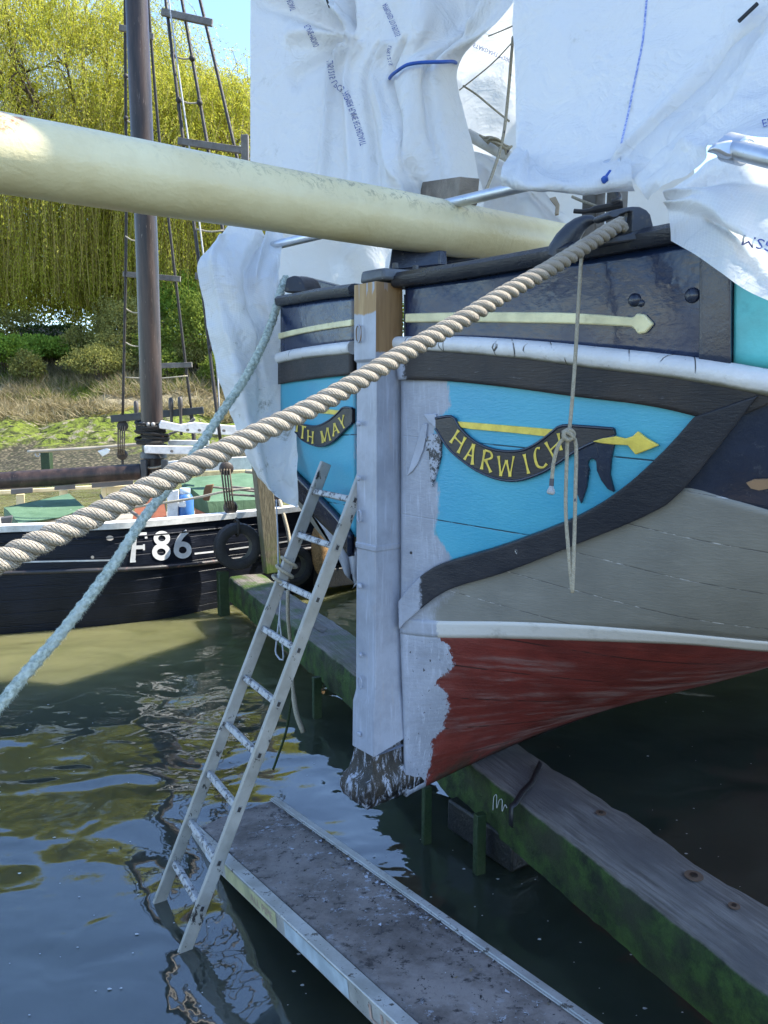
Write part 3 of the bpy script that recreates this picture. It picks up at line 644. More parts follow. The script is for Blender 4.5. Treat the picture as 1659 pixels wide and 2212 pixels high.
# carved ribbon tails
tr = [[(1130, 440), (1180, 420), (1240, 392), (1248, 440), (1250, 482), (1215, 480), (1194, 495), (1188, 520), (1198, 545), (1184, 640), (1155, 725), (1130, 660), (1118, 560)],
      [(1238, 392), (1290, 398), (1335, 402), (1318, 480), (1310, 570), (1333, 662), (1298, 645), (1262, 595), (1240, 545), (1244, 515), (1236, 494), (1215, 480)]]
tl = [[(318, 372), (345, 352), (385, 352), (400, 378), (398, 470), (375, 560), (350, 640), (344, 600), (350, 500), (350, 450), (335, 436), (322, 444)]]
for q in tr: part('ribbon_tail', hp(q, Z7, 1, 0.013, 0.016), M_NAVY, barge, 30, bevel=0.004)
t = NT('half_primed_tail'); c = t.mix(t.mapr(t.noise(30, 8, rough=0.8), 0.46, 0.52), (0.02, 0.022, 0.03), PRIM); M_TL = t.fin(c, 0.4, t.bump(t.noise(40), 0.4, 0.005))
for q in tl: part('ribbon_tail', hp(q, Z7, 1, 0.013, 0.016), M_TL, barge, 30, bevel=0.004)
part('ribbon_tail', hp([(296, 298), (322, 296), (316, 370), (300, 440), (272, 510), (240, 556), (212, 578), (250, 530), (276, 450), (288, 370)], Z7, 1, 0.008, 0.01), paint('primed_tail', PRIM, dirt_amt=0.2), barge, 30, bevel=0.003)
part('name_scroll', hp([(306, 246), (372, 244), (372, 322), (330, 284)], Z7, 1, 0.012, 0.014), MATS['primed_tail'], barge, 30, bevel=0.003)
# hole, studs
def stud(px, py, r, mat, name='stud', bump_=0.5):
    q, l, z, nr = hit(px, py); mb = MB(); mb.tube([q + nr * k * r for k in (-.2, .2, .45, .6)], [r, r * .95, r * .65, r * .15], 14); part(name, mb, mat, barge, 60)
stud(1496, 638, 0.024, M_NAVY); stud(1371, 648, 0.022, M_NAVY, 'rag_bolt'); stud(1385, 655, 0.012, M_NAVY, 'rag_bolt')
stud(888, 1194, 0.0065, M_DARKHULL, 'bolt_hole')
part('worn_patch', poly_on_hull([(1612, 1042), (1630, 1035), (1668, 1034), (1672, 1052), (1640, 1058), (1622, 1054)], 1, 0.004, 0.006), paint('chipped_timber', (0.25, 0.16, 0.1)), barge, 30)
# apron timber on top of the bow, and bowsprit chocks
def slab(pts, d, thick, th=None):
    """outline surveyed at depth d, real thickness along vec"""
    P = [pd(x, y, d) for x, y in pts]; mb = MB(); mb.prism(P, thick); return mb
M_GREYW = paint('grey_painted_timber', (0.09, 0.10, 0.115), dirt=(0.3, 0.32, 0.36), dirt_amt=0.4, rough=0.45, grain=(1, 1, 5), scale=8, chips=(11, 0.67), chipcol=PRIM)
top0 = FR(607)
for (px_, py0, name) in ((0, 0, 'apron_timber'),):
    mb = MB(); z0 = 2.692
    c0 = top0 - P_ * (SW / 2)
    mb.hexa([c0 + A * .025 - P_ * .06 + UP * (z0 - c0.z), c0 + A * .02 + P_ * .10 + UP * (z0 - c0.z), c0 + A * .62 + P_ * .16 + UP * (z0 - c0.z + .01), c0 + A * .62 - P_ * .16 + UP * (z0 - c0.z + .01)],
            [c0 + A * .03 - P_ * .055 + UP * (z0 + .05 - c0.z), c0 + A * .025 + P_ * .095 + UP * (z0 + .045 - c0.z), c0 + A * .62 + P_ * .155 + UP * (z0 + .065 - c0.z), c0 + A * .62 - P_ * .155 + UP * (z0 + .065 - c0.z)])
    part(name, mb, M_GREYW, barge, 30, bevel=0.012)
    for k in range(5):
        mb = MB(); q = c0 + A * (.1 + .1 * k) + P_ * (.08 + .012 * k); q.z = z0 + .05; mb.tube([q, q + UP * .022], 0.014, 6)
        part('bolt', mb, M_IRON, barge, 30)

# ------------------------------------------------------------------ bowsprit and bow fittings
def mat_spar():
    t = NT('cream_spar_paint'); n = t.noise(3, 7)
    c = t.mix(t.mapr(n, 0.3, 0.7), (0.62, 0.53, 0.30), (0.72, 0.645, 0.40))
    pos = t.node('ShaderNodeNewGeometry'); s = t.node('ShaderNodeSeparateXYZ'); t.l.new(pos.outputs['Normal'], s.inputs[0])
    up = t.mapr(s.outputs[2], 0.0, 0.75)
    ps = t.node('ShaderNodeSeparateXYZ'); t.l.new(pos.outputs['Position'], ps.inputs[0])
    mid = t.math('MULTIPLY', t.mapr(ps.outputs[0], -0.9, -0.25), t.mapr(ps.outputs[0], 0.75, 0.2))
    sc = t.mapr(t.noise(20, 9, rough=0.8, dist=0.8, stretch=(1.2, 1.2, 1)), 0.50, 0.60)
    c = t.mix(t.math('MULTIPLY', sc, t.math('MULTIPLY', up, t.math('ADD', 0.15, t.math('MULTIPLY', mid, 0.85)))), c, (0.30, 0.27, 0.17))
    c = t.mix(t.mapr(t.noise(42, 6, stretch=(0.5, 1, 2), rough=0.8), 0.70, 0.715), c, (0.16, 0.13, 0.085))
    # one rusty weeping mark near the outer end
    dx = t.math('POWER', t.math('MULTIPLY', t.math('ADD', ps.outputs[0], 1.115), 18), 2.0); dz = t.math('POWER', t.math('MULTIPLY', t.math('SUBTRACT', ps.outputs[2], 3.03), 16), 2.0)
    rm = t.math('MULTIPLY', t.mapr(t.math('ADD', dx, dz), 1.0, 0.15), t.mapr(t.noise(30, 7, rough=0.75), 0.45, 0.6))
    c = t.mix(rm, c, (0.36, 0.10, 0.035))
    h = t.math('ADD', t.noise(26, 7, stretch=(0.6, 0.6, 1.2), rough=0.7), t.math('MULTIPLY', t.noise(7, 4, dist=1.5), 1.2))
    return t.fin(c, t.mapr(n, 0.3, 0.7, 0.28, 0.42), t.bump(h, 0.4, 0.007), spec=0.5)
s0, s1_ = pd(0, 331, 2.34), pd(1040, 506.5, 3.67); dr = (s1_ - s0).normalized(); Lb = (s1_ - s0).length
mb = MB(); ks = np.linspace(-2.6, Lb + 1.1, 60)
mb.tube([s0 + dr * k for k in ks], [0.1165 + 0.004 * max(0, min(1, k / Lb)) + 0.0012 * math.sin(k * 5) for k in ks], 40)
part('bowsprit', mb, mat_spar(), barge, 180)
# black chock plates under the spar
def crossplate(px0, px1, ytop, ybot0, ybot1, d, th, name):
    mb = MB(); mb.prism([pd(px0[0], ybot0, d), pd(px1[0], ybot1, d), pd(px1[1], ytop, d), pd(px0[1], ytop, d)], A * th); part(name, mb, M_NAVY, barge, 30, bevel=0.006)
crossplate((838, 848), (950, 948), 520, 585, 572, 3.45, 0.05, 'bowsprit_chock')
crossplate((952, 958), (1024, 1018), 540, 572, 560, 3.62, 0.05, 'bowsprit_chock')
# horn shaped fairlead on the port rail
def ribbon_solid(pts, rad, n=14, flat=1.0): 
    mb = MB(); mb.tube(pts, rad, n); return mb
d_h = 2.60
hp_ = [(1203, 556, .05), (1210, 540, .05), (1222, 520, .048), (1238, 500, .043), (1252, 486, .034), (1266, 478, .026), (1278, 475, .018), (1286, 476, .010)]
mb = MB(); mb.tube([pd(x, y, d_h - i * 0.01) for i, (x, y, r) in enumerate(hp_)], [r * .82 for _, _, r in hp_], 16); 
mb.prism([pd(1194, 545, d_h), pd(1250, 545, d_h - .03), pd(1250, 556, d_h - .03), pd(1194, 562, d_h)], A * 0.05)
part('horn_fairlead', mb, M_IRON, barge, 60)
# roller fairlead: base, hood with opening, roller
def Z3(x, y): return (1850 / 1.507 + x / (1659 / 350) / 1.507, 580 / 1.507 + y / (1659 / 350) / 1.507)
d_f = 2.36; nrm = -A * 0.35 + P_ * 0.94
def fl(pts, back, th, name, parent, mat=None, bev=0.006, dd=0.0):
    mb = MB(); mb.prism([pd(*Z3(x, y), d_f + dd) for x, y in pts], -nrm * th); return part(name, mb, mat or M_IRON, parent, 35, bevel=bev)
fair = fl([(430, 1030), (760, 870), (960, 850), (1000, 800), (1180, 800), (1240, 770), (1320, 790), (1500, 790), (1540, 850), (1545, 880), (1300, 920), (800, 990)], 0, .09, 'roller_fairlead', barge)
fl([(625, 560), (640, 520), (700, 490), (900, 448), (1000, 436), (1110, 440), (1210, 490), (1270, 560), (1300, 680), (1330, 790), (1180, 810), (1000, 830), (970, 830), (995, 560), (990, 515), (940, 510), (800, 560), (770, 600), (690, 612), (640, 590)], 0, .085, 'hood', fair, bev=0.008)
mb = MB(); a = pd(*Z3(880, 560), d_f + .04); b = pd(*Z3(870, 830), d_f + .04)
mb.tube([a, a.lerp(b, .15), a.lerp(b, .5), a.lerp(b, .85), b], [.022, .019, .014, .019, .024], 16); part('roller', mb, paint('roller_iron', (0.07, 0.085, 0.11), rough=0.35), fair, 60)
# starboard fairlead
mb = MB(); mb.prism([pd(x, y, 4.0) for x, y in [(612, 632), (618, 600), (634, 594), (648, 602), (656, 618), (662, 632)]], A * 0.12)
part('starboard_fairlead', mb, M_IRON, barge, 40, bevel=0.008)
mb = MB(); mb.beam(pd(655, 606, 4.6), pd(745, 630, 4.1), 0.05, 0.05); part('inner_rail', mb, M_CAP, barge, 30, bevel=0.006)
mb = MB(); mb.beam(pd(655, 622, 4.62), pd(745, 640, 4.12), 0.02, 0.07); part('inner_planking', mb, M_CREAM, barge, 30)
# windlass bitts behind the rail
M_GREYT = paint('weathered_grey_timber', (0.16, 0.145, 0.13), dirt=(0.05, 0.045, 0.04), var=0.25, rough=0.75, grain=(4, 4, 0.5), gscale=26, bump=0.8, scale=8)
wind = None
for (x0, x1, y0, y1, d) in ((1265, 1303, 428, 520, 3.5), (1317, 1352, 415, 500, 3.4)):
    mb = MB(); a = pd((x0 + x1) / 2, 400, d); wdt = (x1 - x0) / FPX * d
    a.z += .15; b = Vector((a.x, a.y, 2.3)); mb.beam(a, b, wdt * .95, wdt * .95, A); part('windlass_bitt', mb, M_GREYT, barge, 30, bevel=0.006)
mb = MB(); mb.tube(path3([(1240, 456, 3.35), (1262, 457, 3.33), (1290, 452, 3.31), (1345, 442, 3.28)], 12), [.010] * 5 + [.016] * 7, 10)
mb.tube(path3([(1330, 412, 3.28), (1338, 425, 3.26), (1334, 432, 3.25), (1320, 436, 3.25)], 10), .011, 8)
part('windlass_handle', mb, M_IRON, barge, 60)

# ------------------------------------------------------------------ timber block and scaffold tubes
M_BLOCK = paint('split_oak_block', (0.20, 0.17, 0.14), dirt=(0.06, 0.05, 0.045), var=0.3, rough=0.8, grain=(0.6, 5, 5), gscale=24, bump=0.9, scale=7)
mb = MB(); a, b = pd(905, 412, 3.9), pd(1010, 402, 3.45)
mb.beam(pd(890, 425, 4.2), pd(1012, 413, 3.52), 0.10, 0.115); single('timber_block', mb, M_BLOCK, 'weathered oak timber lying across the barge bow behind the bowsprit', 'timber', bevel=0.004)
t = NT('galvanised_steel'); n = t.noise(9, 6, stretch=(1, 1, 1)); v = t.voro(28).outputs['Color']
c = t.mix(t.mapr(n, 0.3, 0.7), (0.52, 0.53, 0.55), (0.68, 0.69, 0.71)); c = t.mix(t.mapr(t.noise(40, 5), 0.66, 0.7), c, (0.22, 0.21, 0.20))
M_GALV = t.fin(c, t.mapr(n, 0.3, 0.7, 0.3, 0.48), t.bump(t.noise(60, 4), 0.1, 0.003), metal=0.85)
def tube_thing(a, b, label, r=0.0242):
    mb = MB(); mb.tube([a, b], r, 20); return single('scaffold_tube', mb, M_GALV, label, 'scaffold tube', group='scaffold tubes round the barge bow')
ta, tb = pd(585, 532, 4.25), pd(1345, 351, 2.93)
tube_thing(ta, tb, 'long galvanised scaffold tube crossing behind the cream bowsprit under the sheeting')
tube_thing(pd(1562, 316, 2.02), pd(1760, 365, 1.78), 'short galvanised scaffold tube poking out of the sheeting at the right edge')
cl = thing('scaffold_coupler', 'grey steel scaffold coupler clamped round the tube at the right', 'scaffold coupler', tuple(pd(1575, 320, 2.0)))
mb = MB(); c0 = pd(1590, 322, 2.0); ax = (pd(1760, 365, 1.78) - pd(1500, 300, 2.08)).normalized()
mb.tube([c0 - ax * .035, c0 - ax * .03, c0 + ax * .03, c0 + ax * .035], [.03, .036, .036, .03], 18); part('collar', mb, M_GALV, cl, 40)
mb = MB(); mb.prism([pd(x, y, 1.97) for x, y in [(1534, 322), (1545, 308), (1570, 302), (1600, 300), (1610, 318), (1598, 340), (1570, 336), (1552, 326)]], Vector((0, .03, .0))); part('flap', mb, M_GALV, cl, 40, bevel=0.006)

# ------------------------------------------------------------------ white sheeting
def mat_tarp(name, grid_amt=0.10, trans=0.30, dirt_amt=0.3, gscale=0.0125, ridge=.22, col=(0.75, 0.755, 0.765)):
    t = NT(name); t.n.remove(t.b)
    u = t.sep('UV')
    def lines(v):
        f = t.math('ABSOLUTE', t.math('SUBTRACT', t.math('FRACT', t.math('MULTIPLY', v, 1 / gscale)), 0.5))
        return t.mapr(f, 0.36, 0.44)
    g = t.math('MAXIMUM', lines(u[0]), lines(u[1]))
    gm = t.math('MULTIPLY', g, t.mapr(t.noise(1.6, 4), 0.4, 0.62, 0.15, 1.0))
    d = t.math('MULTIPLY', t.mapr(t.noise(5, 9, rough=0.8, dist=1.0), 0.56, 0.68), dirt_amt)
    base = t.mix(d, col, (0.34, 0.33, 0.28)) if dirt_amt else t.mix(0.0, col, col)
    thin = t.mix(t.math('MULTIPLY', gm, grid_amt), base, (1.0, 1.0, 1.0))
    dk = t.mix(t.math('MULTIPLY', gm, grid_amt), base, (0.52, 0.54, 0.56))
    h = t.math('ADD', t.noise(10, 6, rough=0.6), t.math('MULTIPLY', gm, 0.25)); nr = t.bump(h, 0.28, 0.015)
    rg = t.math('ABSOLUTE', t.math('SUBTRACT', t.noise(4.5, 4, dist=.8), .5)); nr = t.bump(t.math('MULTIPLY', t.mapr(rg, .10, .0), 1.0), ridge, .02, nr); nr = t.bump(t.noise(3.5, 3, dist=1.2), 0.3, 0.05, nr)
    df = t.node('ShaderNodeBsdfDiffuse'); tr = t.node('ShaderNodeBsdfTranslucent'); gl = t.node('ShaderNodeBsdfGlossy')
    t.l.new(thin, df.inputs[0]); t.l.new(dk, tr.inputs[0]); gl.inputs['Roughness'].default_value = 0.38
    for q in (df, tr, gl): t.l.new(nr, q.inputs['Normal'])
    m1 = t.node('ShaderNodeMixShader'); m1.inputs[0].default_value = trans; t.l.new(df.outputs[0], m1.inputs[1]); t.l.new(tr.outputs[0], m1.inputs[2])
    m2 = t.node('ShaderNodeMixShader'); m2.inputs[0].default_value = 0.05; t.l.new(m1.outputs[0], m2.inputs[1]); t.l.new(gl.outputs[0], m2.inputs[2])
    t.l.new(m2.outputs[0], t.out.inputs[0]); return t.m
M_TARP = mat_tarp('white_reinforced_sheeting')
M_TARPG = mat_tarp('mesh_sheeting', 0.55, 0.36, 0.15)
M_TARPD = mat_tarp('soiled_mesh_sheeting', 0.55, 0.3, 1.0)
M_TARPB = mat_tarp('backlit_sheeting', 0.06, 0.62, 0.1, ridge=.05)

def sheet(net, nu, nv, folds=(), wr=0.012, wscale=3.0, seed=0):
    """net rows of (px, py, depth) -> smooth cloth grid with fold ridges; folds: (u0,v0,u1,v1,amp,width)"""
    W = [[pd(*p) for p in row] for row in net]
    rows = [cr(r, nu) for r in W]                                        # along u
    cols = [cr([rows[i][j] for i in range(len(rows))], nv) for j in range(nu)]
    G = np.array(cols).transpose(1, 0, 2)                                # v,u,3
    uu, vv = np.meshgrid(np.linspace(0, 1, nu), np.linspace(0, 1, nv))
    du = np.gradient(G, axis=1); dv = np.gradient(G, axis=0); N = np.cross(du, dv); N /= np.maximum(np.linalg.norm(N, axis=2, keepdims=True), 1e-9)
    mid = G[nv // 2, nu // 2]
    if np.dot(N[nv // 2, nu // 2], np.array(CAM) - mid) < 0: N = -N
    D = np.zeros_like(uu)
    for (u0, v0, u1, v1, amp, wd) in folds:
        e = np.array((u1 - u0, v1 - v0)); L2 = e @ e
        k = np.clip(((uu - u0) * e[0] + (vv - v0) * e[1]) / L2, 0, 1)
        dist = np.hypot(uu - u0 - k * e[0], vv - v0 - k * e[1])
        wid = wd * (0.45 + 0.9 * k)
        D += amp * np.exp(-(dist / wid) ** 2) * (1 - 0.35 * k)
    for i in range(nv):
        for j in range(nu):
            q = Vector(G[i, j]) * wscale + Vector((seed * 7.1, 0, 0)); D[i, j] += wr * (mnoise.noise(q) + 0.5 * mnoise.noise(q * 2.3) + 0.9 * (0.3 - abs(mnoise.noise(q * 1.4 + Vector((3, 9, 1))))) + 0.55 * (0.3 - abs(mnoise.noise(q * 3.3))) + 0.2 * mnoise.noise(q * 6))
    G = G + N * D[..., None]
    lu = np.cumsum(np.r_[0, np.linalg.norm(np.diff(G[nv // 2], axis=0), axis=1)]); lv = np.cumsum(np.r_[0, np.linalg.norm(np.diff(G[:, nu // 2], axis=0), axis=1)])
    mb = MB(); mb.grid([[V(q) for q in r] for r in G], [[(lu[j], lv[i]) for j in range(nu)] for i in range(nv)])
    return mb
TG = 'white sheeting tied round the barge bow'
def printed(parent, src, runs, name='printed_lettering', col=(0.05, 0.09, 0.32)):
    """runs: (text, pixel path, letter height px, mirrored); laid on the cloth and lifted 2 mm"""
    bv = BVHTree.FromPolygons([Vector(q) for q in src.v], src.f)
    out = None
    for text, path, h, mir in runs:
        mb = MB()
        cu = bpy.data.curves.new('txt', 'FONT'); cu.body = text; cu.size = 1.0; cu.resolution_u = 2
        ob = bpy.data.objects.new('txt', cu); me = ob.to_mesh()
        if len(me.vertices) == 0: continue
        co = np.array([v.co[:2] for v in me.vertices]); fs = [tuple(p.vertices) for p in me.polygons]
        P = cr(path, 120); s = np.r_[0, np.cumsum(np.hypot(*np.diff(P, axis=0).T))]
        x = co[:, 0] - co[:, 0].min(); wd = x.max(); k = x / wd * s[-1]
        if mir: k = s[-1] - k
        px = np.interp(k, s, P[:, 0]); py = np.interp(k, s, P[:, 1])
        tx = np.gradient(P[:, 0]); ty = np.gradient(P[:, 1]); ln_ = np.hypot(tx, ty)
        nx = np.interp(k, s, ty / ln_); ny = np.interp(k, s, -tx / ln_)
        yy = co[:, 1] * h / 0.72; pts = []
        for a, b in zip(px + nx * yy, py + ny * yy):
            r = ray(a, b).normalized(); loc, nn, i, d = bv.ray_cast(CAM, r)
            if loc is None: loc, nn, i, d = bv.find_nearest(pd(a, b, 3.5))
            if nn.dot(r) > 0: nn = -nn
            pts.append(loc + nn * 0.002)
        mb.add(pts, fs); ob.to_mesh_clear(); bpy.data.objects.remove(ob); bpy.data.curves.remove(cu)
        t = MATS.get(name)
        if t is None:
            q = NT(name); t = q.fin(q.mix(q.mapr(q.noise(60, 5), 0.55, 0.7), col, (0.35, 0.4, 0.6)), 0.6)
        out = part(name, mb, t, parent, 180)
    return out

# 1 tall sheet drawn in round a pole
t1 = thing('tarpaulin', 'tall white plastic sheet drawn in by a blue cord above the bowsprit', 'tarpaulin', tuple(pd(760, 420, 4.0)), TG)
net1 = [[(541, -330, 4.3), (640, -330, 4.25), (740, -330, 4.15), (820, -330, 4.0), (874, -330, 3.95), (912, -330, 3.92), (950, -330, 3.95), (1040, -330, 3.9), (1180, -330, 3.8)],
        [(541, -100, 4.3), (640, -100, 4.25), (740, -100, 4.18), (818, -100, 4.02), (874, -100, 3.93), (912, -100, 3.88), (950, -100, 3.93), (1035, -100, 3.9), (1160, -100, 3.75)],
        [(541, 50, 4.3), (640, 50, 4.27), (735, 55, 4.2), (822, 60, 4.05), (876, 60, 3.90), (912, 60, 3.86), (950, 60, 3.92), (1010, 50, 3.95), (1100, 20, 3.75)],
        [(541, 150, 4.3), (632, 152, 4.26), (735, 155, 4.2), (846, 163, 3.98), (878, 142, 3.87), (912, 135, 3.85), (950, 133, 3.87), (984, 133, 3.95), (992, 136, 3.97)],
        [(541, 245, 4.3), (630, 248, 4.26), (725, 250, 4.2), (832, 255, 4.02), (872, 250, 3.86), (912, 248, 3.86), (960, 248, 3.9), (994, 248, 3.98), (1004, 250, 4.0)],
        [(541, 335, 4.3), (626, 336, 4.26), (712, 338, 4.2), (808, 342, 4.04), (852, 342, 3.85), (905, 342, 3.88), (962, 342, 3.86), (1010, 342, 3.95), (1026, 342, 4.0)],
        [(541, 440, 4.3), (622, 440, 4.26), (700, 440, 4.2), (778, 440, 4.05), (838, 440, 3.86), (900, 440, 3.94), (966, 440, 3.84), (1022, 440, 3.92), (1044, 440, 4.0)]]
f1 = [(0.375, 0.505, 0.03, 0.26, 0.108, 0.0272), (0.375, 0.505, 0.08, 0.08, 0.101, 0.0255), (0.375, 0.505, 0.22, 0.02, -0.0945, 0.0255), (0.375, 0.505, 0.05, 0.42, -0.081, 0.0238), (0.375, 0.51, 0.15, 0.52, 0.081, 0.0187), (0.375, 0.515, 0.2, 0.64, -0.0675, 0.0255), (0.375, 0.52, 0.28, 0.95, 0.0945, 0.0187),
      (.43, .52, .40, 1.0, .05, .02), (.50, .52, .52, 1.0, -.05, .022), (.56, .52, .66, 1.0, .06, .022), (.62, .52, .74, 1.0, -.05, .02), (.86, .52, .80, 1.0, -.06, .025), (.9, .5, .95, .1, .07, .035), (.88, .5, .80, .15, -.06, .03), (.40, .50, .34, .1, .03, .03)]
mt1 = sheet(net1, 150, 130, f1, 0.010)
sh1 = part('sheet', mt1, M_TARP, t1, 180)
printed(t1, mt1, [('PREMIER FLAME RETARDANT', [(792, 312), (782, 278), (766, 232), (752, 196)][::1], 15, True), ('LPS1215 LPCB', [(745, 190), (726, 172), (718, 130)], 14, True), ('FLAME+MONO', [(690, 98), (676, 66), (668, 52)], 14, True), ('FLAME RETARDANT', [(640, 20), (630, -10), (628, -40)], 14, True), ('APPROVED TO LPS1215', [(866, 76), (850, 36), (836, 6)], 13, True), ('LPS1215', [(848, 140), (843, 118), (846, 100)], 8, True)])
mb = MB(); mb.tube([pd(706, 0, 4.12), pd(712, 16, 4.12)], 0.006, 8); part('black_toggle', mb, paint('black_tie', (0.01, 0.01, 0.012)), t1, 60)
# cord
M_CORD = paint('blue_cord', (0.012, 0.075, 0.36), dirt=(0.02, 0.05, 0.2), rough=0.5, bump=0.5, gscale=120)
mb = MB(); mb.tube(path3([(840, 172, 4.05), (846, 163, 3.93), (860, 152, 3.86), (880, 140, 3.82), (912, 135, 3.80), (950, 134, 3.82), (976, 133, 3.88), (985, 136, 3.96), (984, 140, 4.06)], 40), 0.0085, 10)
single('blue_cord', mb, M_CORD, 'bright blue cord tied tight round the gathered white sheet and pole', 'cord')
mb = MB(); mb.tube(path3([(1318, 370, 2.86), (1312, 378, 2.85), (1306, 388, 2.84), (1304, 396, 2.84)], 10), [.006] * 6 + [.012, .014, .010, .004], 10)
single('blue_cord', mb, M_CORD, 'short knotted end of blue cord hanging under the rolled sheet edge', 'cord')
# pole inside
mb = MB(); mb.tube([pd(912, -330, 4.05), pd(915, 430, 4.1)], 0.04, 14); single('sheeting_pole', mb, M_GALV, 'upright pole wrapped inside the tall gathered sheet', 'pole')

# 2 hanging sheet at the left
t2 = thing('tarpaulin', 'dirty white sheet hanging in a long point beside the starboard bow', 'tarpaulin', tuple(pd(600, 1095, 3.95)), TG)
net2 = [[(500, 478, 4.25), (530, 480, 4.3), (570, 492, 4.3), (608, 500, 4.2)],
        [(455, 535, 4.1), (505, 528, 4.15), (562, 540, 4.2), (606, 545, 4.15)],
        [(429, 576, 4.05), (492, 575, 4.03), (552, 600, 4.12), (603, 600, 4.1)],
        [(438, 645, 4.05), (496, 660, 4.0), (556, 690, 4.1), (610, 660, 4.05)],
        [(457, 742, 4.05), (512, 760, 3.98), (572, 790, 4.08), (626, 745, 4.0)],
        [(482, 845, 4.03), (530, 872, 3.96), (590, 900, 4.05), (636, 850, 3.98)],
        [(508, 925, 4.0), (548, 955, 3.95), (598, 985, 4.02), (641, 950, 3.96)],
        [(535, 988, 3.98), (568, 1022, 3.94), (608, 1050, 4.0), (643, 1035, 3.95)],
        [(558, 1030, 3.97), (592, 1066, 3.94), (620, 1085, 3.96), (641, 1097, 3.95)]]
f2 = [(.05, .12, .55, .45, .05, .07), (.55, .02, .75, .55, -.07, .09), (.75, .02, .62, .5, .05, .06), (.95, .15, .75, .7, -.04, .08), (.2, .25, .35, .9, .03, .08), (.6, .45, .5, .95, -.035, .07)]
part('sheet', sheet(net2, 70, 130, f2, 0.018, 4.0, 2), M_TARPD, t2, 180)
# 3 big sheet at the right
t3 = thing('tarpaulin', 'big white plastic sheet with a blue stitched seam above the black bulwark', 'tarpaulin', tuple(pd(1300, 400, 2.9)), TG)
net3 = [[(1150, -330, 3.45), (1260, -330, 3.3), (1380, -330, 3.15), (1500, -330, 3.0), (1640, -330, 2.85), (1780, -330, 2.7)],
        [(1112, 0, 3.4), (1210, 0, 3.25), (1330, 0, 3.12), (1450, 0, 3.0), (1580, 0, 2.85), (1720, 0, 2.72)],
        [(1112, 120, 3.35), (1200, 120, 3.2), (1300, 120, 3.1), (1400, 120, 3.0), (1510, 120, 2.9), (1640, 110, 2.8)],
        [(1115, 240, 3.28), (1190, 250, 3.17), (1270, 250, 3.08), (1350, 245, 3.0), (1440, 235, 2.92), (1540, 220, 2.85)],
        [(1118, 320, 3.2), (1185, 345, 3.1), (1250, 342, 3.04), (1310, 335, 2.97), (1370, 325, 2.92), (1440, 310, 2.88)],
        [(1120, 360, 3.14), (1180, 383, 3.06), (1245, 372, 3.0), (1305, 360, 2.94), (1355, 350, 2.9), (1400, 340, 2.87)]]
mt3 = sheet(net3, 110, 110, [(.0, .95, .3, .3, .03, .1), (.1, .4, .5, .35, -.02, .12), (.75, .95, .95, .3, .04, .06), (.55, .3, .9, .1, .02, .1)], 0.014, 2.4, 3)
part('panel', mt3, M_TARP, t3, 180)
bv3 = BVHTree.FromPolygons([Vector(q) for q in mt3.v], mt3.f); mb = MB(); rr = []
for x, y in cr([(1402, -60), (1396, 10), (1388, 90), (1372, 170), (1358, 240), (1342, 310)], 60):
    row = []
    for o in (-2.3, 2.3):
        r = ray(x + o, y).normalized(); loc = bv3.ray_cast(CAM, r)[0]; row.append(loc - r * 0.003)
    rr.append(row)
mb.grid(rr); t = NT('blue_stitched_seam'); M_SEAM = t.fin(t.mix(t.mapr(t.noise(120, 3), 0.4, 0.6), (0.14, 0.20, 0.50), (0.45, 0.50, 0.72)), 0.6)
part('stitched_seam', mb, M_SEAM, t3, 180)
netf = [[(1790, -180, 2.75), (1660, 5, 2.82), (1560, 130, 2.86), (1450, 245, 2.90), (1352, 348, 2.92)],
        [(1790, 0, 2.55), (1680, 100, 2.62), (1575, 205, 2.68), (1465, 300, 2.76), (1358, 372, 2.88)],
        [(1790, 150, 2.35), (1690, 215, 2.42), (1590, 265, 2.5), (1480, 340, 2.64), (1372, 395, 2.82)],
        [(1790, 290, 2.2), (1690, 305, 2.26), (1565, 304, 2.36), (1478, 378, 2.55), (1403, 432, 2.76)]]
mtf = sheet(netf, 90, 70, [(.15, .25, .85, .9, .05, .09), (.1, .6, .6, .45, -.04, .07), (.35, .15, .95, .35, -.03, .06), (.5, .98, .8, .5, .03, .06)], 0.016, 4.0, 4)
part('flap', mtf, M_TARPG, t3, 180)
printed(t3, mtf, [('PREMIER', [(1700, 272), (1676, 268), (1647, 264)], 17, False)][:1] and [('EN', [(1649, 276), (1675, 270)], 17, False)], 'printed_lettering')
mb = MB(); mb.tube([pd(1596, 46, 2.76), pd(1636, 8, 2.74)], 0.0075, 8); part('black_toggle', mb, MATS['black_tie'], t3, 60)
neth = [[(1118, 315, 3.17), (1190, 372, 3.0), (1280, 358, 2.92), (1362, 342, 2.86)],
        [(1090, 350, 3.05), (1160, 392, 2.92), (1270, 385, 2.87), (1364, 365, 2.82)],
        [(1081, 378, 3.0), (1145, 404, 2.9), (1255, 405, 2.87), (1366, 395, 2.82)],
        [(1083, 402, 3.02), (1148, 411, 2.93), (1250, 417, 2.9), (1372, 412, 2.86)]]
part('rolled_hem', sheet(neth, 70, 36, [(.3, .3, .6, .9, .02, .12), (.15, .1, .2, .9, .03, .08)], 0.008, 6, 5), M_TARPG, t3, 180)
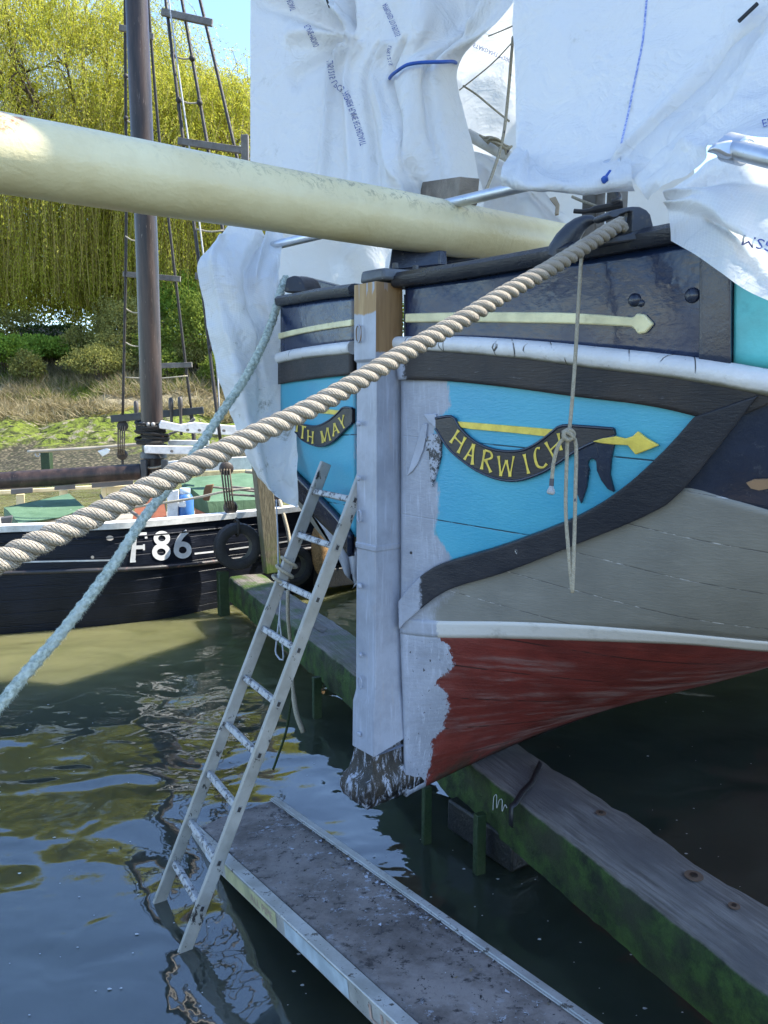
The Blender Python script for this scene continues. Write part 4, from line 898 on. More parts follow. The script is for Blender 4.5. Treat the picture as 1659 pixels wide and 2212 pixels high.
# 4 skirt at the right edge
t4 = thing('tarpaulin', 'see-through white mesh skirt hanging over the rail at the right edge', 'tarpaulin', tuple(pd(1600, 640, 2.1)), TG)
net4 = [[(1436, 412, 2.32), (1490, 380, 2.26), (1540, 345, 2.2), (1610, 325, 2.1), (1780, 330, 1.86)],
        [(1440, 432, 2.3), (1500, 440, 2.2), (1560, 440, 2.12), (1630, 445, 2.02), (1780, 470, 1.8)],
        [(1446, 490, 2.27), (1500, 500, 2.18), (1562, 520, 2.1), (1630, 545, 2.0), (1780, 590, 1.8)],
        [(1448, 520, 2.26), (1498, 548, 2.16), (1556, 588, 2.08), (1622, 632, 1.98), (1780, 700, 1.78)]]
mt4 = sheet(net4, 80, 90, [(.05, .25, .55, .55, .05, .08), (.15, .15, .9, .3, -.04, .09), (.05, .4, .8, .75, .045, .08), (.3, .6, .9, .95, -.03, .07)], 0.008, 4, 6)
part('sheet', mt4, M_TARPG, t4, 180)
printed(t4, mt4, [('0GSM', [(1700, 540), (1660, 522), (1608, 508)], 22, False)], 'printed_lettering')
# 5 backlit sheets behind
t5 = thing('tarpaulin', 'bright sunlit sheet stretched behind the rigging inside the cover', 'tarpaulin', tuple(pd(1000, 560, 6.2)), TG)
net5 = [[(600, -200, 6.6), (800, -200, 6.5), (1000, -200, 6.3), (1200, -200, 6.0), (1500, -200, 5.6)],
        [(590, 200, 6.6), (800, 200, 6.5), (1000, 200, 6.3), (1200, 220, 6.0), (1500, 220, 5.6)],
        [(580, 450, 6.5), (800, 450, 6.4), (1000, 450, 6.2), (1200, 450, 5.9), (1500, 440, 5.5)],
        [(575, 650, 6.4), (800, 650, 6.2), (1000, 650, 6.0), (1200, 650, 5.7), (1500, 650, 5.3)]]
mt5 = sheet(net5, 60, 60, [(.2, .9, .5, .5, .08, .06), (.5, .6, .75, .2, .06, .1), (.3, .95, .1, .7, -.06, .06)], 0.05, 1.2, 7)
part('sheet', mt5, M_TARPB, t5, 180)
printed(t5, mt5, [('FLAME RETARDANT M200', [(1104, 128), (1040, 100), (985, 78)], 9, True)], 'printed_lettering')
t6 = thing('tarpaulin', 'pale crumpled sheet lying over the deck behind the bowsprit', 'tarpaulin', tuple(pd(1150, 470, 4.6)), TG)
net6 = [[(1000, 330, 4.9), (1060, 340, 4.8), (1110, 360, 4.7), (1160, 390, 4.6)],
        [(1040, 400, 4.7), (1110, 405, 4.6), (1165, 415, 4.5), (1200, 440, 4.4)],
        [(1045, 450, 4.6), (1120, 450, 4.5), (1180, 455, 4.4), (1230, 470, 4.3)],
        [(1040, 520, 4.5), (1130, 520, 4.4), (1200, 520, 4.3), (1290, 520, 4.2)]]
part('sheet', sheet(net6, 50, 50, [(.2, .1, .7, .7, .06, .1), (.5, .3, .9, .9, -.05, .1)], 0.03, 3, 8), M_TARPB, t6, 180)
# unseen cover over the bow, its outline shaped to shade the dock
t7 = thing('tarpaulin', 'unseen upper cover of white sheeting over the barge, shaped to shade the dock', 'tarpaulin', tuple(pd(1000, -200, 5)), TG)
mb = MB()
a_, b_, c_, d_ = pd(541, -330, 4.3), pd(1180, -330, 3.8), pd(1780, -330, 2.7), None
zt = 7.2
def up(q, z): return Vector((q.x, q.y, z))
mb.grid([[a_, b_, pd(1290, -330, 3.3), c_, c_ + A * 4.5], [up(q, zt) for q in (a_, b_, pd(1290, -330, 3.3), c_, c_ + A * 4.5)]])
shade_outline = [up(a_, zt), Vector((1.5, 3.5, zt)), Vector((3.0, 3.3, zt)), Vector((4.0, 3.12, zt)), Vector((5.5, 2.88, zt)), Vector((7.0, 3.3, zt)), Vector((9.5, 3.6, zt)), Vector((13, 12, zt)), Vector((7.3, 12.5, zt)), Vector((4.3, 8.3, zt)), Vector((3.25, 6.75, zt))]
mb.add(shade_outline, [tuple(range(11))])
part('sheet', mb, mat_tarp('shade_cover_sheeting', 0.1, 0.25, 0.2), t7, 180)

# ropes inside the cover
M_THINROPE = None
def mat_rope(name, col, dark, scale=90, fl=None):
    t = NT(name); n = t.noise(scale, 6, rough=0.75); c = t.mix(t.mapr(n, 0.32, 0.66), dark, col)
    c = t.mix(t.mapr(t.noise(6, 4), 0.45, 0.7), c, tuple(k * 0.78 for k in col))
    if fl: c = t.mix(t.mapr(t.noise(26, 3, stretch=(1, 1, 0.6)), 0.66, 0.70), c, fl)
    return t.fin(c, 0.9, t.bump(n, 0.9, 0.006), spec=0.15)
t = NT('grey_hemp_rope'); u = t.sep('UV'); n = t.noise(200, 5, rough=.7)
yv = t.math('ADD', t.math('MULTIPLY', u[1], 11.0), t.math('ADD', t.math('MULTIPLY', u[0], -150.0), t.math('MULTIPLY', t.noise(60, 3), 1.6)))
yn = t.math('ABSOLUTE', t.math('SUBTRACT', t.math('FRACT', yv), .5))
c = t.mix(t.mapr(yn, .30, .48), (0.44, 0.39, 0.32), (0.25, 0.215, 0.17)); c = t.mix(t.math('MULTIPLY', t.mapr(n, .42, .62), .5), c, (0.27, 0.23, 0.185)); c = t.mix(t.mapr(t.noise(9, 6, rough=.7), .5, .72), c, (0.30, 0.265, 0.22))
M_ROPE_G = t.fin(c, .9, t.bump(t.math('SUBTRACT', t.math('MULTIPLY', n, .7), t.mapr(yn, .25, .5)), .8, .004), spec=.12)
M_ROPE_B = mat_rope('weathered_blue_rope', (0.60, 0.655, 0.58), (0.23, 0.28, 0.235), 60)
M_ROPE_T = mat_rope('pale_braided_line', (0.46, 0.42, 0.33), (0.30, 0.26, 0.2), 120, (0.12, 0.12, 0.14))
M_ROPE_W = mat_rope('white_line', (0.55, 0.56, 0.58), (0.35, 0.36, 0.38), 120)
RG = 'thin lines inside the sheeting'
def line(pts, r, mat, label, n=24, group=RG, name='rope', cat='rope'):
    mb = MB(); mb.tube(path3(pts, n), r, 8); return single(name, mb, mat, label, cat, group=group, smooth=180)
line([(1108, 80, 4.2), (1098, 200, 4.15), (1086, 300, 4.1), (1062, 380, 4.05), (1045, 420, 4.0)], .0085, M_ROPE_T, 'pale flecked rope hanging down the gap between the two tall sheets')
line([(1000, 185, 4.3), (1030, 205, 4.3), (1066, 235, 4.25), (1100, 262, 4.2)], .0055, M_ROPE_T, 'slack pale line crossing the gap between the sheets at mid height')
line([(992, 195, 4.6), (1060, 140, 4.5), (1110, 88, 4.4)], .004, M_ROPE_T, 'taut thin line rising to the right across the gap between the sheets')
line([(1055, 78, 4.6), (1080, 68, 4.5), (1110, 55, 4.4)], .004, M_ROPE_T, 'short yellowish line at the top of the gap between the sheets')
mb = MB()
for k in range(7):
    c0 = (1078 + 5 * math.sin(k * 2.1), 308 + 6 * math.cos(k * 1.7)); mb.tube(path3([(1036 + k * 3, 292 + k * 3, 4.15), (c0[0] - 12, c0[1] - 6, 4.12 - .01 * k), (c0[0] + 8, c0[1] + 6, 4.1), (1106 - 2 * k, 316 + 3 * k, 4.12)], 18), .006, 7)
single('rope_knot', mb, M_ROPE_T, 'tangled knot of pale rope lashed to a pole in the gap', 'rope', smooth=180)
mb = MB(); mb.tube([pd(1010, 290, 4.3), pd(1110, 345, 4.15)], .03, 12); single('sheeting_pole', mb, paint('white_batten', (0.6, 0.58, 0.54)), 'pale wooden batten under the rope knot in the gap', 'pole')
line([(1236, 425, 3.5), (1262, 436, 3.45), (1300, 450, 3.4), (1320, 458, 3.36)], .0065, M_ROPE_T, 'pale rope slanting down across the windlass posts')
mb = MB(); mb.prism([pd(x, y, 4.1) for x, y in [(1186, 428), (1200, 424), (1208, 440), (1206, 462), (1198, 464), (1200, 446)]], Vector((.01, .03, 0))); single('cloth_strip', mb, paint('brown_cloth', (0.30, 0.25, 0.19), rough=.9), 'brown cloth strip hanging under the sheet edge behind the bowsprit', 'cloth', bevel=0.003)

# ------------------------------------------------------------------ mooring ropes
def laid_rope(path, rad, pitch, name, mat, label, fuzz=0):
    P = path; n = len(P); S = np.r_[0, np.cumsum([(P[i + 1] - P[i]).length for i in range(n - 1)])]
    mb = MB(); r1 = rad * 0.50; ro = rad * 0.54
    for st in range(3):
        pts = []
        T = (P[1] - P[0]).normalized(); N = T.cross(UP).normalized()
        for i in range(n):
            t_ = (P[min(i + 1, n - 1)] - P[max(i - 1, 0)]).normalized(); N = (N - t_ * N.dot(t_)).normalized(); B = t_.cross(N)
            a = 2 * math.pi * (S[i] / pitch + st / 3) ; pts.append(P[i] + (N * math.cos(a) + B * math.sin(a)) * ro)
        rows, uvs = [], []; F_ = None; ss = 0.0
        for i, q in enumerate(pts):
            t2 = (pts[min(i + 1, n - 1)] - pts[max(i - 1, 0)]).normalized(); F_ = t2.cross(UP).normalized() if F_ is None else (F_ - t2 * F_.dot(t2)).normalized(); B2 = t2.cross(F_)
            ss += (q - pts[max(i - 1, 0)]).length; rr2 = r1 * (1 + 0.09 * mnoise.noise(q * 45))
            rows.append([q + (F_ * math.cos(2 * math.pi * k / 14) + B2 * math.sin(2 * math.pi * k / 14)) * rr2 for k in range(15)]); uvs.append([(ss, k / 14) for k in range(15)])
        mb.grid(rows, uvs)
    return mb, S
def fuzz_on(mb_src, count, lo, hi, wd, seed):
    """loose fibre ends standing off a rope"""
    v = np.array(mb_src.v); c = v.mean(axis=0); r_ = random.Random(seed); mb = MB()
    fs = mb_src.f
    for k in range(count):
        f = fs[r_.randrange(len(fs))]
        if len(f) > 4: continue
        p = [Vector(mb_src.v[i]) for i in f]; nn = (p[1] - p[0]).cross(p[2] - p[0])
        if nn.length < 1e-12: continue
        nn.normalize(); o = p[0].lerp(p[2], r_.random()).lerp(p[1], r_.random() * .5)
        d = (nn + Vector((r_.uniform(-1, 1), r_.uniform(-1, 1), r_.uniform(-1.3, .7))) * .8).normalized(); L = r_.uniform(lo, hi)
        sd = d.cross(Vector((r_.uniform(-1, 1), r_.uniform(-1, 1), r_.uniform(-1, 1)))).normalized() * wd
        mid = o + d * L * .6 + Vector((0, 0, -L * .1)); mb.add([o - sd, o + sd, mid + sd * .7, mid - sd * .7, o + d * L + Vector((0, 0, -L * .35))], [(0, 1, 2, 3), (3, 2, 4)])
    return mb
def inv_path(pts2, d0, d1, n):
    P = cr(pts2, n); s = np.r_[0, np.cumsum(np.hypot(*np.diff(P, axis=0).T))]; s /= s[-1]
    return [pd(x, y, 1 / ((1 - k) / d0 + k / d1)) for (x, y), k in zip(P, s)]
TK = [(1345, 486), (1325, 493), (1200, 572), (1090, 635), (1000, 690), (862, 769), (700, 866), (560, 935), (400, 1014), (200, 1116), (0, 1212), (-160, 1282)]
tp = inv_path(TK, 2.36, 1.36, 420); e_ = (tp[-1] - tp[-12]).normalized(); tp += [tp[-1] + e_ * (.011 * k) for k in range(1, 200)]
ro = thing('mooring_rope', 'thick grey three-strand mooring rope running from the port fairlead to the left edge', 'mooring rope', tuple(tp[200]))
mbr, S_ = laid_rope(tp, 0.0238, 0.100, 'rope', M_ROPE_G, '')
rp = part('laid_strands', mbr, M_ROPE_G, ro, 180)
part('loose_fibres', fuzz_on(mbr, 42000, .0012, .0045, .00026, 3), M_ROPE_G, ro, 180)
GK = [(618, 600), (609, 620), (590, 688), (560, 760), (520, 832), (478, 892), (430, 965), (370, 1045), (310, 1120), (250, 1212), (150, 1345), (60, 1450), (0, 1522), (-70, 1606)]
gp = inv_path(GK, 4.15, 2.45, 300); e_ = (gp[-1] - gp[-12]).normalized(); gp += [gp[-1] + e_ * (.012 * k) for k in range(1, 150)]
go = thing('mooring_rope', 'frayed pale blue mooring rope running from the starboard fairlead to the lower left', 'mooring rope', tuple(gp[150]))
mb = MB(); n = len(gp); Sg = np.r_[0, np.cumsum([(gp[i + 1] - gp[i]).length for i in range(n - 1)])]; m = 20; vs = []; N = None
gp2 = [gp[0].lerp(gp[1], 0)]
N = (gp[1] - gp[0]).cross(UP).normalized(); idx = np.linspace(0, n - 1, 1200); rows = []
for q in idx:
    i = int(q); k = q - i; p = gp[i].lerp(gp[min(i + 1, n - 1)], k); t_ = (gp[min(i + 2, n - 1)] - gp[max(i - 2, 0)]).normalized(); N = (N - t_ * N.dot(t_)).normalized(); B = t_.cross(N)
    s = Sg[i] + k * (Sg[min(i + 1, n - 1)] - Sg[i]); row = []
    for j in range(m):
        a = 2 * math.pi * j / m
        br = 0.5 * (abs(math.sin(2 * a + s * 75)) + abs(math.sin(2 * a - s * 75)))
        pp = p + (N * math.cos(a) + B * math.sin(a)) * .022; rr_ = 0.0195 * (0.76 + 0.36 * br) * (1 + 0.12 * mnoise.noise(pp * 34) + .07 * mnoise.noise(pp * 90))
        row.append(p + (N * math.cos(a) + B * math.sin(a)) * rr_)
    rows.append(row + [row[0]])
mb.grid(rows)
part('plaited_core', mb, M_ROPE_B, go, 180)
part('loose_fibres', fuzz_on(mb, 14000, .003, .010, .0005, 5), M_ROPE_B, go, 180)
# thin line hanging from the rail with a knot, doubled below
hl = thing('hanging_line', 'thin pale line hanging down the port bow, knotted and doubled beside the lettering', 'rope', tuple(pd(1234, 1280, 2.6)))
def dd(y): return 2.50 + (y - 545) * 0.00012
mb = MB(); mb.tube(path3([(1262, 520, 2.52), (1257, 545, 2.46), (1250, 650, 2.45), (1241, 800, 2.45), (1233, 900, 2.45), (1228, 945, 2.45)], 40), .0062, 9)
mb.tube(path3([(1226, 940, 2.44), (1224, 1000, 2.45), (1222, 1100, 2.46), (1228, 1190, 2.47), (1236, 1278, 2.48)], 40), .0062, 9)
mb.tube(path3([(1232, 940, 2.44), (1244, 960, 2.44), (1243, 1060, 2.45), (1241, 1150, 2.46), (1238, 1240, 2.47), (1236, 1280, 2.48)], 40), .0062, 9)
mb.tube(path3([(1236, 945, 2.43), (1216, 950, 2.43), (1204, 968, 2.44), (1196, 1000, 2.45), (1192, 1036, 2.46)], 24), .0062, 9); part('line', mb, M_ROPE_T, hl, 180)
mb = MB(); mb.tube(path3([(1216, 934, 2.44), (1230, 928, 2.42), (1240, 938, 2.43), (1230, 950, 2.425), (1218, 944, 2.42), (1222, 932, 2.42), (1238, 944, 2.42), (1224, 952, 2.43)], 50), .0068, 9); part('knot', mb, M_ROPE_T, hl, 180)
mb = MB(); mb.tube(path3([(1192, 1034, 2.46), (1191, 1050, 2.46)], 6), .0075, 10); part('whipping', mb, paint('whipping_tape', (0.05, 0.05, 0.06)), hl, 60)
mb = MB(); mb.tube(path3([(1191, 1050, 2.46), (1190, 1062, 2.46), (1189, 1068, 2.46)], 6), [.007, .008, .011, .013, .013, .009], 10); part('frayed_end', mb, M_ROPE_W, hl, 180)

# ------------------------------------------------------------------ dock beam, posts
def mat_mossbeam():
    t = NT('mossy_dock_timber'); p = t.node('ShaderNodeNewGeometry'); s = t.node('ShaderNodeSeparateXYZ'); t.l.new(p.outputs['Normal'], s.inputs[0])
    ps = t.node('ShaderNodeSeparateXYZ'); t.l.new(p.outputs['Position'], ps.inputs[0])
    rot = (0, 0, R(64))
    g = t.noise(7, 8, stretch=(0.5, 9, 9), rough=0.7, rot=(0, 0, R(64)))
    top = t.mix(t.mapr(g, 0.32, 0.68), (0.095, 0.080, 0.070), (0.235, 0.21, 0.19))
    top = t.mix(t.mapr(t.noise(2.2, 5), 0.42, 0.7), top, (0.11, 0.098, 0.092))
    top = t.mix(t.math('MULTIPLY', t.mapr(t.noise(3.1, 7, rough=0.7), 0.4, 0.62), t.mapr(ps.outputs[1], 4.2, 6.2)), top, (0.06, 0.10, 0.02))
    top = t.mix(t.mapr(t.noise(60, 5, rough=0.8), 0.74, 0.755), top, (0.5, 0.5, 0.5))
    n = t.noise(9, 9, rough=0.75); sd = t.mix(t.mapr(n, 0.35, 0.66), (0.009, 0.016, 0.006), (0.048, 0.098, 0.018))
    sd = t.mix(t.mapr(t.noise(2.4, 5), 0.5, 0.7), sd, (0.03, 0.035, 0.018))
    up = t.mapr(t.math('ADD', s.outputs[2], t.math('MULTIPLY', t.math('SUBTRACT', n, 0.5), 0.5)), 0.45, 0.75)
    c = t.mix(up, sd, top)
    h = t.mix(up, t.noise(40, 8, rough=0.75), g)
    return t.fin(c, 0.62, t.bump(h, 0.9, 0.014), spec=0.35)
M_MOSS = mat_mossbeam()
zb = 0.45; bw = 0.37; bh = 0.255
fa, fb = pz(494, 1246, zb), pz(1659, 2145, zb); bd = (fb - fa).normalized(); bs = UP.cross(bd).normalized() * 1.0
if bs.y < 0: bs = -bs
beam = thing('dock_beam', 'long mossy timber beam running under the barge forefoot across the dock', 'timber beam', tuple((fa + fb) / 2))
mb = MB(); rows = []; Lbm = (fb - fa).length + 0.9
for k in np.linspace(0, 1, 200):
    c0 = fa + bd * (Lbm * k); row = []
    e1 = 0.012 * mnoise.noise(Vector((k * 40, 1, 0))) + .01 * mnoise.noise(Vector((k * 110, 2, 0))); e2 = 0.03 * max(-.4, mnoise.noise(Vector((k * 22, 5, 0)))) + .016 * mnoise.noise(Vector((k * 90, 7, 0)))
    e3 = 0.02 * mnoise.noise(Vector((k * 30, 9, 0)))
    for (sx, z) in ((e1 - .0, -bh + e3), (e1 - .006, -bh * .5), (e1, -.02), (e1 + .02, 0), (bw * .5, .004), (bw - .03 + e2, -.004), (bw + e2, -.03), (bw + e2, -bh)):
        q = c0 + bs * sx; q.z = zb + z + 0.006 * mnoise.noise(Vector((k * 60, sx * 9, z * 9))); row.append(q)
    rows.append(row + [row[0]])
mb.grid(rows); mb.add(rows[0][:8], [tuple(range(7, -1, -1))]); mb.add(rows[-1][:8], [tuple(range(8))])
part('beam_timber', mb, M_MOSS, beam, 50)
M_HOLE = paint('rust_hole', (0.03, 0.02, 0.014), dirt=(0.12, 0.06, 0.03)); M_RUSTR = paint('rust_stain_ring', (0.13, 0.075, 0.045), dirt=(0.05, 0.03, 0.02), rough=.8)
for (x, y, r) in ((1298, 1756, .022), (1499, 1892, .034), (1586, 1957, .020)):
    c0 = pz(x, y, zb + .007); m1 = MB(); m1.tube([c0, c0 + UP * .002], r, 18); m1o = part('bolt_plate', m1, M_RUSTR, beam, 60)
    m2 = MB(); m2.tube([c0 + UP * .0015, c0 + UP * .006], r * .42, 10); part('bolt_hole', m2, M_HOLE, beam, 60)
mb = MB(); q = [pz(x, y, zb + .008) for x, y in ((672, 1352), (684, 1343), (709, 1357), (697, 1367))]; mb.add(q, [(0, 1, 2, 3)]); part('mortise', mb, M_HOLE, beam)
M_DARKW = paint('wet_black_timber', (0.011, 0.011, 0.010), dirt=(0.03, 0.034, 0.02), dirt_amt=0.6, rough=0.4, bump=0.9, scale=9)
M_GREENW = paint('weedy_green_timber', (0.016, 0.036, 0.010), dirt=(0.010, 0.012, 0.008), dirt_amt=0.8, rough=0.6, bump=0.8, scale=12)
# lower packing timbers and stakes beside the beam
lt = thing('packing_timber', 'dark wet timber wedged under the mossy dock beam near the forefoot', 'timber', tuple(pz(1030, 1760, .2)))
mb = MB(); a = pz(930, 1700, .30); b = pz(1068, 1790, .30); mb.beam(a + bs * .16 - UP * .16, b + bs * .16 - UP * .16, .14, .16); part('timber', mb, M_DARKW, lt, 30, bevel=0.012)
mb = MB(); a = pz(1060, 1800, .2); mb.box(a + bs * .16 - UP * .10, (.16, .14, .14), (bd, bs, UP)); part('block', mb, M_DARKW, lt, 30, bevel=0.012)
for (x, y0, y1, wd, lab) in ((1037, 1757, 1850, .035, 'green weedy stake standing against the dock beam near the forefoot'), (922, 1700, 1745, .03, 'small green stake just under the red forefoot of the barge'), (684, 1462, 1524, .04, 'green stake against the dock beam left of the stem')):
    a = pz(x, y0, .30); b = Vector((a.x, a.y, -.1)); mb = MB(); mb.beam(b, a, wd * 1.5, wd, bd); single('stake', mb, M_GREENW, lab, 'stake', group='weedy stakes beside the dock beam', bevel=0.004)
mb = MB(); a = pz(481, 1234, .47); mb.beam(Vector((a.x, a.y, -.6)), a, .11, .10, bd); single('dock_pile', mb, M_GREENW, 'short green pile standing in the water at the far end of the beam', 'post', bevel=0.008)
t = NT('grey_green_post'); ps = t.node('ShaderNodeNewGeometry'); s = t.node('ShaderNodeSeparateXYZ'); t.l.new(ps.outputs['Position'], s.inputs[0])
g = t.noise(16, 7, stretch=(4, 4, .5), rough=.7); c = t.mix(t.mapr(g, .35, .68), (0.09, 0.075, 0.045), (0.20, 0.175, 0.115))
c = t.mix(t.math('MULTIPLY', t.mapr(t.noise(6, 7), .4, .6), t.mapr(s.outputs[2], 0.95, 0.5)), c, (0.075, 0.11, 0.02)); M_POST = t.fin(c, .75, t.bump(g, .8, .01))
mb = MB(); a = pz(588, 1236, .44); b = py_(566, 1025, a.y + .02); mb.beam(a, b + (b - a) * .25, .165, .15, bd); single('dock_post', mb, M_POST, 'square weathered post with green foot standing on the far end of the beam', 'post', bevel=0.008)
# chalk scribble on the beam's front face
def on_face(x, y):
    r = ray(x, y); k = (fa - bs * .004 - CAM).dot(bs) / r.dot(bs); return CAM + r * k - bs * .003
mb = MB(); mb.tube([on_face(x, y) for x, y in cr([(1066, 1750), (1068, 1722), (1074, 1718), (1074, 1745), (1080, 1728), (1086, 1728), (1086, 1752), (1092, 1738), (1096, 1745)], 60)], .0016, 5); part('chalk_mark', mb, paint('chalk', (0.6, 0.6, 0.6), rough=.9), beam, 180)
# black strap on the beam
mb = MB(); rr = []
for (x, y, z) in ((1168, 1648, zb + .012), (1150, 1690, zb + .012), (1128, 1712, zb + .012), (1114, 1735, zb + .01)):
    c0 = pz(x, y, z); rr.append([c0 - bd * .016, c0 + bd * .016])
c0 = pz(1110, 1742, zb) ; rr += [[c0 - bs * .012 - UP * d - bd * .014, c0 - bs * .012 - UP * d + bd * .014] for d in (.0, .05, .09)]
mb.grid(rr); single('strap', mb, paint('black_strap', (0.015, 0.015, 0.017), rough=.5), 'torn black strap draped over the edge of the mossy dock beam', 'strap', solid=0.004)

# ------------------------------------------------------------------ staging board
t = NT('worn_deck_board'); rz = R(-55)
n = t.noise(4, 9, rough=.72); c = t.mix(t.mapr(n, .35, .65), (0.12, 0.098, 0.085), (0.27, 0.23, 0.205))
c = t.mix(t.mapr(t.noise(13, 8, rough=.75), .54, .64), c, (0.045, 0.038, 0.036))
c = t.mix(t.mapr(t.noise(38, 6, rough=.8, stretch=(1, .6, 1)), .60, .62), c, (0.016, 0.014, 0.015))
ps = t.sep('Object')
c = t.mix(t.math('MULTIPLY', t.mapr(t.noise(24, 8, rough=.8), .57, .59), t.mapr(t.noise(1.7, 3), .42, .58)), c, (0.40, 0.42, 0.46))
c = t.mix(t.mapr(t.noise(30, 4, stretch=(.25, 3, 1), rough=.6, rot=(0, 0, R(20))), .735, .745), c, (0.42, 0.42, 0.44))
M_BOARD = t.fin(c, .68, t.bump(t.noise(32, 8, rough=.7), .7, .006), spec=.35)
t = NT('stained_aluminium_rail'); n = t.noise(6, 8, rough=.7); c = t.mix(t.mapr(n, .35, .65), (0.36, 0.355, 0.33), (0.54, 0.53, 0.50)); c = t.mix(t.mapr(t.noise(24, 7, rough=.8), .575, .61), c, (0.10, 0.085, 0.07))
M_ALR = t.fin(c, t.mapr(n, .3, .7, .38, .6), t.bump(t.noise(45, 5), .25, .004), metal=.35)
z0_, z1_ = -0.015, 0.40
LF, LN = pz(430, 1790, z0_ + .02), pz(888, 2206, z1_); RF, RN = pz(588, 1716, z0_), pz(1295, 2208, z1_)
ax = ((LN - LF).normalized() + (RN - RF).normalized()).normalized(); LN = LF + (LN - LF).length * (LN - LF).normalized()
stg = thing('staging_board', 'paint-splashed scaffold staging board sloping into the water beside the ladder', 'staging board', tuple((LF + RN) / 2))
def along(a, b, k): return a + (b - a) * k
kk0, kk1 = -0.28, 1.4
dn = ax.cross((RF - LF).normalized()).normalized(); dn = dn if dn.z > 0 else -dn
def lerp4(u, k): return along(along(LF, LN, k), along(RF, RN, k), u)
mb = MB(); rows = []
for k in np.linspace(kk0, kk1, 60):
    rows.append([lerp4(u, k) + dn * (0.0 + 0.003 * mnoise.noise(Vector((k * 9, u * 5, 0)))) for u in np.linspace(0.035, .905, 12)])
mb.grid(rows, flip=True); part('deck_panel', mb, M_BOARD, stg, 60, solid=0.018)
def chan(u0, u1, dz0, dz1):
    mb = MB(); mb.hexa([lerp4(u0, kk0) - dn * dz0, lerp4(u1, kk0) - dn * dz0, lerp4(u1, kk1) - dn * dz0, lerp4(u0, kk1) - dn * dz0], [lerp4(u0, kk0) + dn * dz1, lerp4(u1, kk0) + dn * dz1, lerp4(u1, kk1) + dn * dz1, lerp4(u0, kk1) + dn * dz1]); return mb
rl = part('side_rail', chan(-.10, .022, .075, .004), M_ALR, stg, 30, bevel=0.004)
rr_ = part('side_rail', chan(.925, 1.0, .075, .006), M_ALR, stg, 30, bevel=0.004)
part('rail_lip', chan(.905, .922, .006, .004), M_ALR, stg, 30, bevel=0.002)
# stickers and faded prints on the outer face of the near rail
def face(k, h, o=.0015):   # k along, h 0 bottom..1 top
    a = lerp4(-.10, k) - dn * .075; b = lerp4(-.10, k) + dn * .004; out = (lerp4(-.2, k) - lerp4(0, k)).normalized(); return along(a, b, h) + out * o
def sticker(k0, k1, h0, h1, mat, name, o=.0015):
    mb = MB(); mb.grid([[face(k, h0, o) for k in np.linspace(k0, k1, 6)], [face(k, h1, o) for k in np.linspace(k0, k1, 6)]]); return part(name, mb, mat, stg, 180)
sticker(.115, .20, .15, .8, paint('white_sticker', (0.55, 0.58, 0.62), dirt=(0.3, 0.3, 0.32), scale=30), 'label_sticker')
sticker(.26, .56, .1, .9, paint('faded_yellow_patch', (0.50, 0.48, 0.27), dirt=(0.4, 0.4, 0.36), dirt_amt=.8, scale=12), 'yellow_patch')
sticker(.60, .86, .1, .9, paint('faded_blue_patch', (0.40, 0.47, 0.52), dirt=(0.45, 0.45, 0.45), dirt_amt=.7, scale=12), 'blue_patch')
def rail_text(text, k0, k1, h0, h1, mat, name):
    cu = bpy.data.curves.new('txt', 'FONT'); cu.body = text; cu.size = 1; cu.resolution_u = 2; ob = bpy.data.objects.new('txt', cu); me = ob.to_mesh()
    co = np.array([v.co[:2] for v in me.vertices]); fs = [tuple(p.vertices) for p in me.polygons]; x = (co[:, 0] - co[:, 0].min()) / np.ptp(co[:, 0]); y = (co[:, 1] - co[:, 1].min()) / np.ptp(co[:, 1])
    mb = MB(); mb.add([face(k0 + (k1 - k0) * a, h0 + (h1 - h0) * b, .003) for a, b in zip(x, y)], fs); ob.to_mesh_clear(); bpy.data.objects.remove(ob); return part(name, mb, mat, stg, 180)
M_REDP = paint('faded_red_print', (0.42, 0.30, 0.25), dirt=(0.44, 0.42, 0.34), dirt_amt=1.0, scale=60)
rail_text('ALL PIPE', .42, .54, .3, .7, M_REDP, 'printed_lettering'); rail_text('LIPPIN', .93, 1.12, .2, .8, M_REDP, 'printed_lettering')

# ------------------------------------------------------------------ ladder
t = NT('paint_spotted_aluminium'); n = t.noise(7, 7); c = t.mix(t.mapr(n, .3, .7), (0.27, 0.265, 0.24), (0.40, 0.39, 0.365)); c = t.mix(t.mapr(t.noise(20, 8, rough=.8, stretch=(1, 1, .6)), .59, .615), c, (0.035, 0.032, 0.03))
c = t.mix(t.mapr(t.noise(14, 8, rough=.8), .67, .69), c, (0.72, 0.73, 0.76)); M_LAD = t.fin(c, t.mapr(n, .3, .7, .4, .62), t.bump(t.noise(50, 5), .25, .004), metal=.3)
t = NT('worn_rung'); c = t.mix(t.mapr(t.noise(34, 7, rough=.8), .5, .58), (0.42, 0.42, 0.42), (0.05, 0.045, 0.05)); M_RUNG = t.fin(c, .55, t.bump(t.noise(60), .4, .004), metal=.2)
FL_, FR_ = pz(345, 1946, 0), pz(400, 2052, 0); rung = (FR_ - FL_); lw = rung.length; rung.normalize(); lean = Vector((-rung.y, rung.x, 0)); lean = lean if lean.x > 0 else -lean
best = min(((abs(0), dh) for dh in [0]), default=None)
def top_for(px, py):
    r = ray(px, py); # solve FL + lean*dh + UP*z on the ray
    M_ = np.array([[lean.x, 0, -r.x], [lean.y, 0, -r.y], [0, 1, -r.z]]); sol = np.linalg.solve(M_, np.array(CAM - FL_)); return FL_ + lean * sol[0] + UP * sol[1]
TL = top_for(704, 1000); ldir = (TL - FL_).normalized(); Llen = (TL - FL_).length
lad = thing('ladder', 'paint-spotted aluminium ladder leaning on the barge bow with its foot in the water', 'ladder', tuple(FL_))
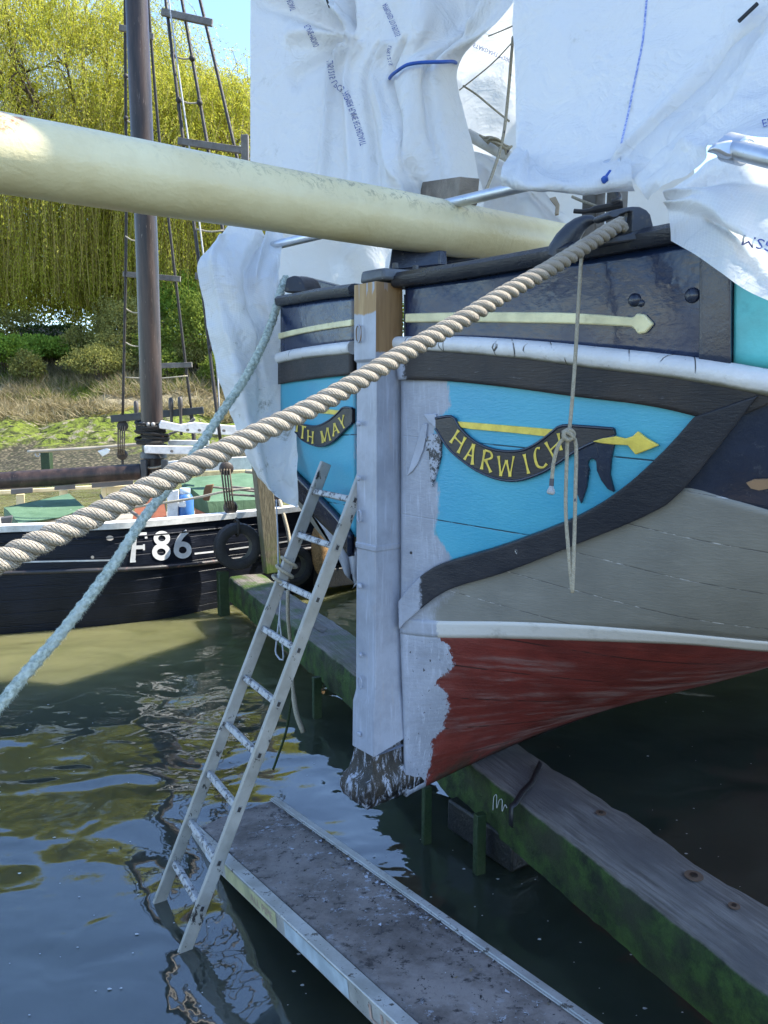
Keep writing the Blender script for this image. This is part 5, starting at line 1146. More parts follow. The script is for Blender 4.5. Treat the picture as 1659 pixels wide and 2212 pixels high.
side = rung; frontn = side.cross(ldir).normalized(); frontn = frontn if frontn.y < 0 else -frontn
for o in (FL_, FR_):
    a = o - ldir * .38; b = o + ldir * Llen; w_ = .022; h_ = .055; mb = MB()
    # box rail open on the inside: web and flanges
    mb.box((a + b) / 2, ((b - a).length, w_, h_), (ldir, side, frontn)); rail_o = part('side_rail', mb, M_LAD, lad, 30, bevel=0.004)
rk = []
for (x, y) in ((375, 1862), (418, 1776), (460, 1672), (498, 1566), (538, 1466), (576, 1360), (617, 1262), (652, 1158), (690, 1066)):
    r = ray(x, y); M_ = np.array([[ldir.x, frontn.x, -r.x], [ldir.y, frontn.y, -r.y], [ldir.z, frontn.z, -r.z]])
    # distance along the left rail seen in the picture (least squares on the rail line)
    d0 = CAM - FL_; A2 = np.array([[ldir.dot(ldir), -ldir.dot(r)], [ldir.dot(r), -r.dot(r)]]); s_ = np.linalg.solve(A2, np.array([ldir.dot(d0), r.dot(d0)])); rk.append(s_[0])
for k in rk:
    a = FL_ + ldir * k + side * .008; b = FR_ + ldir * k - side * .008; u2 = frontn
    mb = MB(); mb.box((a + b) / 2, ((b - a).length, .028, .026), (side, ldir, frontn)); part('rung', mb, M_RUNG, lad, 30, bevel=0.005)
    e = FR_ + ldir * k + side * .0112; mb = MB(); mb.box(e, (.003, .030, .022), (side, ldir, frontn)); so_ = part('rung_socket', mb, paint('rung_socket_metal', (0.3, 0.3, 0.29), metal=.4) if 'rung_socket_metal' not in MATS else MATS['rung_socket_metal'], lad, 30, bevel=0.001)
    mb = MB(); mb.box(e + side * .0016, (.002, .020, .013), (side, ldir, frontn)); part('socket_hole', mb, M_DARKHULL, so_, 30)
# ropes about the ladder and the beam
k = rk[6]; c0 = FL_ + ldir * (k + .02)
mb = MB(); mb.tube([c0 + side * (.035 * math.cos(a)) + frontn * (.045 * math.sin(a)) + ldir * (.008 * a - .02) for a in np.linspace(0, 14, 60)], .008, 8)
lash = thing('lashing_rope', 'old grey rope tied round the ladder rail, its tail hanging to the water', 'rope', tuple(c0)); part('turns', mb, M_ROPE_T, lash, 180)
p0 = c0 + side * .05; mb = MB(); mb.tube(path3([(622, 1275, 4.05), (622, 1330, 4.1), (628, 1400, 4.2), (632, 1480, 4.2), (640, 1540, 4.2), (655, 1582, 4.2)], 30), [.010] * 22 + [.014] * 8, 8); part('tail', mb, M_ROPE_T, lash, 180)
LG = 'thin lines hanging by the dock beam'
line([(597, 1080, 6.0), (600, 1160, 5.8), (602, 1240, 5.6), (606, 1300, 5.4), (598, 1380, 5.3), (596, 1412, 5.25), (612, 1424, 5.2), (606, 1360, 5.3), (604, 1330, 5.3)], .006, M_ROPE_W, 'thin white line dropping past the post and looping beside the ladder', 50, LG)
line([(630, 1510, 4.4), (618, 1580, 4.35), (598, 1640, 4.3), (590, 1662, 4.3)], .007, mat_rope('weedy_line', (0.05, 0.07, 0.03), (0.02, 0.03, 0.012)), 'dark weedy line trailing down into the water behind the ladder', 20, LG)

# flaked paint and grit swept along the far rail of the staging
rd = random.Random(21); mb = MB()
for k in range(420):
    kk = rd.gauss(.52, .22) if k < 300 else rd.uniform(.05, 1.15); u_ = .895 - abs(rd.gauss(0, .045 if k < 300 else .25)); q = lerp4(max(.04, u_), kk) + dn * .002; s_ = rd.choice((.0018, .0022, .003, .004, .006)) * (1.2 if k < 90 else 1)
    vs = [q + Vector((rd.uniform(-1, 1) * s_ * 1.6, rd.uniform(-1, 1) * s_ * 1.6, rd.uniform(0, .9) * s_)) for _ in range(5)]; mb.add(vs, [(0, 1, 2), (0, 2, 3), (0, 3, 4), (1, 2, 4), (2, 3, 4)])
t = NT('paint_flakes'); g_ = t.node('ShaderNodeNewGeometry'); t.fin(t.ramp(g_.outputs['Random Per Island'], [(0, (0.02, 0.018, 0.018)), (.5, (0.06, 0.05, 0.04)), (.7, (0.22, 0.16, 0.08)), (.86, (0.45, 0.47, 0.52)), (1, (0.55, 0.56, 0.6))]), .7)
single('paint_flakes', mb, MATS['paint_flakes'], None, None, kind='stuff', origin=Vector((0, 0, 0)), smooth=None)

# unseen dark beams added beyond the barge so the water reflects black
dw = thing('reflection_blocker', 'unseen dark timber screen added behind the barge to darken the water reflections', 'wall', (6.0, 9.0, -.5))
mb = MB(); mb.beam((1.6, 8.2, .35), (13, 15.5, .35), .3, 1.7); part('blocker_beam', mb, M_DARKW, dw, 30)
mb = MB(); mb.beam((.62, 5.45, .25), (8, 11.6, .25), .25, 1.8); part('baulk', mb, M_DARKW, dw, 30)
mb = MB(); mb.beam((5.2, 5.2, .35), (13, 6.5, .35), .3, 1.7); part('blocker_beam', mb, M_DARKW, dw, 30)

# ------------------------------------------------------------------ fishing smack
def plank_black(name):
    t = NT(name); u = t.sep('UV'); n = t.noise(3, 7)
    c = t.mix(t.mapr(n, .35, .65), (0.004, 0.006, 0.012), (0.009, 0.012, 0.022))
    f = t.math('ABSOLUTE', t.math('SUBTRACT', t.math('FRACT', t.math('MULTIPLY', u[1], 9)), .5)); sm = t.mapr(f, .05, .02)
    c = t.mix(t.mapr(t.noise(26, 7, stretch=(.5, .5, 6), rough=.8), .665, .70), c, (0.16, 0.16, 0.17))
    c = t.mix(t.mapr(t.math('ADD', u[1], t.math('MULTIPLY', t.noise(10, 5), .012)), .972, .984), c, (0.22, 0.22, 0.20))
    return t.fin(c, t.mapr(n, .3, .7, .32, .5), t.bump(t.math('SUBTRACT', t.noise(22, 6, stretch=(.4, .4, 4)), t.math('MULTIPLY', sm, 1.5)), .5, .012), spec=.22)
smk = thing('fishing_smack', 'black wooden fishing smack numbered F86 moored beyond the dock beam', 'fishing smack', tuple(pz(200, 1355, 0)))
G2 = cr([tuple(pz(*p)) for p in ((-420, 1168, 1.08), (-300, 1160, 1.06), (0, 1138, 1.05), (250, 1131, 1.04), (480, 1112, 1.02), (640, 1095, 1.05), (760, 1078, 1.1), (860, 1066, 1.17))], 90)
W2 = cr([tuple(pz(*p)) for p in ((-420, 1426, -.12), (-300, 1417, -.12), (0, 1396, -.12), (330, 1363, -.12), (480, 1333, -.12), (640, 1302, -.12), (760, 1275, -.12), (860, 1256, -.12))], 90)
c0_, cd_ = Vector((-4.7, 8.67, 0)), Vector((.92, .39, 0)).normalized(); cn_ = Vector((-cd_.y, cd_.x, 0))
def mir(q): q = Vector(q); return q - cn_ * (2 * (q - c0_).dot(cn_))
def smk_pt(i, k, o=0.0):
    a, b = V(G2[i]), V(W2[i]); q = a.lerp(b, k); out = Vector((.39, -.92, 0)); return q + out * (.05 * math.sin(math.pi * k) + o - .04 * max(0, k - .8))
Pg = [[smk_pt(i, k) for i in range(90)] for k in np.linspace(0, 1, 14)]; UVg = [[(i / 10, k) for i in range(90)] for k in np.linspace(0, 1, 14)]
mb = MB(); mb.grid(Pg, UVg, flip=True); M_SMK = plank_black('tarred_black_planking'); part('hull', mb, M_SMK, smk, 180, solid=.04)
mb = MB(); mb.grid([[mir(smk_pt(i, k)) for i in range(90)] for k in np.linspace(.34, 1, 9)]); part('hull', mb, M_SMK, smk, 180, solid=.04)
bvS = BVHTree.FromPolygons([q for r in Pg for q in r], [(a * 90 + b, a * 90 + b + 1, (a + 1) * 90 + b + 1, (a + 1) * 90 + b) for a in range(13) for b in range(89)])
def shit(x, y, off=.004):
    r = ray(x, y).normalized(); loc, n, i, d = bvS.ray_cast(CAM, r)
    if loc is None: loc, n, i, d = bvS.find_nearest(pd(x, y, 8))
    if n.dot(r) > 0: n = -n
    return loc + n * off
M_WHITEP = paint('smack_white_paint', (0.72, 0.72, 0.72), dirt=(0.25, 0.24, 0.22), dirt_amt=.6, rough=.45, scale=9, bump=.3)
mb = MB(); Rr = []
for i in range(90):
    a = V(G2[i]); o = Vector((.39, -.92, 0)); Rr.append([a + o * .035 - UP * .05, a + o * .045 + UP * .012, a - o * .09 + UP * .016, a - o * .09 - UP * .03])
mb.grid([r + [r[0]] for r in Rr]); part('capping_rail', mb, M_WHITEP, smk, 40)
# deck
mb = MB(); dk = [V(G2[i]) - UP * .36 - Vector((.39, -.92, 0)) * .13 for i in range(0, 78, 6)]; mb.grid([dk, [mir(q) for q in dk]]); part('deck', mb, paint('bleached_deck', (0.36, 0.32, 0.26), grain=(1, 6, 1), dirt_amt=.6), smk)
# wales, painted lines, hawse holes
def along_hull(pts, r, mat, name, off=.01, n=40, ell=None):
    mb = MB(); mb.tube([shit(x, y, off) for x, y in cr(pts, n)], r, 8); return part(name, mb, mat, smk, 180)
along_hull([(-100, 1245), (0, 1238), (150, 1233), (300, 1228), (430, 1217), (560, 1200), (700, 1180)], .022, paint('worn_wale', (0.03, 0.03, 0.035), dirt=(0.30, 0.14, 0.12), dirt_amt=.8, scale=5), 'wale', .004)
along_hull([(-100, 1176), (0, 1172), (150, 1166), (300, 1158), (430, 1146), (560, 1132)], .010, M_SMK, 'wale', .004)
M_WLINE = paint('white_line_paint', (0.62, 0.62, 0.63), dirt_amt=.5)
def flat_line(p, q, h, n=12):
    mb = MB(); A_ = cr([p, q], n); mb.grid([[shit(x, y - h / 2) for x, y in A_], [shit(x, y + h / 2) for x, y in A_]]); part('painted_line', mb, M_WLINE, smk, 180)
flat_line((-60, 1216), (238, 1210), 3.4); flat_line((420, 1196), (466, 1191), 3.6); flat_line((495, 1187), (560, 1178), 3.2); flat_line((602, 1172), (660, 1163), 3)
def disc(x, y, rx, ry, mat, name):
    mb = MB(); P = [shit(x + rx * math.cos(a), y + ry * math.sin(a), .012) for a in np.linspace(0, 2 * math.pi, 19)[:-1]]; mb.add(P, [tuple(range(17, -1, -1))]); part(name, mb, mat, smk)
M_HAWSE = paint('pale_hawse_ring', (0.60, 0.50, 0.42)); disc(237, 1162, 8, 5.6, M_HAWSE, 'hawse_hole'); disc(200, 1203, 3.6, 3.2, M_HAWSE, 'scupper')
# number
def num_strip(pts, n=30):
    P = cr([p[:2] for p in pts], n); Wd = np.interp(np.linspace(0, 1, n), np.linspace(0, 1, len(pts)), [p[2] for p in pts]); t_ = np.gradient(P, axis=0); t_ /= np.linalg.norm(t_, axis=1, keepdims=True); nn = np.c_[-t_[:, 1], t_[:, 0]]
    return [shit(*q, .009) for q in P + nn * Wd[:, None] * .88], [shit(*q, .009) for q in P - nn * Wd[:, None] * .88]
def Z1(x, y): return (x / 3.5716, 929 + y / 3.5716)
mb = MB()
def ring_(cx, cy, rx, ry, w_):
    a = np.linspace(0, 2 * math.pi, 33); return [(*Z1(cx + rx * math.cos(k), cy + ry * math.sin(k)), w_) for k in a]
for st in (ring_(1246, 835, 46, 40, 5.4), ring_(1242, 940, 52, 46, 6), ring_(1406, 925, 50, 46, 6.2)):
    a, b = num_strip(st, 60); mb.grid([a, b])
for st in ([(*Z1(1358, 925), 6.5), (*Z1(1368, 870), 6.5), (*Z1(1400, 815), 6.5), (*Z1(1442, 780), 5.5)], [(*Z1(1040, 800), 4.5), (*Z1(1022, 1012), 6.5)], [(*Z1(1028, 806), 5), (*Z1(1128, 804), 5)], [(*Z1(1120, 790), 2.5), (*Z1(1126, 836), 3)], [(*Z1(1036, 905), 4.5), (*Z1(1106, 902), 4.5)], [(*Z1(1108, 880), 2.5), (*Z1(1108, 926), 2.5)], [(*Z1(1002, 1014), 2.5), (*Z1(1046, 1010), 2.5)]):
    a, b = num_strip(st, 12); mb.grid([a, b])
part('registration_number', mb, M_WLINE, smk, 180)
# mast, boom and spars
t = NT('varnished_dark_spar'); n = t.noise(5, 7, stretch=(2, 2, .25)); c = t.mix(t.mapr(n, .35, .68), (0.018, 0.013, 0.012), (0.060, 0.038, 0.030)); c = t.mix(t.mapr(t.noise(20, 6, stretch=(3, 3, .3), rough=.7), .62, .7), c, (0.17, 0.13, 0.11))
M_MAST = t.fin(c, .38, t.bump(t.noise(20, 6, stretch=(3, 3, .3)), .35, .008), spec=.4)
mp = [py_(x, y, 9.3) for x, y in ((281, -360), (295, 0), (307, 300), (317, 531), (328, 891), (334, 1060))]; mp.append(Vector((mp[-1].x, mp[-1].y, .5)))
mb = MB(); mb.tube(mp, [.115, .122, .125, .127, .128, .128, .128], 24); mast = part('mast', mb, M_MAST, smk, 180)
mb = MB(); a, b = py_(-260, 1056, 8.5), py_(304, 1019, 9.15); mb.tube([a, a.lerp(b, .5), b], [.098, .102, .098], 20); part('boom', mb, M_MAST, smk, 60)
M_BLKROPE = mat_rope('tarred_black_rope', (0.06, 0.055, 0.05), (0.02, 0.02, 0.02)); mb = MB(); cm = py_(330, 930, 9.3)
for k, y in enumerate((912, 921, 927, 932, 937, 943, 948, 953)):
    c0 = py_(330, y, 9.3); rr = .148 + .012 * math.sin(k * 2.1); mb.tube([c0 + Vector((rr * 1.15 * math.cos(a) + .03 * (k % 3 - 1), rr * math.sin(a), .02 * math.sin(a + k))) for a in np.linspace(0, 2 * math.pi, 25)[:-1]], .018, 7, closed=True)
part('rope_coil', mb, M_BLKROPE, mast, 180)
mb = MB(); c0 = py_(332, 985, 9.3); mb.tube([c0 + UP * .05, c0 - UP * .02, c0 - UP * .03], [.15, .16, .15], 20); mb.tube([py_(334, 965, 9.3) + UP * .03, py_(334, 965, 9.3) - UP * .03], .15, 20); part('mast_band', mb, M_IRON, mast, 40)
mb = MB()
for k in range(5):
    a = R(200 + k * 22); mb.ball(py_(330, 916, 9.3) + Vector((.145 * math.cos(a), .145 * math.sin(a), 0)), .026, 10, 7)
part('parrel_beads', mb, paint('grey_beads', (0.33, 0.31, 0.29)), mast, 180)
mb = MB(); mb.tube([py_(333, 1000, 9.3) + Vector((.15 * math.cos(a), .15 * math.sin(a), -.05 * abs(math.sin(a)))) for a in np.linspace(0, 2 * math.pi, 21)[:-1]], .014, 7, closed=True); part('rope_coil', mb, M_ROPE_T, mast, 180)
for x in (311, 356):
    mb = MB(); mb.beam(py_(x, 993, 9.1), py_(x, 1040, 9.1), .07, .06, (0, 1, 0)); part('mast_cheek', mb, M_IRON, mast, 30, bevel=.006)
def Zp(x, y): return (298.6 + x / 4.546, 862.6 + y / 4.546)
def Zq(x, y): return (x / 5.0, 862.6 + y / 5.0)
def plank(pts, Y, th, mat, name, Zf=Zp, parent=None, bev=.008, Y2=None):
    xs = [p[0] for p in pts]; x0, x1 = min(xs), max(xs)
    P = [py_(*Zf(x, y), Y if Y2 is None else Y + (Y2 - Y) * (x - x0) / max(x1 - x0, 1)) for x, y in pts]; mb = MB(); mb.prism(P, Vector((-.39, .92, 0)) * th); return part(name, mb, mat, parent or smk, 35, bevel=bev)
j1 = plank([(205, 245), (228, 206), (330, 228), (420, 246), (560, 222), (700, 238), (980, 262), (980, 356), (720, 342), (500, 330), (350, 308), (208, 285)], 9.15, .07, M_WHITEP, 'gaff_jaw', Y2=9.5)
j2 = plank([(60, 462), (80, 452), (320, 458), (700, 464), (980, 480), (980, 560), (520, 540), (300, 540), (68, 530)], 9.05, .07, M_WHITEP, 'gaff_jaw', Y2=9.4)
plank([(290, 400), (700, 405), (700, 455), (300, 452)], 9.5, .05, M_WHITEP, 'white_spar')
plank([(290, 610), (470, 594), (1120, 560), (1120, 690), (620, 705), (300, 668)], 10.3, .05, M_WHITEP, 'bulwark_board')
plank([(620, 705), (1120, 690), (1120, 725), (620, 765)], 10.4, .04, M_CREAM, 'cream_board')
plank([(270, 345), (420, 290), (545, 180), (570, 198), (450, 300), (290, 362)], 9.6, .05, M_GREYT, 'wooden_strut')
for x, y in ((476, 300), (590, 302), (828, 306), (320, 506)):
    c0 = py_(*Zp(x, y), 9.1); mb = MB(); mb.tube([c0 + Vector((.39, -.92, 0)) * .05, c0 + Vector((.39, -.92, 0)) * .10], .016, 10); part('bolt_head', mb, M_GREYT, smk, 30)
# far bulwark
M_CREAMS = paint('cream_stanchion', (0.66, 0.55, 0.32), dirt_amt=.3); M_GCL = paint('grey_clamp_block', (0.10, 0.095, 0.09), dirt_amt=.4)
plank([(-200, 985), (0, 985), (1500, 905), (1500, 945), (0, 1030), (-200, 1040)], 10.5, .05, M_CREAMS, 'bulwark_rail', Zq, Y2=11.2)
for q in ([(115, 975), (355, 955), (355, 1010), (118, 1030)], [(585, 928), (815, 914), (815, 968), (588, 982)], [(990, 892), (1440, 858), (1440, 920), (992, 958)]):
    plank(q, 10.5, .08, M_GCL, 'clamp_block', Zq)
for q in ([(172, 1030), (265, 1022), (265, 1180), (175, 1185)], [(640, 982), (730, 976), (730, 1120), (642, 1120)], [(1095, 955), (1150, 950), (1150, 1080), (1097, 1085)], [(1150, 945), (1420, 925), (1420, 1010), (1150, 1020)]):
    plank(q, 10.62, .06, M_CREAMS, 'stanchion', Zq)
# hatch covers
t = NT('green_canvas'); n = t.noise(4, 6); c = t.mix(t.mapr(n, .3, .7), (0.070, 0.135, 0.080), (0.105, 0.185, 0.115)); c = t.mix(t.mapr(t.noise(9, 5), .70, .72), c, (0.42, 0.5, 0.45)); M_CANV = t.fin(c, .75, t.bump(t.noise(5, 5, dist=1.5), .5, .03), spec=.25)
def facets(P, Fs, mat, name, bev=.01, Zf=Zp, sub=True):
    vs = [py_(*Zf(p[0], p[1]), p[2]) for p in P]; mb = MB(); mb.add(vs, Fs); return part(name, mb, mat, smk, 35)
facets([(420, 800, 9.5), (590, 760, 10.0), (1110, 715, 10.3), (1190, 735, 10.0), (1190, 985, 9.2), (680, 1005, 8.85), (430, 868, 9.35), (560, 1075, 9.3), (705, 1145, 8.85), (1190, 1140, 9.2), (520, 875, 9.3), (600, 812, 9.6), (1150, 770, 9.8)], [(0, 6, 10, 11), (0, 11, 1), (1, 11, 12, 2), (2, 12, 3), (11, 10, 5, 4, 12), (12, 4, 3), (6, 7, 8, 5, 10), (5, 8, 9, 4)], M_CANV, 'hatch_cover')
facets([(555, 1070, 9.3), (705, 1140, 8.8), (1190, 1135, 9.15), (1190, 1230, 9.15), (705, 1240, 8.8), (555, 1170, 9.3)], [(0, 5, 4, 1), (1, 4, 3, 2)], paint('red_lead_coaming', (0.42, 0.10, 0.04)), 'hatch_coaming')
facets([(40, 1168, 8.7), (80, 1196, 8.5), (200, 1338, 8.0), (640, 1275, 8.3), (932, 1178, 8.8), (745, 1016, 9.5), (560, 1058, 9.3), (45, 1275, 8.65), (200, 1400, 7.98), (930, 1240, 8.8), (300, 1115, 9.0), (500, 1170, 8.8)], [(0, 1, 10), (1, 2, 3, 11, 10), (11, 3, 4), (11, 4, 5, 6), (10, 11, 6), (0, 7, 8, 2, 1), (2, 8, 9, 4, 3), (0, 10, 6)], M_CANV, 'hatch_cover', Zf=Zq)
facets([(0, 930, 8.9), (220, 915, 8.9), (290, 1190, 8.4), (-60, 1190, 8.4), (60, 900, 9.2), (240, 960, 8.8)], [(0, 3, 2, 5, 1), (0, 1, 4)], paint('rust_red_canvas', (0.22, 0.07, 0.035), rough=.8), 'canvas_bundle')
for q, Y in (([(290, 880), (330, 880), (345, 900), (400, 885), (395, 1060), (392, 1190), (290, 1190)], 8.35), ([(400, 1000), (470, 1005), (468, 1060), (400, 1058)], 8.3)):
    plank(q, Y, .05, M_WHITEP, 'white_cleat_post')
M_CLAMP = M_GCL
plank([(5, 1285), (135, 1265), (125, 1340), (15, 1345)], 7.9, .12, M_GCL, 'timber_head', Zq)
# rigging
RIGM = paint('tarred_rigging', (0.025, 0.02, 0.018), rough=.6, dirt=(0.1, 0.07, 0.05), scale=14)
def rig(pts, r, name='shroud', mat=None, n=30):
    mb = MB(); mb.tube([V(q) for q in cr([tuple(py_(*p)) for p in pts], n)], r, 7); return part(name, mb, mat or RIGM, smk, 180)
rig([(271, -350, 9.9), (270, 0, 10.1), (272, 300, 10.35), (272, 531, 10.5), (268, 760, 10.65), (265, 896, 10.75)], .019)
rig([(300, -350, 9.9), (320, 0, 10.2), (345, 310, 10.5), (367, 500, 10.65), (400, 780, 10.85), (414, 891, 10.95)], .019)
rig([(318, -350, 9.2), (358, 0, 8.95), (398, 322, 8.75), (425, 531, 8.6), (446, 700, 8.5), (464, 855, 8.4), (477, 960, 8.35)], .019)
rig([(330, -350, 9.25), (393, 0, 9.0), (451, 330, 8.8), (480, 490, 8.65), (520, 720, 8.55)], .019)
rig([(345, -350, 9.3), (432, 0, 9.1), (513, 345, 8.9), (548, 500, 8.8), (590, 720, 8.7)], .019)
rig([(330, -350, 9.2), (365, 0, 8.9), (410, 325, 8.7), (437, 531, 8.55), (468, 790, 8.45), (474, 900, 8.4)], .009, 'halyard', M_ROPE_W)
mb = MB()
for (x0, y0, x1, y1, Y) in ((349, 26, 459, 50, 8.9), (385, 305, 522, 325, 8.72), (266, 592, 390, 603, 10.55), (347, 790, 415, 788, 10.85), (258, 60, 278, 64, 10.1), (322, 78, 332, 80, 10.2), (422, 596, 440, 598, 8.6)):
    m2 = MB(); m2.beam(py_(x0, y0, Y), py_(x1, y1, Y), .045, .07); part('rigging_batten', m2, M_GREYT, smk, 30, bevel=.004)
for (x0, y0, x1, y1, Y) in ((374, 120, 415, 126, 8.9), (386, 216, 431, 222, 8.8), (270, 165, 285, 172, 10.2), (270, 255, 290, 265, 10.3), (271, 510, 300, 520, 10.4), (269, 665, 302, 676, 10.6), (268, 738, 304, 748, 10.65), (268, 815, 405, 812, 10.75), (425, 495, 482, 498, 8.62)):
    xm, ym = (x0 + x1) / 2, (y0 + y1) / 2 + 4; m2 = MB(); m2.tube([V(q) for q in cr([tuple(py_(x0, y0, Y)), tuple(py_(xm, ym, Y)), tuple(py_(x1, y1, Y))], 8)], .010, 6); part('ratline', m2, M_ROPE_T, smk, 180)
for (x, y, Y) in ((374, 120, 8.9), (415, 126, 8.9), (386, 216, 8.8), (431, 222, 8.8), (272, 165, 10.2), (272, 255, 10.3), (446, 642, 8.5), (456, 752, 8.45)): m2 = MB(); m2.ball(py_(x, y, Y), .034, 8, 6); part('seizing', m2, RIGM, smk, 180)
m2 = MB(); m2.beam(py_(240, 905, 10.75), py_(440, 886, 11.0), .10, .10); pr = part('pin_rail', m2, paint('pin_rail_grey', (0.035, 0.04, 0.045), rough=.45), smk, 30, bevel=.008)
for x, y in ((295, 900), (370, 893), (390, 891)):
    c0 = py_(x, y, 10.85); m2 = MB(); m2.tube([c0 - UP * .20, c0, c0 + UP * .04, c0 + UP * .10, c0 + UP * .2, c0 + UP * .22], [.02, .022, .024, .036, .03, .012], 10); part('belaying_pin', m2, paint('belaying_pin_wood', (0.06, 0.05, 0.045)) if 'belaying_pin_wood' not in MATS else MATS['belaying_pin_wood'], pr, 60)
M_LANY = mat_rope('brown_lanyard', (0.20, 0.165, 0.125), (0.07, 0.055, 0.04), 60)
def deadeye(x0, y0, x1, y1, Y, r):
    c0, c1 = py_(x0, y0, Y), py_(x1, y1, Y); BW = MATS.get('block_wood') or paint('block_wood', (0.035, 0.026, 0.022), rough=.5)
    for c in (c0, c1):
        m2 = MB(); ax2 = Vector((.39, -.92, 0)); m2.tube([c - ax2 * r * .5, c - ax2 * r * .3, c + ax2 * r * .3, c + ax2 * r * .5], [r * .8, r, r, r * .8], 16)
        m2.tube([c, c + UP * (.12 if c is c0 else -.16)], .02, 6)
        o = part('deadeye_block', m2, BW, smk, 60)
    m2 = MB()
    for k in (-.6, -.2, .2, .6): m2.tube([c0 + Vector((k * r, -.05, 0)), c1 + Vector((k * r * .9, -.05, 0))], .010, 6)
    part('lanyard', m2, M_LANY, o, 180)
deadeye(265, 920, 264, 982, 10.8, .075); deadeye(489, 1012, 498, 1096, 8.25, .075); deadeye(600, 1078, 603, 1100, 8.75, .06)
rig([(604, 1105, 8.72), (608, 1150, 8.66), (612, 1178, 8.62)], .02, 'chain_plate'); rig([(612, 1105, 8.72), (616, 1150, 8.66), (618, 1178, 8.62)], .014, 'chain_plate')
rig([(604, 1080, 8.6), (612, 1110, 8.5), (622, 1150, 8.45), (626, 1180, 8.4), (624, 1200, 8.4)], .022, 'rope_tail', M_ROPE_T)
rig([(390, 925, 10.9), (392, 940, 10.9)], .02); rig([(413, 895, 10.95), (420, 960, 10.9)], .03, 'lanyard')
rig([(40, 1131, 8.2), (140, 1122, 8.3), (220, 1112, 8.35), (300, 1094, 8.35), (370, 1084, 8.3), (430, 1074, 8.3), (480, 1063, 8.25), (540, 1055, 8.2)], .014, 'lifeline', M_ROPE_T)
rig([(530, 1018, 8.3), (550, 1024, 8.3), (554, 1060, 8.3), (556, 1075, 8.3)], .022, 'rope_hank', M_ROPE_T)
rig([(500, 1052, 8.8), (530, 1055, 8.8), (556, 1057, 8.8)], .016, 'oar_handle', M_GREYT); rig([(495, 1068, 8.7), (530, 1070, 8.7), (556, 1072, 8.7)], .014, 'oar_handle', M_GREYT)
rig([(230, 1082, 8.9), (222, 1078, 9.0), (217, 1070, 9.1)], .015, 'tool_handle', M_GREYT); rig([(280, 1102, 8.5), (300, 1116, 8.3), (315, 1125, 8.2)], .02, 'tool_handle', M_GREYT)
rig([(60, 976, 11.3), (200, 968, 11.3), (310, 959, 11.3)], .026, 'boathook_pole', paint('bare_pole_wood', (0.36, 0.31, 0.24)))
m2 = MB(); m2.tube([py_(81, 980, 11.3) + Vector((.035 * math.cos(a), 0, .045 * math.sin(a))) for a in np.linspace(0, 6.28, 15)[:-1]], .008, 6, closed=True); part('pole_ring', m2, M_ROPE_W, smk, 60)
plank([(1055, 560), (1150, 530), (1190, 540), (1180, 580), (1105, 622)], 11.1, .05, M_GALV, 'bright_block', Zq)
# loose things on the smack's deck
gb = thing('gas_bottle', 'blue gas bottle standing by a white post on the black smack', 'gas bottle', tuple(py_(402, 1122, 8.45)))
b0 = py_(402, 1124, 8.45); M_BLU = paint('blue_bottle_paint', (0.05, 0.17, 0.45), dirt=(0.4, 0.42, 0.45), dirt_amt=.3, rough=.4)
mb = MB(); mb.tube([b0, b0 + UP * .02, b0 + UP * .25, b0 + UP * .29, b0 + UP * .31], [.085, .09, .09, .065, .04], 20); part('body', mb, M_BLU, gb, 50)
mb = MB(); mb.tube([b0 + UP * .28, b0 + UP * .36], .058, 16, caps=False); part('valve_shroud', mb, paint('pale_shroud', (0.42, 0.52, 0.64)), gb, 50, solid=.006)
br = thing('broom', 'deck brush with brown bristles leaning on the green hatch cover', 'broom', tuple(py_(450, 1066, 8.5)))
q = [py_(*Zp(x, y), 8.5) for x, y in ((660, 845), (735, 835), (725, 880), (690, 1000), (632, 990), (640, 900))]; mb = MB(); mb.prism(q, Vector((0, .05, 0))); part('bristle_head', mb, paint('brown_bristle', (0.16, 0.085, 0.04), rough=.9, bump=.9), br, 30, bevel=.006)
mb = MB(); mb.tube([py_(*Zp(720, 860), 8.52), py_(*Zp(1165, 905), 8.7)], .013, 8); part('handle', mb, M_GREYT, br, 60)
# tyre fenders
M_TYRE = paint('tyre_rubber', (0.022, 0.022, 0.024), dirt=(0.09, 0.085, 0.07), dirt_amt=.6, rough=.7, bump=.6, gscale=60, scale=10); M_TYREIN = paint('tyre_inner_wall', (0.16, 0.155, 0.13), dirt=(0.05, 0.05, 0.05), rough=.7)
def tyre(c, axis, Rm, label, g='tyre fenders between the smack and the dock'):
    th = thing('tyre_fender', label, 'tyre', tuple(c), g); axis = axis.normalized(); u = axis.cross(UP).normalized(); v = u.cross(axis)
    prof = [(-.058, .56), (-.070, .66), (-.076, .82), (-.064, .96), (-.035, 1.0), (.035, 1.0), (.064, .96), (.076, .82), (.070, .66), (.058, .56)]
    inn = [(.058, .56), (.050, .72), (.042, .88), (-.042, .88), (-.050, .72), (-.058, .56)]
    def lathe(pr, tread):
        mb = MB(); rows = []
        for i in range(64):
            a = 2 * math.pi * i / 64; row = []
            for z, r in pr:
                rr = r * Rm
                if tread and r > .95 and i % 2: rr -= .006
                row.append(c + axis * (z * Rm / .23) + (u * math.cos(a) + v * math.sin(a)) * rr)
            rows.append(row)
        rows.append(rows[0]); mb.grid(rows); return mb
    part('tread_and_wall', lathe(prof, True), M_TYRE, th, 50); part('inner_wall', lathe(inn, False), M_TYREIN, th, 60)
    mb = MB(); top = c + v * Rm * .8; mb.tube([top + v * .09 - axis * .0, top + v * .06 + axis * .09, top - v * .06 + axis * .08, top - v * .09, top - v * .05 - axis * .08, top + v * .06 - axis * .07], .014, 7, closed=True); part('hanging_rope', mb, M_BLKROPE, th, 180)
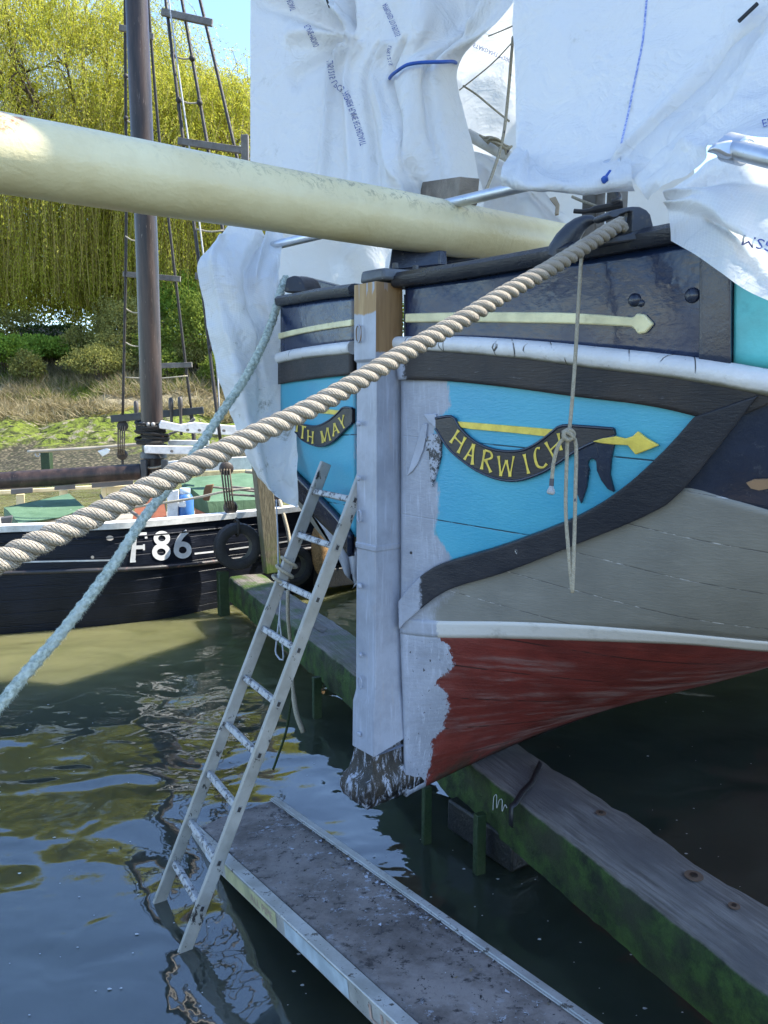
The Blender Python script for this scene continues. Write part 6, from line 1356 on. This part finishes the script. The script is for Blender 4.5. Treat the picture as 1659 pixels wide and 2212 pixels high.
tyre(py_(513, 1180, 7.95), Vector((.42, -.89, .06)), .25, 'worn black tyre fender hanging beside the number and resting on the beam end')
tyre(py_(634, 1222, 8.35), Vector((.55, -.80, .0)), .225, 'black tyre fender half hidden behind the ladder')
mb = MB(); cc = [py_(x, y, 8.4) for x, y in ((694, 1128), (690, 1150), (691, 1190), (694, 1225), (698, 1240))]; rr = [.05, .085, .095, .09, .06]; CC = cr([tuple(q) for q in cc], 60); RR = np.interp(np.linspace(0, 1, 60), np.linspace(0, 1, 5), rr)
N0 = []
for i in range(60):
    row = []
    for j in range(24):
        a = 2 * math.pi * j / 24; k = abs(math.sin(a * 6 + i * .9)) * .5 + abs(math.sin(a * 6 - i * .9)) * .5; row.append(V(CC[i]) + Vector((math.cos(a), math.sin(a), 0)) * (RR[i] * (.88 + .16 * k)))
    N0.append(row + [row[0]])
mb.grid(N0, flip=True); single('rope_fender', mb, mat_rope('brown_coir', (0.34, 0.22, 0.11), (0.12, 0.07, 0.035), 60), 'brown knitted rope fender hanging between the ladder rails behind the dock beam', 'rope fender', smooth=180)
mb = MB(); mb.beam(py_(690, 1248, 8.6), py_(800, 1235, 9.3), .2, .22); single('timber_baulk', mb, M_DARKW, 'dark charred timber baulk floating behind the ladder and stem', 'timber', bevel=.012)

# ------------------------------------------------------------------ water
def mat_water():
    t = NT('murky_dock_water'); p = t.node('ShaderNodeNewGeometry'); s = t.node('ShaderNodeSeparateXYZ'); t.l.new(p.outputs['Position'], s.inputs[0])
    n = t.noise(.8, 6); c = t.mix(t.mapr(n, .3, .7), (0.034, 0.042, 0.030), (0.050, 0.058, 0.040))
    far = t.mapr(s.outputs[1], 4.6, 6.6); c = t.mix(t.math('MULTIPLY', far, .85), c, t.mix(t.mapr(t.noise(.5, 5), .35, .65), (0.11, 0.115, 0.05), (0.20, 0.195, 0.095)))  # far water coloured paler for the sunlit stretch, near water darker for shade
    wv = t.noise(1.5, 1, stretch=(1, 1.35, 1), rough=.35, dist=.7); wv2 = t.noise(4.2, 1, stretch=(1, 1.2, 1), rough=.4, dist=.9)
    nb = t.bump(wv, .34, .11); nb = t.bump(wv2, .17, .03, nb); nb = t.bump(t.noise(11, 2, stretch=(1, 1.3, 1)), .06, .01, nb)
    t.b.inputs['IOR'].default_value = 1.75; t.b.inputs['Subsurface Weight'].default_value = 1.0; t.b.inputs['Subsurface Radius'].default_value = (1.0, 1.0, .7); t.b.inputs['Subsurface Scale'].default_value = .8; return t.fin(c, .025, nb, spec=.75)
M_WATER = mat_water()
mb = MB(); mb.add([(-70, -6, 0), (70, -6, 0), (70, 60, 0), (-70, 60, 0)], [(0, 1, 2, 3)]); single('water', mb, M_WATER, None, None, kind='structure', origin=Vector((0, 0, 0)))
mb = MB(); r_ = random.Random(11)
for k in range(170):
    x = r_.uniform(-20, 1640); y = r_.uniform(1500, 2200); c0 = pz(x, y, .004); rr = r_.choice((.0025, .003, .004, .005, .008)); a0 = r_.random() * 6
    mb.add([c0 + Vector((rr * (1 + .4 * math.sin(3 * a + a0)) * math.cos(a), rr * .7 * math.sin(a), 0)) for a in np.linspace(0, 6.283, 8)[:-1]], [tuple(range(7))])
single('floating_petals', mb, paint('petal_white', (0.55, 0.55, 0.53)), None, None, kind='stuff', origin=Vector((0, 0, 0)))

# ------------------------------------------------------------------ far bank
PROF = [(20, -.8), (24.5, -.25), (25.7, 0), (27.2, .36), (29.2, .80), (31, 1.3), (33, 2.0), (35, 2.7), (37, 3.4), (39.5, 4.5), (43, 5.4), (50, 6.0), (75, 6.4), (400, 7)]
PY_, PZ_ = zip(*PROF)
def bank_z(x, y):
    z = np.interp(y + 1.3 * mnoise.noise(Vector((x * .16, 3, 0))) + .9 * mnoise.noise(Vector((x * .55, 8, 0))), PY_, PZ_); a = np.interp(y, (25, 28, 29.5, 33, 36, 50), (.04, .08, .22, .20, .22, .35))
    q = Vector((x * .9, y * 1.6, 0)); z += a * (mnoise.noise(q) + .6 * mnoise.noise(q * 2.3) + .45 * abs(mnoise.noise(q * 4.7)))
    if 28.6 < y < 33: z += .10 * math.floor(3 * (mnoise.noise(Vector((x * .55, y * 2.0, 4))) + .5))
    return float(z)
mb = MB(); ys = list(np.arange(24, 36, .13)) + list(np.arange(36, 50, .5)) + [55, 65, 80, 120, 200, 400]
xs = [-300, -120, -60, -40] + list(np.arange(-30, 2, .16)) + [6, 15, 40, 90, 250]
mb.grid([[(x, y, bank_z(x, y)) for x in xs] for y in ys])
t = NT('mud_weed_and_grass_bank'); p = t.node('ShaderNodeNewGeometry'); s = t.node('ShaderNodeSeparateXYZ'); t.l.new(p.outputs['Position'], s.inputs[0])
n = t.noise(1.1, 8, rough=.68); h = t.math('ADD', s.outputs[2], t.math('MULTIPLY', t.math('SUBTRACT', n, .5), 1.7))
mud = t.mix(t.mapr(t.voro(7, (1, 1.4, 1)).outputs['Distance'], .2, .6), (0.20, 0.17, 0.11), (0.055, 0.050, 0.035))
mud = t.mix(t.mapr(t.noise(9, 6, rough=.7), .5, .6), mud, (0.05, 0.055, 0.03))
alg = t.mix(t.mapr(t.noise(3.4, 8, rough=.72, stretch=(1, 1.7, 1)), .38, .60), (0.075, 0.085, 0.022), (0.20, 0.25, 0.035))
alg = t.mix(t.mapr(t.noise(2.3, 7, rough=.7, stretch=(1, 2, 1)), .53, .62), alg, (0.30, 0.26, 0.18))
alg = t.mix(t.mapr(t.noise(3.2, 6, stretch=(.6, 2.6, 1), rough=.65), .55, .60), alg, (0.030, 0.036, 0.014))
org = t.mix(t.mapr(t.noise(4, 6), .4, .6), (0.26, 0.22, 0.05), (0.20, 0.13, 0.05))
dry = t.mix(t.mapr(t.noise(5, 8, rough=.75), .38, .64), (0.17, 0.14, 0.085), (0.36, 0.31, 0.20)); soil = t.mix(t.mapr(t.noise(.9, 6), .45, .58), dry, (0.085, 0.14, 0.03))
c = t.mix(t.mapr(h, .52, .86), mud, alg); c = t.mix(t.mapr(h, 1.75, 2.0), c, org); c = t.mix(t.mapr(h, 1.95, 2.3), c, dry); c = t.mix(t.mapr(h, 3.2, 4.0), c, soil)
M_BANK = t.fin(c, .85, t.bump(t.noise(11, 9, rough=.75), 1.0, .10), spec=.2)
single('bank', mb, M_BANK, None, None, kind='structure', smooth=180, origin=Vector((0, 0, 0)))

# ------------------------------------------------------------------ foliage
def mesh_np(name, v, f4, mat, smooth=False):
    me = bpy.data.meshes.new(name); n = len(v); m = len(f4)
    me.vertices.add(n); me.vertices.foreach_set('co', np.asarray(v, dtype=np.float32).ravel())
    k = f4.shape[1]; me.loops.add(m * k); me.loops.foreach_set('vertex_index', f4.astype(np.int32).ravel()); me.polygons.add(m)
    me.polygons.foreach_set('loop_start', np.arange(0, m * k, k, dtype=np.int32)); me.polygons.foreach_set('loop_total', np.full(m, k, dtype=np.int32))
    me.update(calc_edges=True); me.materials.append(mat); return me
def leaves(pos, dirs, L, Wd, r):
    n = len(pos); d = dirs / np.maximum(np.linalg.norm(dirs, axis=1, keepdims=True), 1e-9); a = r.normal(size=(n, 3)); sd = np.cross(d, a); sd /= np.maximum(np.linalg.norm(sd, axis=1, keepdims=True), 1e-9)
    L = (L * r.uniform(.6, 1.35, n))[:, None]; W_ = (Wd * r.uniform(.7, 1.3, n))[:, None]
    nb = np.cross(d, sd) * L * .12
    v = np.stack([pos, pos + d * L * .5 + sd * W_ + nb, pos + d * L, pos + d * L * .5 - sd * W_ + nb], axis=1).reshape(-1, 3); f = np.arange(4 * n).reshape(n, 4); return v, f
def mat_leaf(name, stops, trans=.45):
    t = NT(name); t.n.remove(t.b); g = t.node('ShaderNodeNewGeometry'); m = t.math('ADD', t.math('MULTIPLY', g.outputs['Random Per Island'], .6), t.math('MULTIPLY', t.mapr(t.noise(.45, 3), .3, .7), .4))
    c = t.ramp(m, stops); df = t.node('ShaderNodeBsdfDiffuse'); tr = t.node('ShaderNodeBsdfTranslucent'); t.l.new(c, df.inputs[0]); t.l.new(t.mix(.5, c, t.mix(1.0, c, (1, 1, .35), 'MULTIPLY')), tr.inputs[0])
    mx = t.node('ShaderNodeMixShader'); mx.inputs[0].default_value = trans; t.l.new(df.outputs[0], mx.inputs[1]); t.l.new(tr.outputs[0], mx.inputs[2]); t.l.new(mx.outputs[0], t.out.inputs[0]); return t.m
M_WIL = mat_leaf('willow_leaf', [(0, (0.20, 0.23, 0.03)), (.35, (0.38, 0.40, 0.06)), (.7, (0.54, 0.53, 0.10)), (1, (0.62, 0.54, 0.17))], .55)
M_BUSH = mat_leaf('bush_leaf', [(0, (0.08, 0.115, 0.025)), (.5, (0.17, 0.225, 0.045)), (1, (0.32, 0.36, 0.09))], .35)
M_NETT = mat_leaf('nettle_leaf', [(0, (0.10, 0.17, 0.03)), (.5, (0.19, 0.30, 0.05)), (1, (0.30, 0.42, 0.09))], .4)
M_BRAM = mat_leaf('bramble_leaf', [(0, (0.13, 0.125, 0.045)), (.5, (0.25, 0.26, 0.085)), (1, (0.38, 0.36, 0.14))], .35)
M_IVY = mat_leaf('ivy_leaf', [(0, (0.015, 0.03, 0.010)), (.6, (0.035, 0.06, 0.018)), (1, (0.10, 0.13, 0.06))], .2)
M_BARK = paint('willow_bark', (0.075, 0.055, 0.038), rough=.9, bump=.9, grain=(3, 3, .5)); M_TWIG = paint('yellow_twig', (0.20, 0.16, 0.04), rough=.8)
M_STRAW = mat_leaf('dry_straw', [(0, (0.17, 0.14, 0.08)), (.5, (0.31, 0.26, 0.16)), (1, (0.44, 0.38, 0.26))], .3); M_GRASS = mat_leaf('bank_grass', [(0, (0.07, 0.10, 0.02)), (.5, (0.13, 0.18, 0.035)), (1, (0.26, 0.27, 0.08))], .35)
def obj_np(name, me, parent): 
    o = bpy.data.objects.new(name, me); COL.objects.link(o); o.parent = parent; o.matrix_parent_inverse = Matrix.Translation(-parent.location); return o
def willow(base, fork_z, cx, cy, cz, rx, rz, nstr, label, seed, low_z):
    r = np.random.default_rng(seed); th = thing('willow_tree', label, 'tree', base, 'weeping willows on the far bank')
    base = np.array(base); fk = np.array((base[0] + r.normal() * .3, base[1], fork_z)); mbk = MB()
    mbk.tube([V(base - (0, 0, .6)), V((base + fk) / 2 + (.15, 0, 0)), V(fk)], [.5, .42, .36], 10)
    tips = []
    for k in range(16):
        a = 2 * math.pi * k / 16 + r.uniform(-.2, .2); e = r.uniform(.25, 1.15); rr = r.uniform(.55, .95)
        tip = np.array((cx + rx * rr * math.cos(a) * math.cos(e), cy + rx * rr * math.sin(a) * math.cos(e), cz + rz * rr * math.sin(e))); mid = (fk + tip) / 2 + np.array((0, 0, 1.0))
        P = cr([fk, mid, tip], 9); mbk.tube([V(q) for q in P], list(np.linspace(.2, .035, 9)), 6); tips.append(P)
        for j in range(5):
            s_ = P[r.integers(3, 8)]; t2 = s_ + np.array((r.normal() * 1.6, r.normal() * 1.6, r.uniform(.3, 2.2))); P2 = cr([s_, (s_ + t2) / 2 + (0, 0, .3), t2], 6); mbk.tube([V(q) for q in P2], list(np.linspace(.07, .02, 6)), 5); tips.append(P2)
    part('trunk', mbk, M_BARK, th, 180)
    # strands: start near the crown's shell, rise and droop
    u = r.normal(size=(nstr, 3)); u /= np.linalg.norm(u, axis=1, keepdims=True); u[:, 2] = np.where(u[:, 2] < -.55, -u[:, 2], u[:, 2]); rad = r.uniform(.45, 1.0, nstr) ** .6
    lump = np.array([1 + .22 * mnoise.noise(Vector(q * 2.2) + Vector((seed, 0, 0))) + .10 * mnoise.noise(Vector(q * 6)) for q in u])
    st = np.c_[cx + u[:, 0] * rx * rad * lump, cy + u[:, 1] * rx * rad * lump, cz + u[:, 2] * rz * rad * lump]
    dv = u * np.array((1, 1, .6)) + r.normal(size=(nstr, 3)) * .35 + np.array((0, 0, .75)); dv /= np.linalg.norm(dv, axis=1, keepdims=True)
    hfrac = np.clip((st[:, 2] - low_z) / (cz + rz - low_z), 0, 1); Ls = r.uniform(1.4, 2.8, nstr) + (1 - hfrac) * r.uniform(2.5, 8.0, nstr)
    nc = int(nstr * .55); ca = r.uniform(math.pi * .95, math.pi * 2.05, nc); cr_ = r.uniform(.45, 1.0, nc)      # hanging curtains round the skirt of the crown
    st2 = np.c_[cx + np.cos(ca) * rx * cr_, cy + np.sin(ca) * rx * cr_ * .8, r.uniform(low_z + 2.0, cz + .5, nc)]
    st = np.vstack([st, st2]); dv = np.vstack([dv, np.c_[r.normal(size=nc) * .3, r.normal(size=nc) * .3, np.full(nc, -.6)]]); hfrac = np.r_[hfrac, np.zeros(nc)]; Ls = np.r_[Ls, st2[:, 2] - low_z + r.uniform(-1.2, .8, nc)]; nstr += nc
    steps = 22; step = (Ls / steps)[:, None]; p = st.copy(); pos, dirs = [], []; d = dv * np.where(hfrac > .55, 1, .55)[:, None]
    stiff = np.where(hfrac > .6, .13, .30)[:, None]
    V_all = []
    for k in range(steps):
        V_all.append(p.copy()); d = d + np.array((0, 0, -1)) * stiff + r.normal(size=(nstr, 3)) * .07; d /= np.linalg.norm(d, axis=1, keepdims=True); p = p + d * step
        ok = p[:, 2] > low_z + .6 * np.sin(p[:, 0] * 2.1) + .4 * np.sin(p[:, 0] * 5.3)
        for rep in range(2):
            q = p + r.normal(size=(nstr, 3)) * .05; dd2 = d + r.normal(size=(nstr, 3)) * .55 + np.array((0, 0, -.25)); pos.append(q[ok]); dirs.append(dd2[ok])
    pos = np.vstack(pos); dirs = np.vstack(dirs); v, f = leaves(pos, dirs, .15, .020, r); obj_np('crown', mesh_np('crown', v, f, M_WIL), th)
    # twigs as thin two-sided ribbons
    sel = r.choice(nstr, nstr // 2, replace=False); VA = np.array(V_all)[::3][:, sel]; off = np.array((.012, 0, 0)); m_ = VA.shape[0]; vv = np.stack([VA - off, VA + off], axis=2).reshape(m_, len(sel), 2, 3)
    vv = vv.transpose(1, 0, 2, 3).reshape(-1, 3); fs = []
    b0 = np.arange(len(sel))[:, None] * (2 * m_) + 2 * np.arange(m_ - 1)[None, :]; b0 = b0.ravel(); f = np.stack([b0, b0 + 1, b0 + 3, b0 + 2], axis=1)
    zmin = vv[:, 2] > low_z; keep = zmin[f].all(axis=1); obj_np('twigs', mesh_np('twigs', vv, f[keep], M_TWIG), th)
def at_x(px, Y, z): q = py_(px, 1000, Y); return (q.x, Y, z)
def crown(px, py, Y): return py_(px, py, Y)
c1 = crown(150, 300, 46); willow(at_x(235, 46, 5.7), 9.6, c1.x, c1.y, c1.z, 8.8, 6.6, 5200, 'tall weeping willow with yellow-green crown rising left of the dark mast', 1, 7.2)
c2 = crown(462, 400, 43); willow(at_x(415, 43, 5.3), 9.0, c2.x, c2.y, c2.z, 4.8, 4.7, 3000, 'lower yellow-green willow between the mast and the white sheeting', 2, 6.9)
c3 = crown(-190, 340, 48); willow(at_x(-200, 48, 5.9), 9.9, c3.x, c3.y, c3.z, 8.2, 7.4, 3400, 'weeping willow filling the left edge of the picture', 3, 7.4)
c4 = crown(320, 400, 48); willow(at_x(290, 48, 5.9), 9.8, c4.x, c4.y, c4.z, 5.4, 5.2, 2800, 'weeping willow directly behind the dark mast', 4, 7.3)
def bush(name, label, cat, px, py, Y, rx, ry, rz, n, L, mat, seed, group=None, stems=0):
    r = np.random.default_rng(seed); c = np.array(py_(px, py, Y)); gz = bank_z(c[0], c[1]); th = thing(name, label, cat, (c[0], c[1], gz), group)
    u = r.normal(size=(n, 3)); u /= np.linalg.norm(u, axis=1, keepdims=True); u[:, 2] = np.abs(u[:, 2]) * np.where(r.random(n) < .8, 1, -.4); rad = r.uniform(.25, 1, n) ** .45
    lump = np.array([1 + .38 * mnoise.noise(Vector(q * 2.6) + Vector((seed * 3.3, 0, 0))) + .2 * mnoise.noise(Vector(q * 7)) for q in u]); pos = c + u * rad[:, None] * lump[:, None] * np.array((rx, ry, rz)); pos[:, 2] = np.maximum(pos[:, 2], gz + .02)
    dirs = u + r.normal(size=(n, 3)) * .8; v, f = leaves(pos, dirs, L, L * .32, r); obj_np('leaves', mesh_np('leaves', v, f, mat), th)
    mbk = MB()
    for k in range(9):
        a = r.uniform(0, 6.28); e = np.array((math.cos(a) * rx * r.uniform(.3, .8), math.sin(a) * ry * .6, rz * r.uniform(.4, 1.0))); b0 = np.array((c[0] + e[0] * .2, c[1], gz - .1)); tp2 = np.array((c[0] + e[0], c[1] + e[1], max(gz, c[2]) + e[2] * .7)); mbk.tube([V(q) for q in cr([b0, (b0 + tp2) / 2 + (0, 0, .25 * rz), tp2], 6)], list(np.linspace(.035, .01, 6)), 5)
    part('stems', mbk, M_BARK, th, 180)
BG = 'bushes on the far bank'
bush('bush', 'broad green bush right of the mast base on the far bank', 'bush', 440, 745, 36.5, 1.9, 1.2, 2.2, 13000, .12, M_BUSH, 21, BG)
bush('bush', 'olive thorn bush left of the mast on the far bank', 'bush', 265, 735, 38, 1.8, 1.2, 2.0, 9000, .10, M_BRAM, 22, BG)
bush('bush', 'brighter green bush in front of the mast willow trunks', 'bush', 395, 690, 39.5, 1.7, 1.2, 2.1, 8000, .12, M_NETT, 23, BG)
bush('bush', 'dark bush at the foot of the willow at the left edge', 'bush', 15, 715, 41, 2.0, 1.2, 1.2, 5000, .11, M_BRAM, 24, BG)
bush('nettle_patch', 'patch of bright green nettles below the ivy wall', 'plants', 112, 758, 38.5, 1.9, 1.2, .7, 9000, .13, M_NETT, 25)
bush('nettle_patch', 'low nettle clump at the left edge of the bank', 'plants', 10, 765, 37.0, 1.5, 1.2, .9, 5000, .13, M_NETT, 26)
bush('bush', 'low bramble tangle of straw and leaves on the slope left of the mast', 'bush', 215, 790, 36.0, 1.7, 1.0, .9, 6000, .09, M_BRAM, 27, BG)
bush('bush', 'dark green bush low beside the hanging white sheet', 'bush', 478, 815, 35.2, 1.0, .9, 1.0, 6000, .10, M_BUSH, 28, BG)
bush('hedge', 'far dark hedge seen through the hanging willow fronds', 'hedge', 250, 690, 58, 28, 2.0, 4.2, 36000, .28, M_BUSH, 29)
# ivy wall
r = np.random.default_rng(31); a, b = py_(45, 716, 40.5), py_(175, 714, 40.5); n = 3500; k = r.random(n)[:, None]; pos = np.array(a) * (1 - k) + np.array(b) * k + np.c_[r.normal(size=n) * .05, r.normal(size=n) * .22, r.uniform(-.5, .26, n)]
iv = thing('ivy_wall', 'low wall smothered in dark ivy below the hanging willow', 'wall', tuple(a.lerp(b, .5) - UP * .5)); mb = MB(); mb.box(a.lerp(b, .5) - UP * .2, ((b - a).length, .3, .7)); part('wall', mb, M_GREYT, iv, 30); v, f = leaves(pos, r.normal(size=(n, 3)), .13, .05, r); obj_np('ivy', mesh_np('ivy', v, f, M_IVY), iv)
BG2 = 'small shrubs on the far slope'
for k, (x, y, Y, sz, m_, lab) in enumerate(((335, 760, 37.2, 1.1, M_BUSH, 'small green shrub directly left of the mast on the far slope'), (238, 768, 37.0, 1.0, M_BRAM, 'sparse brown thorn shrub above the bramble tangle'), (300, 715, 39.0, 1.4, M_BRAM, 'taller olive shrub half hidden behind the mast'), (415, 770, 36.0, .9, M_BRAM, 'twiggy brown shrub in front of the broad green bush'), (170, 752, 38.2, .9, M_BRAM, 'thin brown shrub right of the ivy wall'), (360, 800, 35.4, .8, M_BUSH, 'low green shrub right of the mast above the pin rail'), (60, 800, 36.2, .8, M_BRAM, 'low straw-coloured shrub near the left edge of the slope'), (455, 700, 38.5, 1.2, M_BUSH, 'upright green shrub beside the top of the hanging sheet'))):
    bush('shrub', lab, 'bush', x, y, Y, sz, sz * .8, sz * 1.1, int(3200 * sz * sz + 900), .10, m_, 60 + k, BG2)
# grasses
def blades(name, n, x0, x1, y0, y1, h, mat, seed, lean=.6):
    r = np.random.default_rng(seed); X = r.uniform(x0, x1, n); Y = r.uniform(y0, y1, n); keep = np.array([mnoise.noise(Vector((x * .35, y * .5, seed))) > -.22 for x, y in zip(X, Y)]); X, Y = X[keep], Y[keep]; n = len(X); Z = np.array([bank_z(x, y) for x, y in zip(X, Y)]) - .02; pos = np.c_[X, Y, Z]
    d = np.c_[r.normal(size=n) * lean, r.normal(size=n) * lean, np.abs(r.normal(size=n)) * .5 + .4]; v, f = leaves(pos, d, h, h * .022, r); o = bpy.data.objects.new(name, mesh_np(name, v, f, mat)); COL.objects.link(o); o['kind'] = 'stuff'
blades('dry_grass', 46000, -22, -5.5, 31.6, 39.5, .62, M_STRAW, 41, 1.0)
blades('green_grass', 30000, -22, -5.5, 34.0, 41.5, .5, M_GRASS, 42, .7)
# post in the mud
mb = MB(); a = py_(100, 975, 25.0); mb.beam(Vector((a.x, a.y, -.4)), a, .30, .26, (0, 1, 0)); single('mooring_post', mb, M_GREENW, 'stubby green weed-covered post standing at the edge of the far mud', 'post', bevel=.02)
mb = MB(); a = py_(529, 300, 8.4); mb.beam(py_(529, 292, 8.4), py_(531, 420, 8.4), .075, .06, (0, 1, 0)); single('sheeting_pole', mb, M_GREYT, 'grey wooden batten edge beside the tall sheet just above the bowsprit', 'pole', bevel=.004)
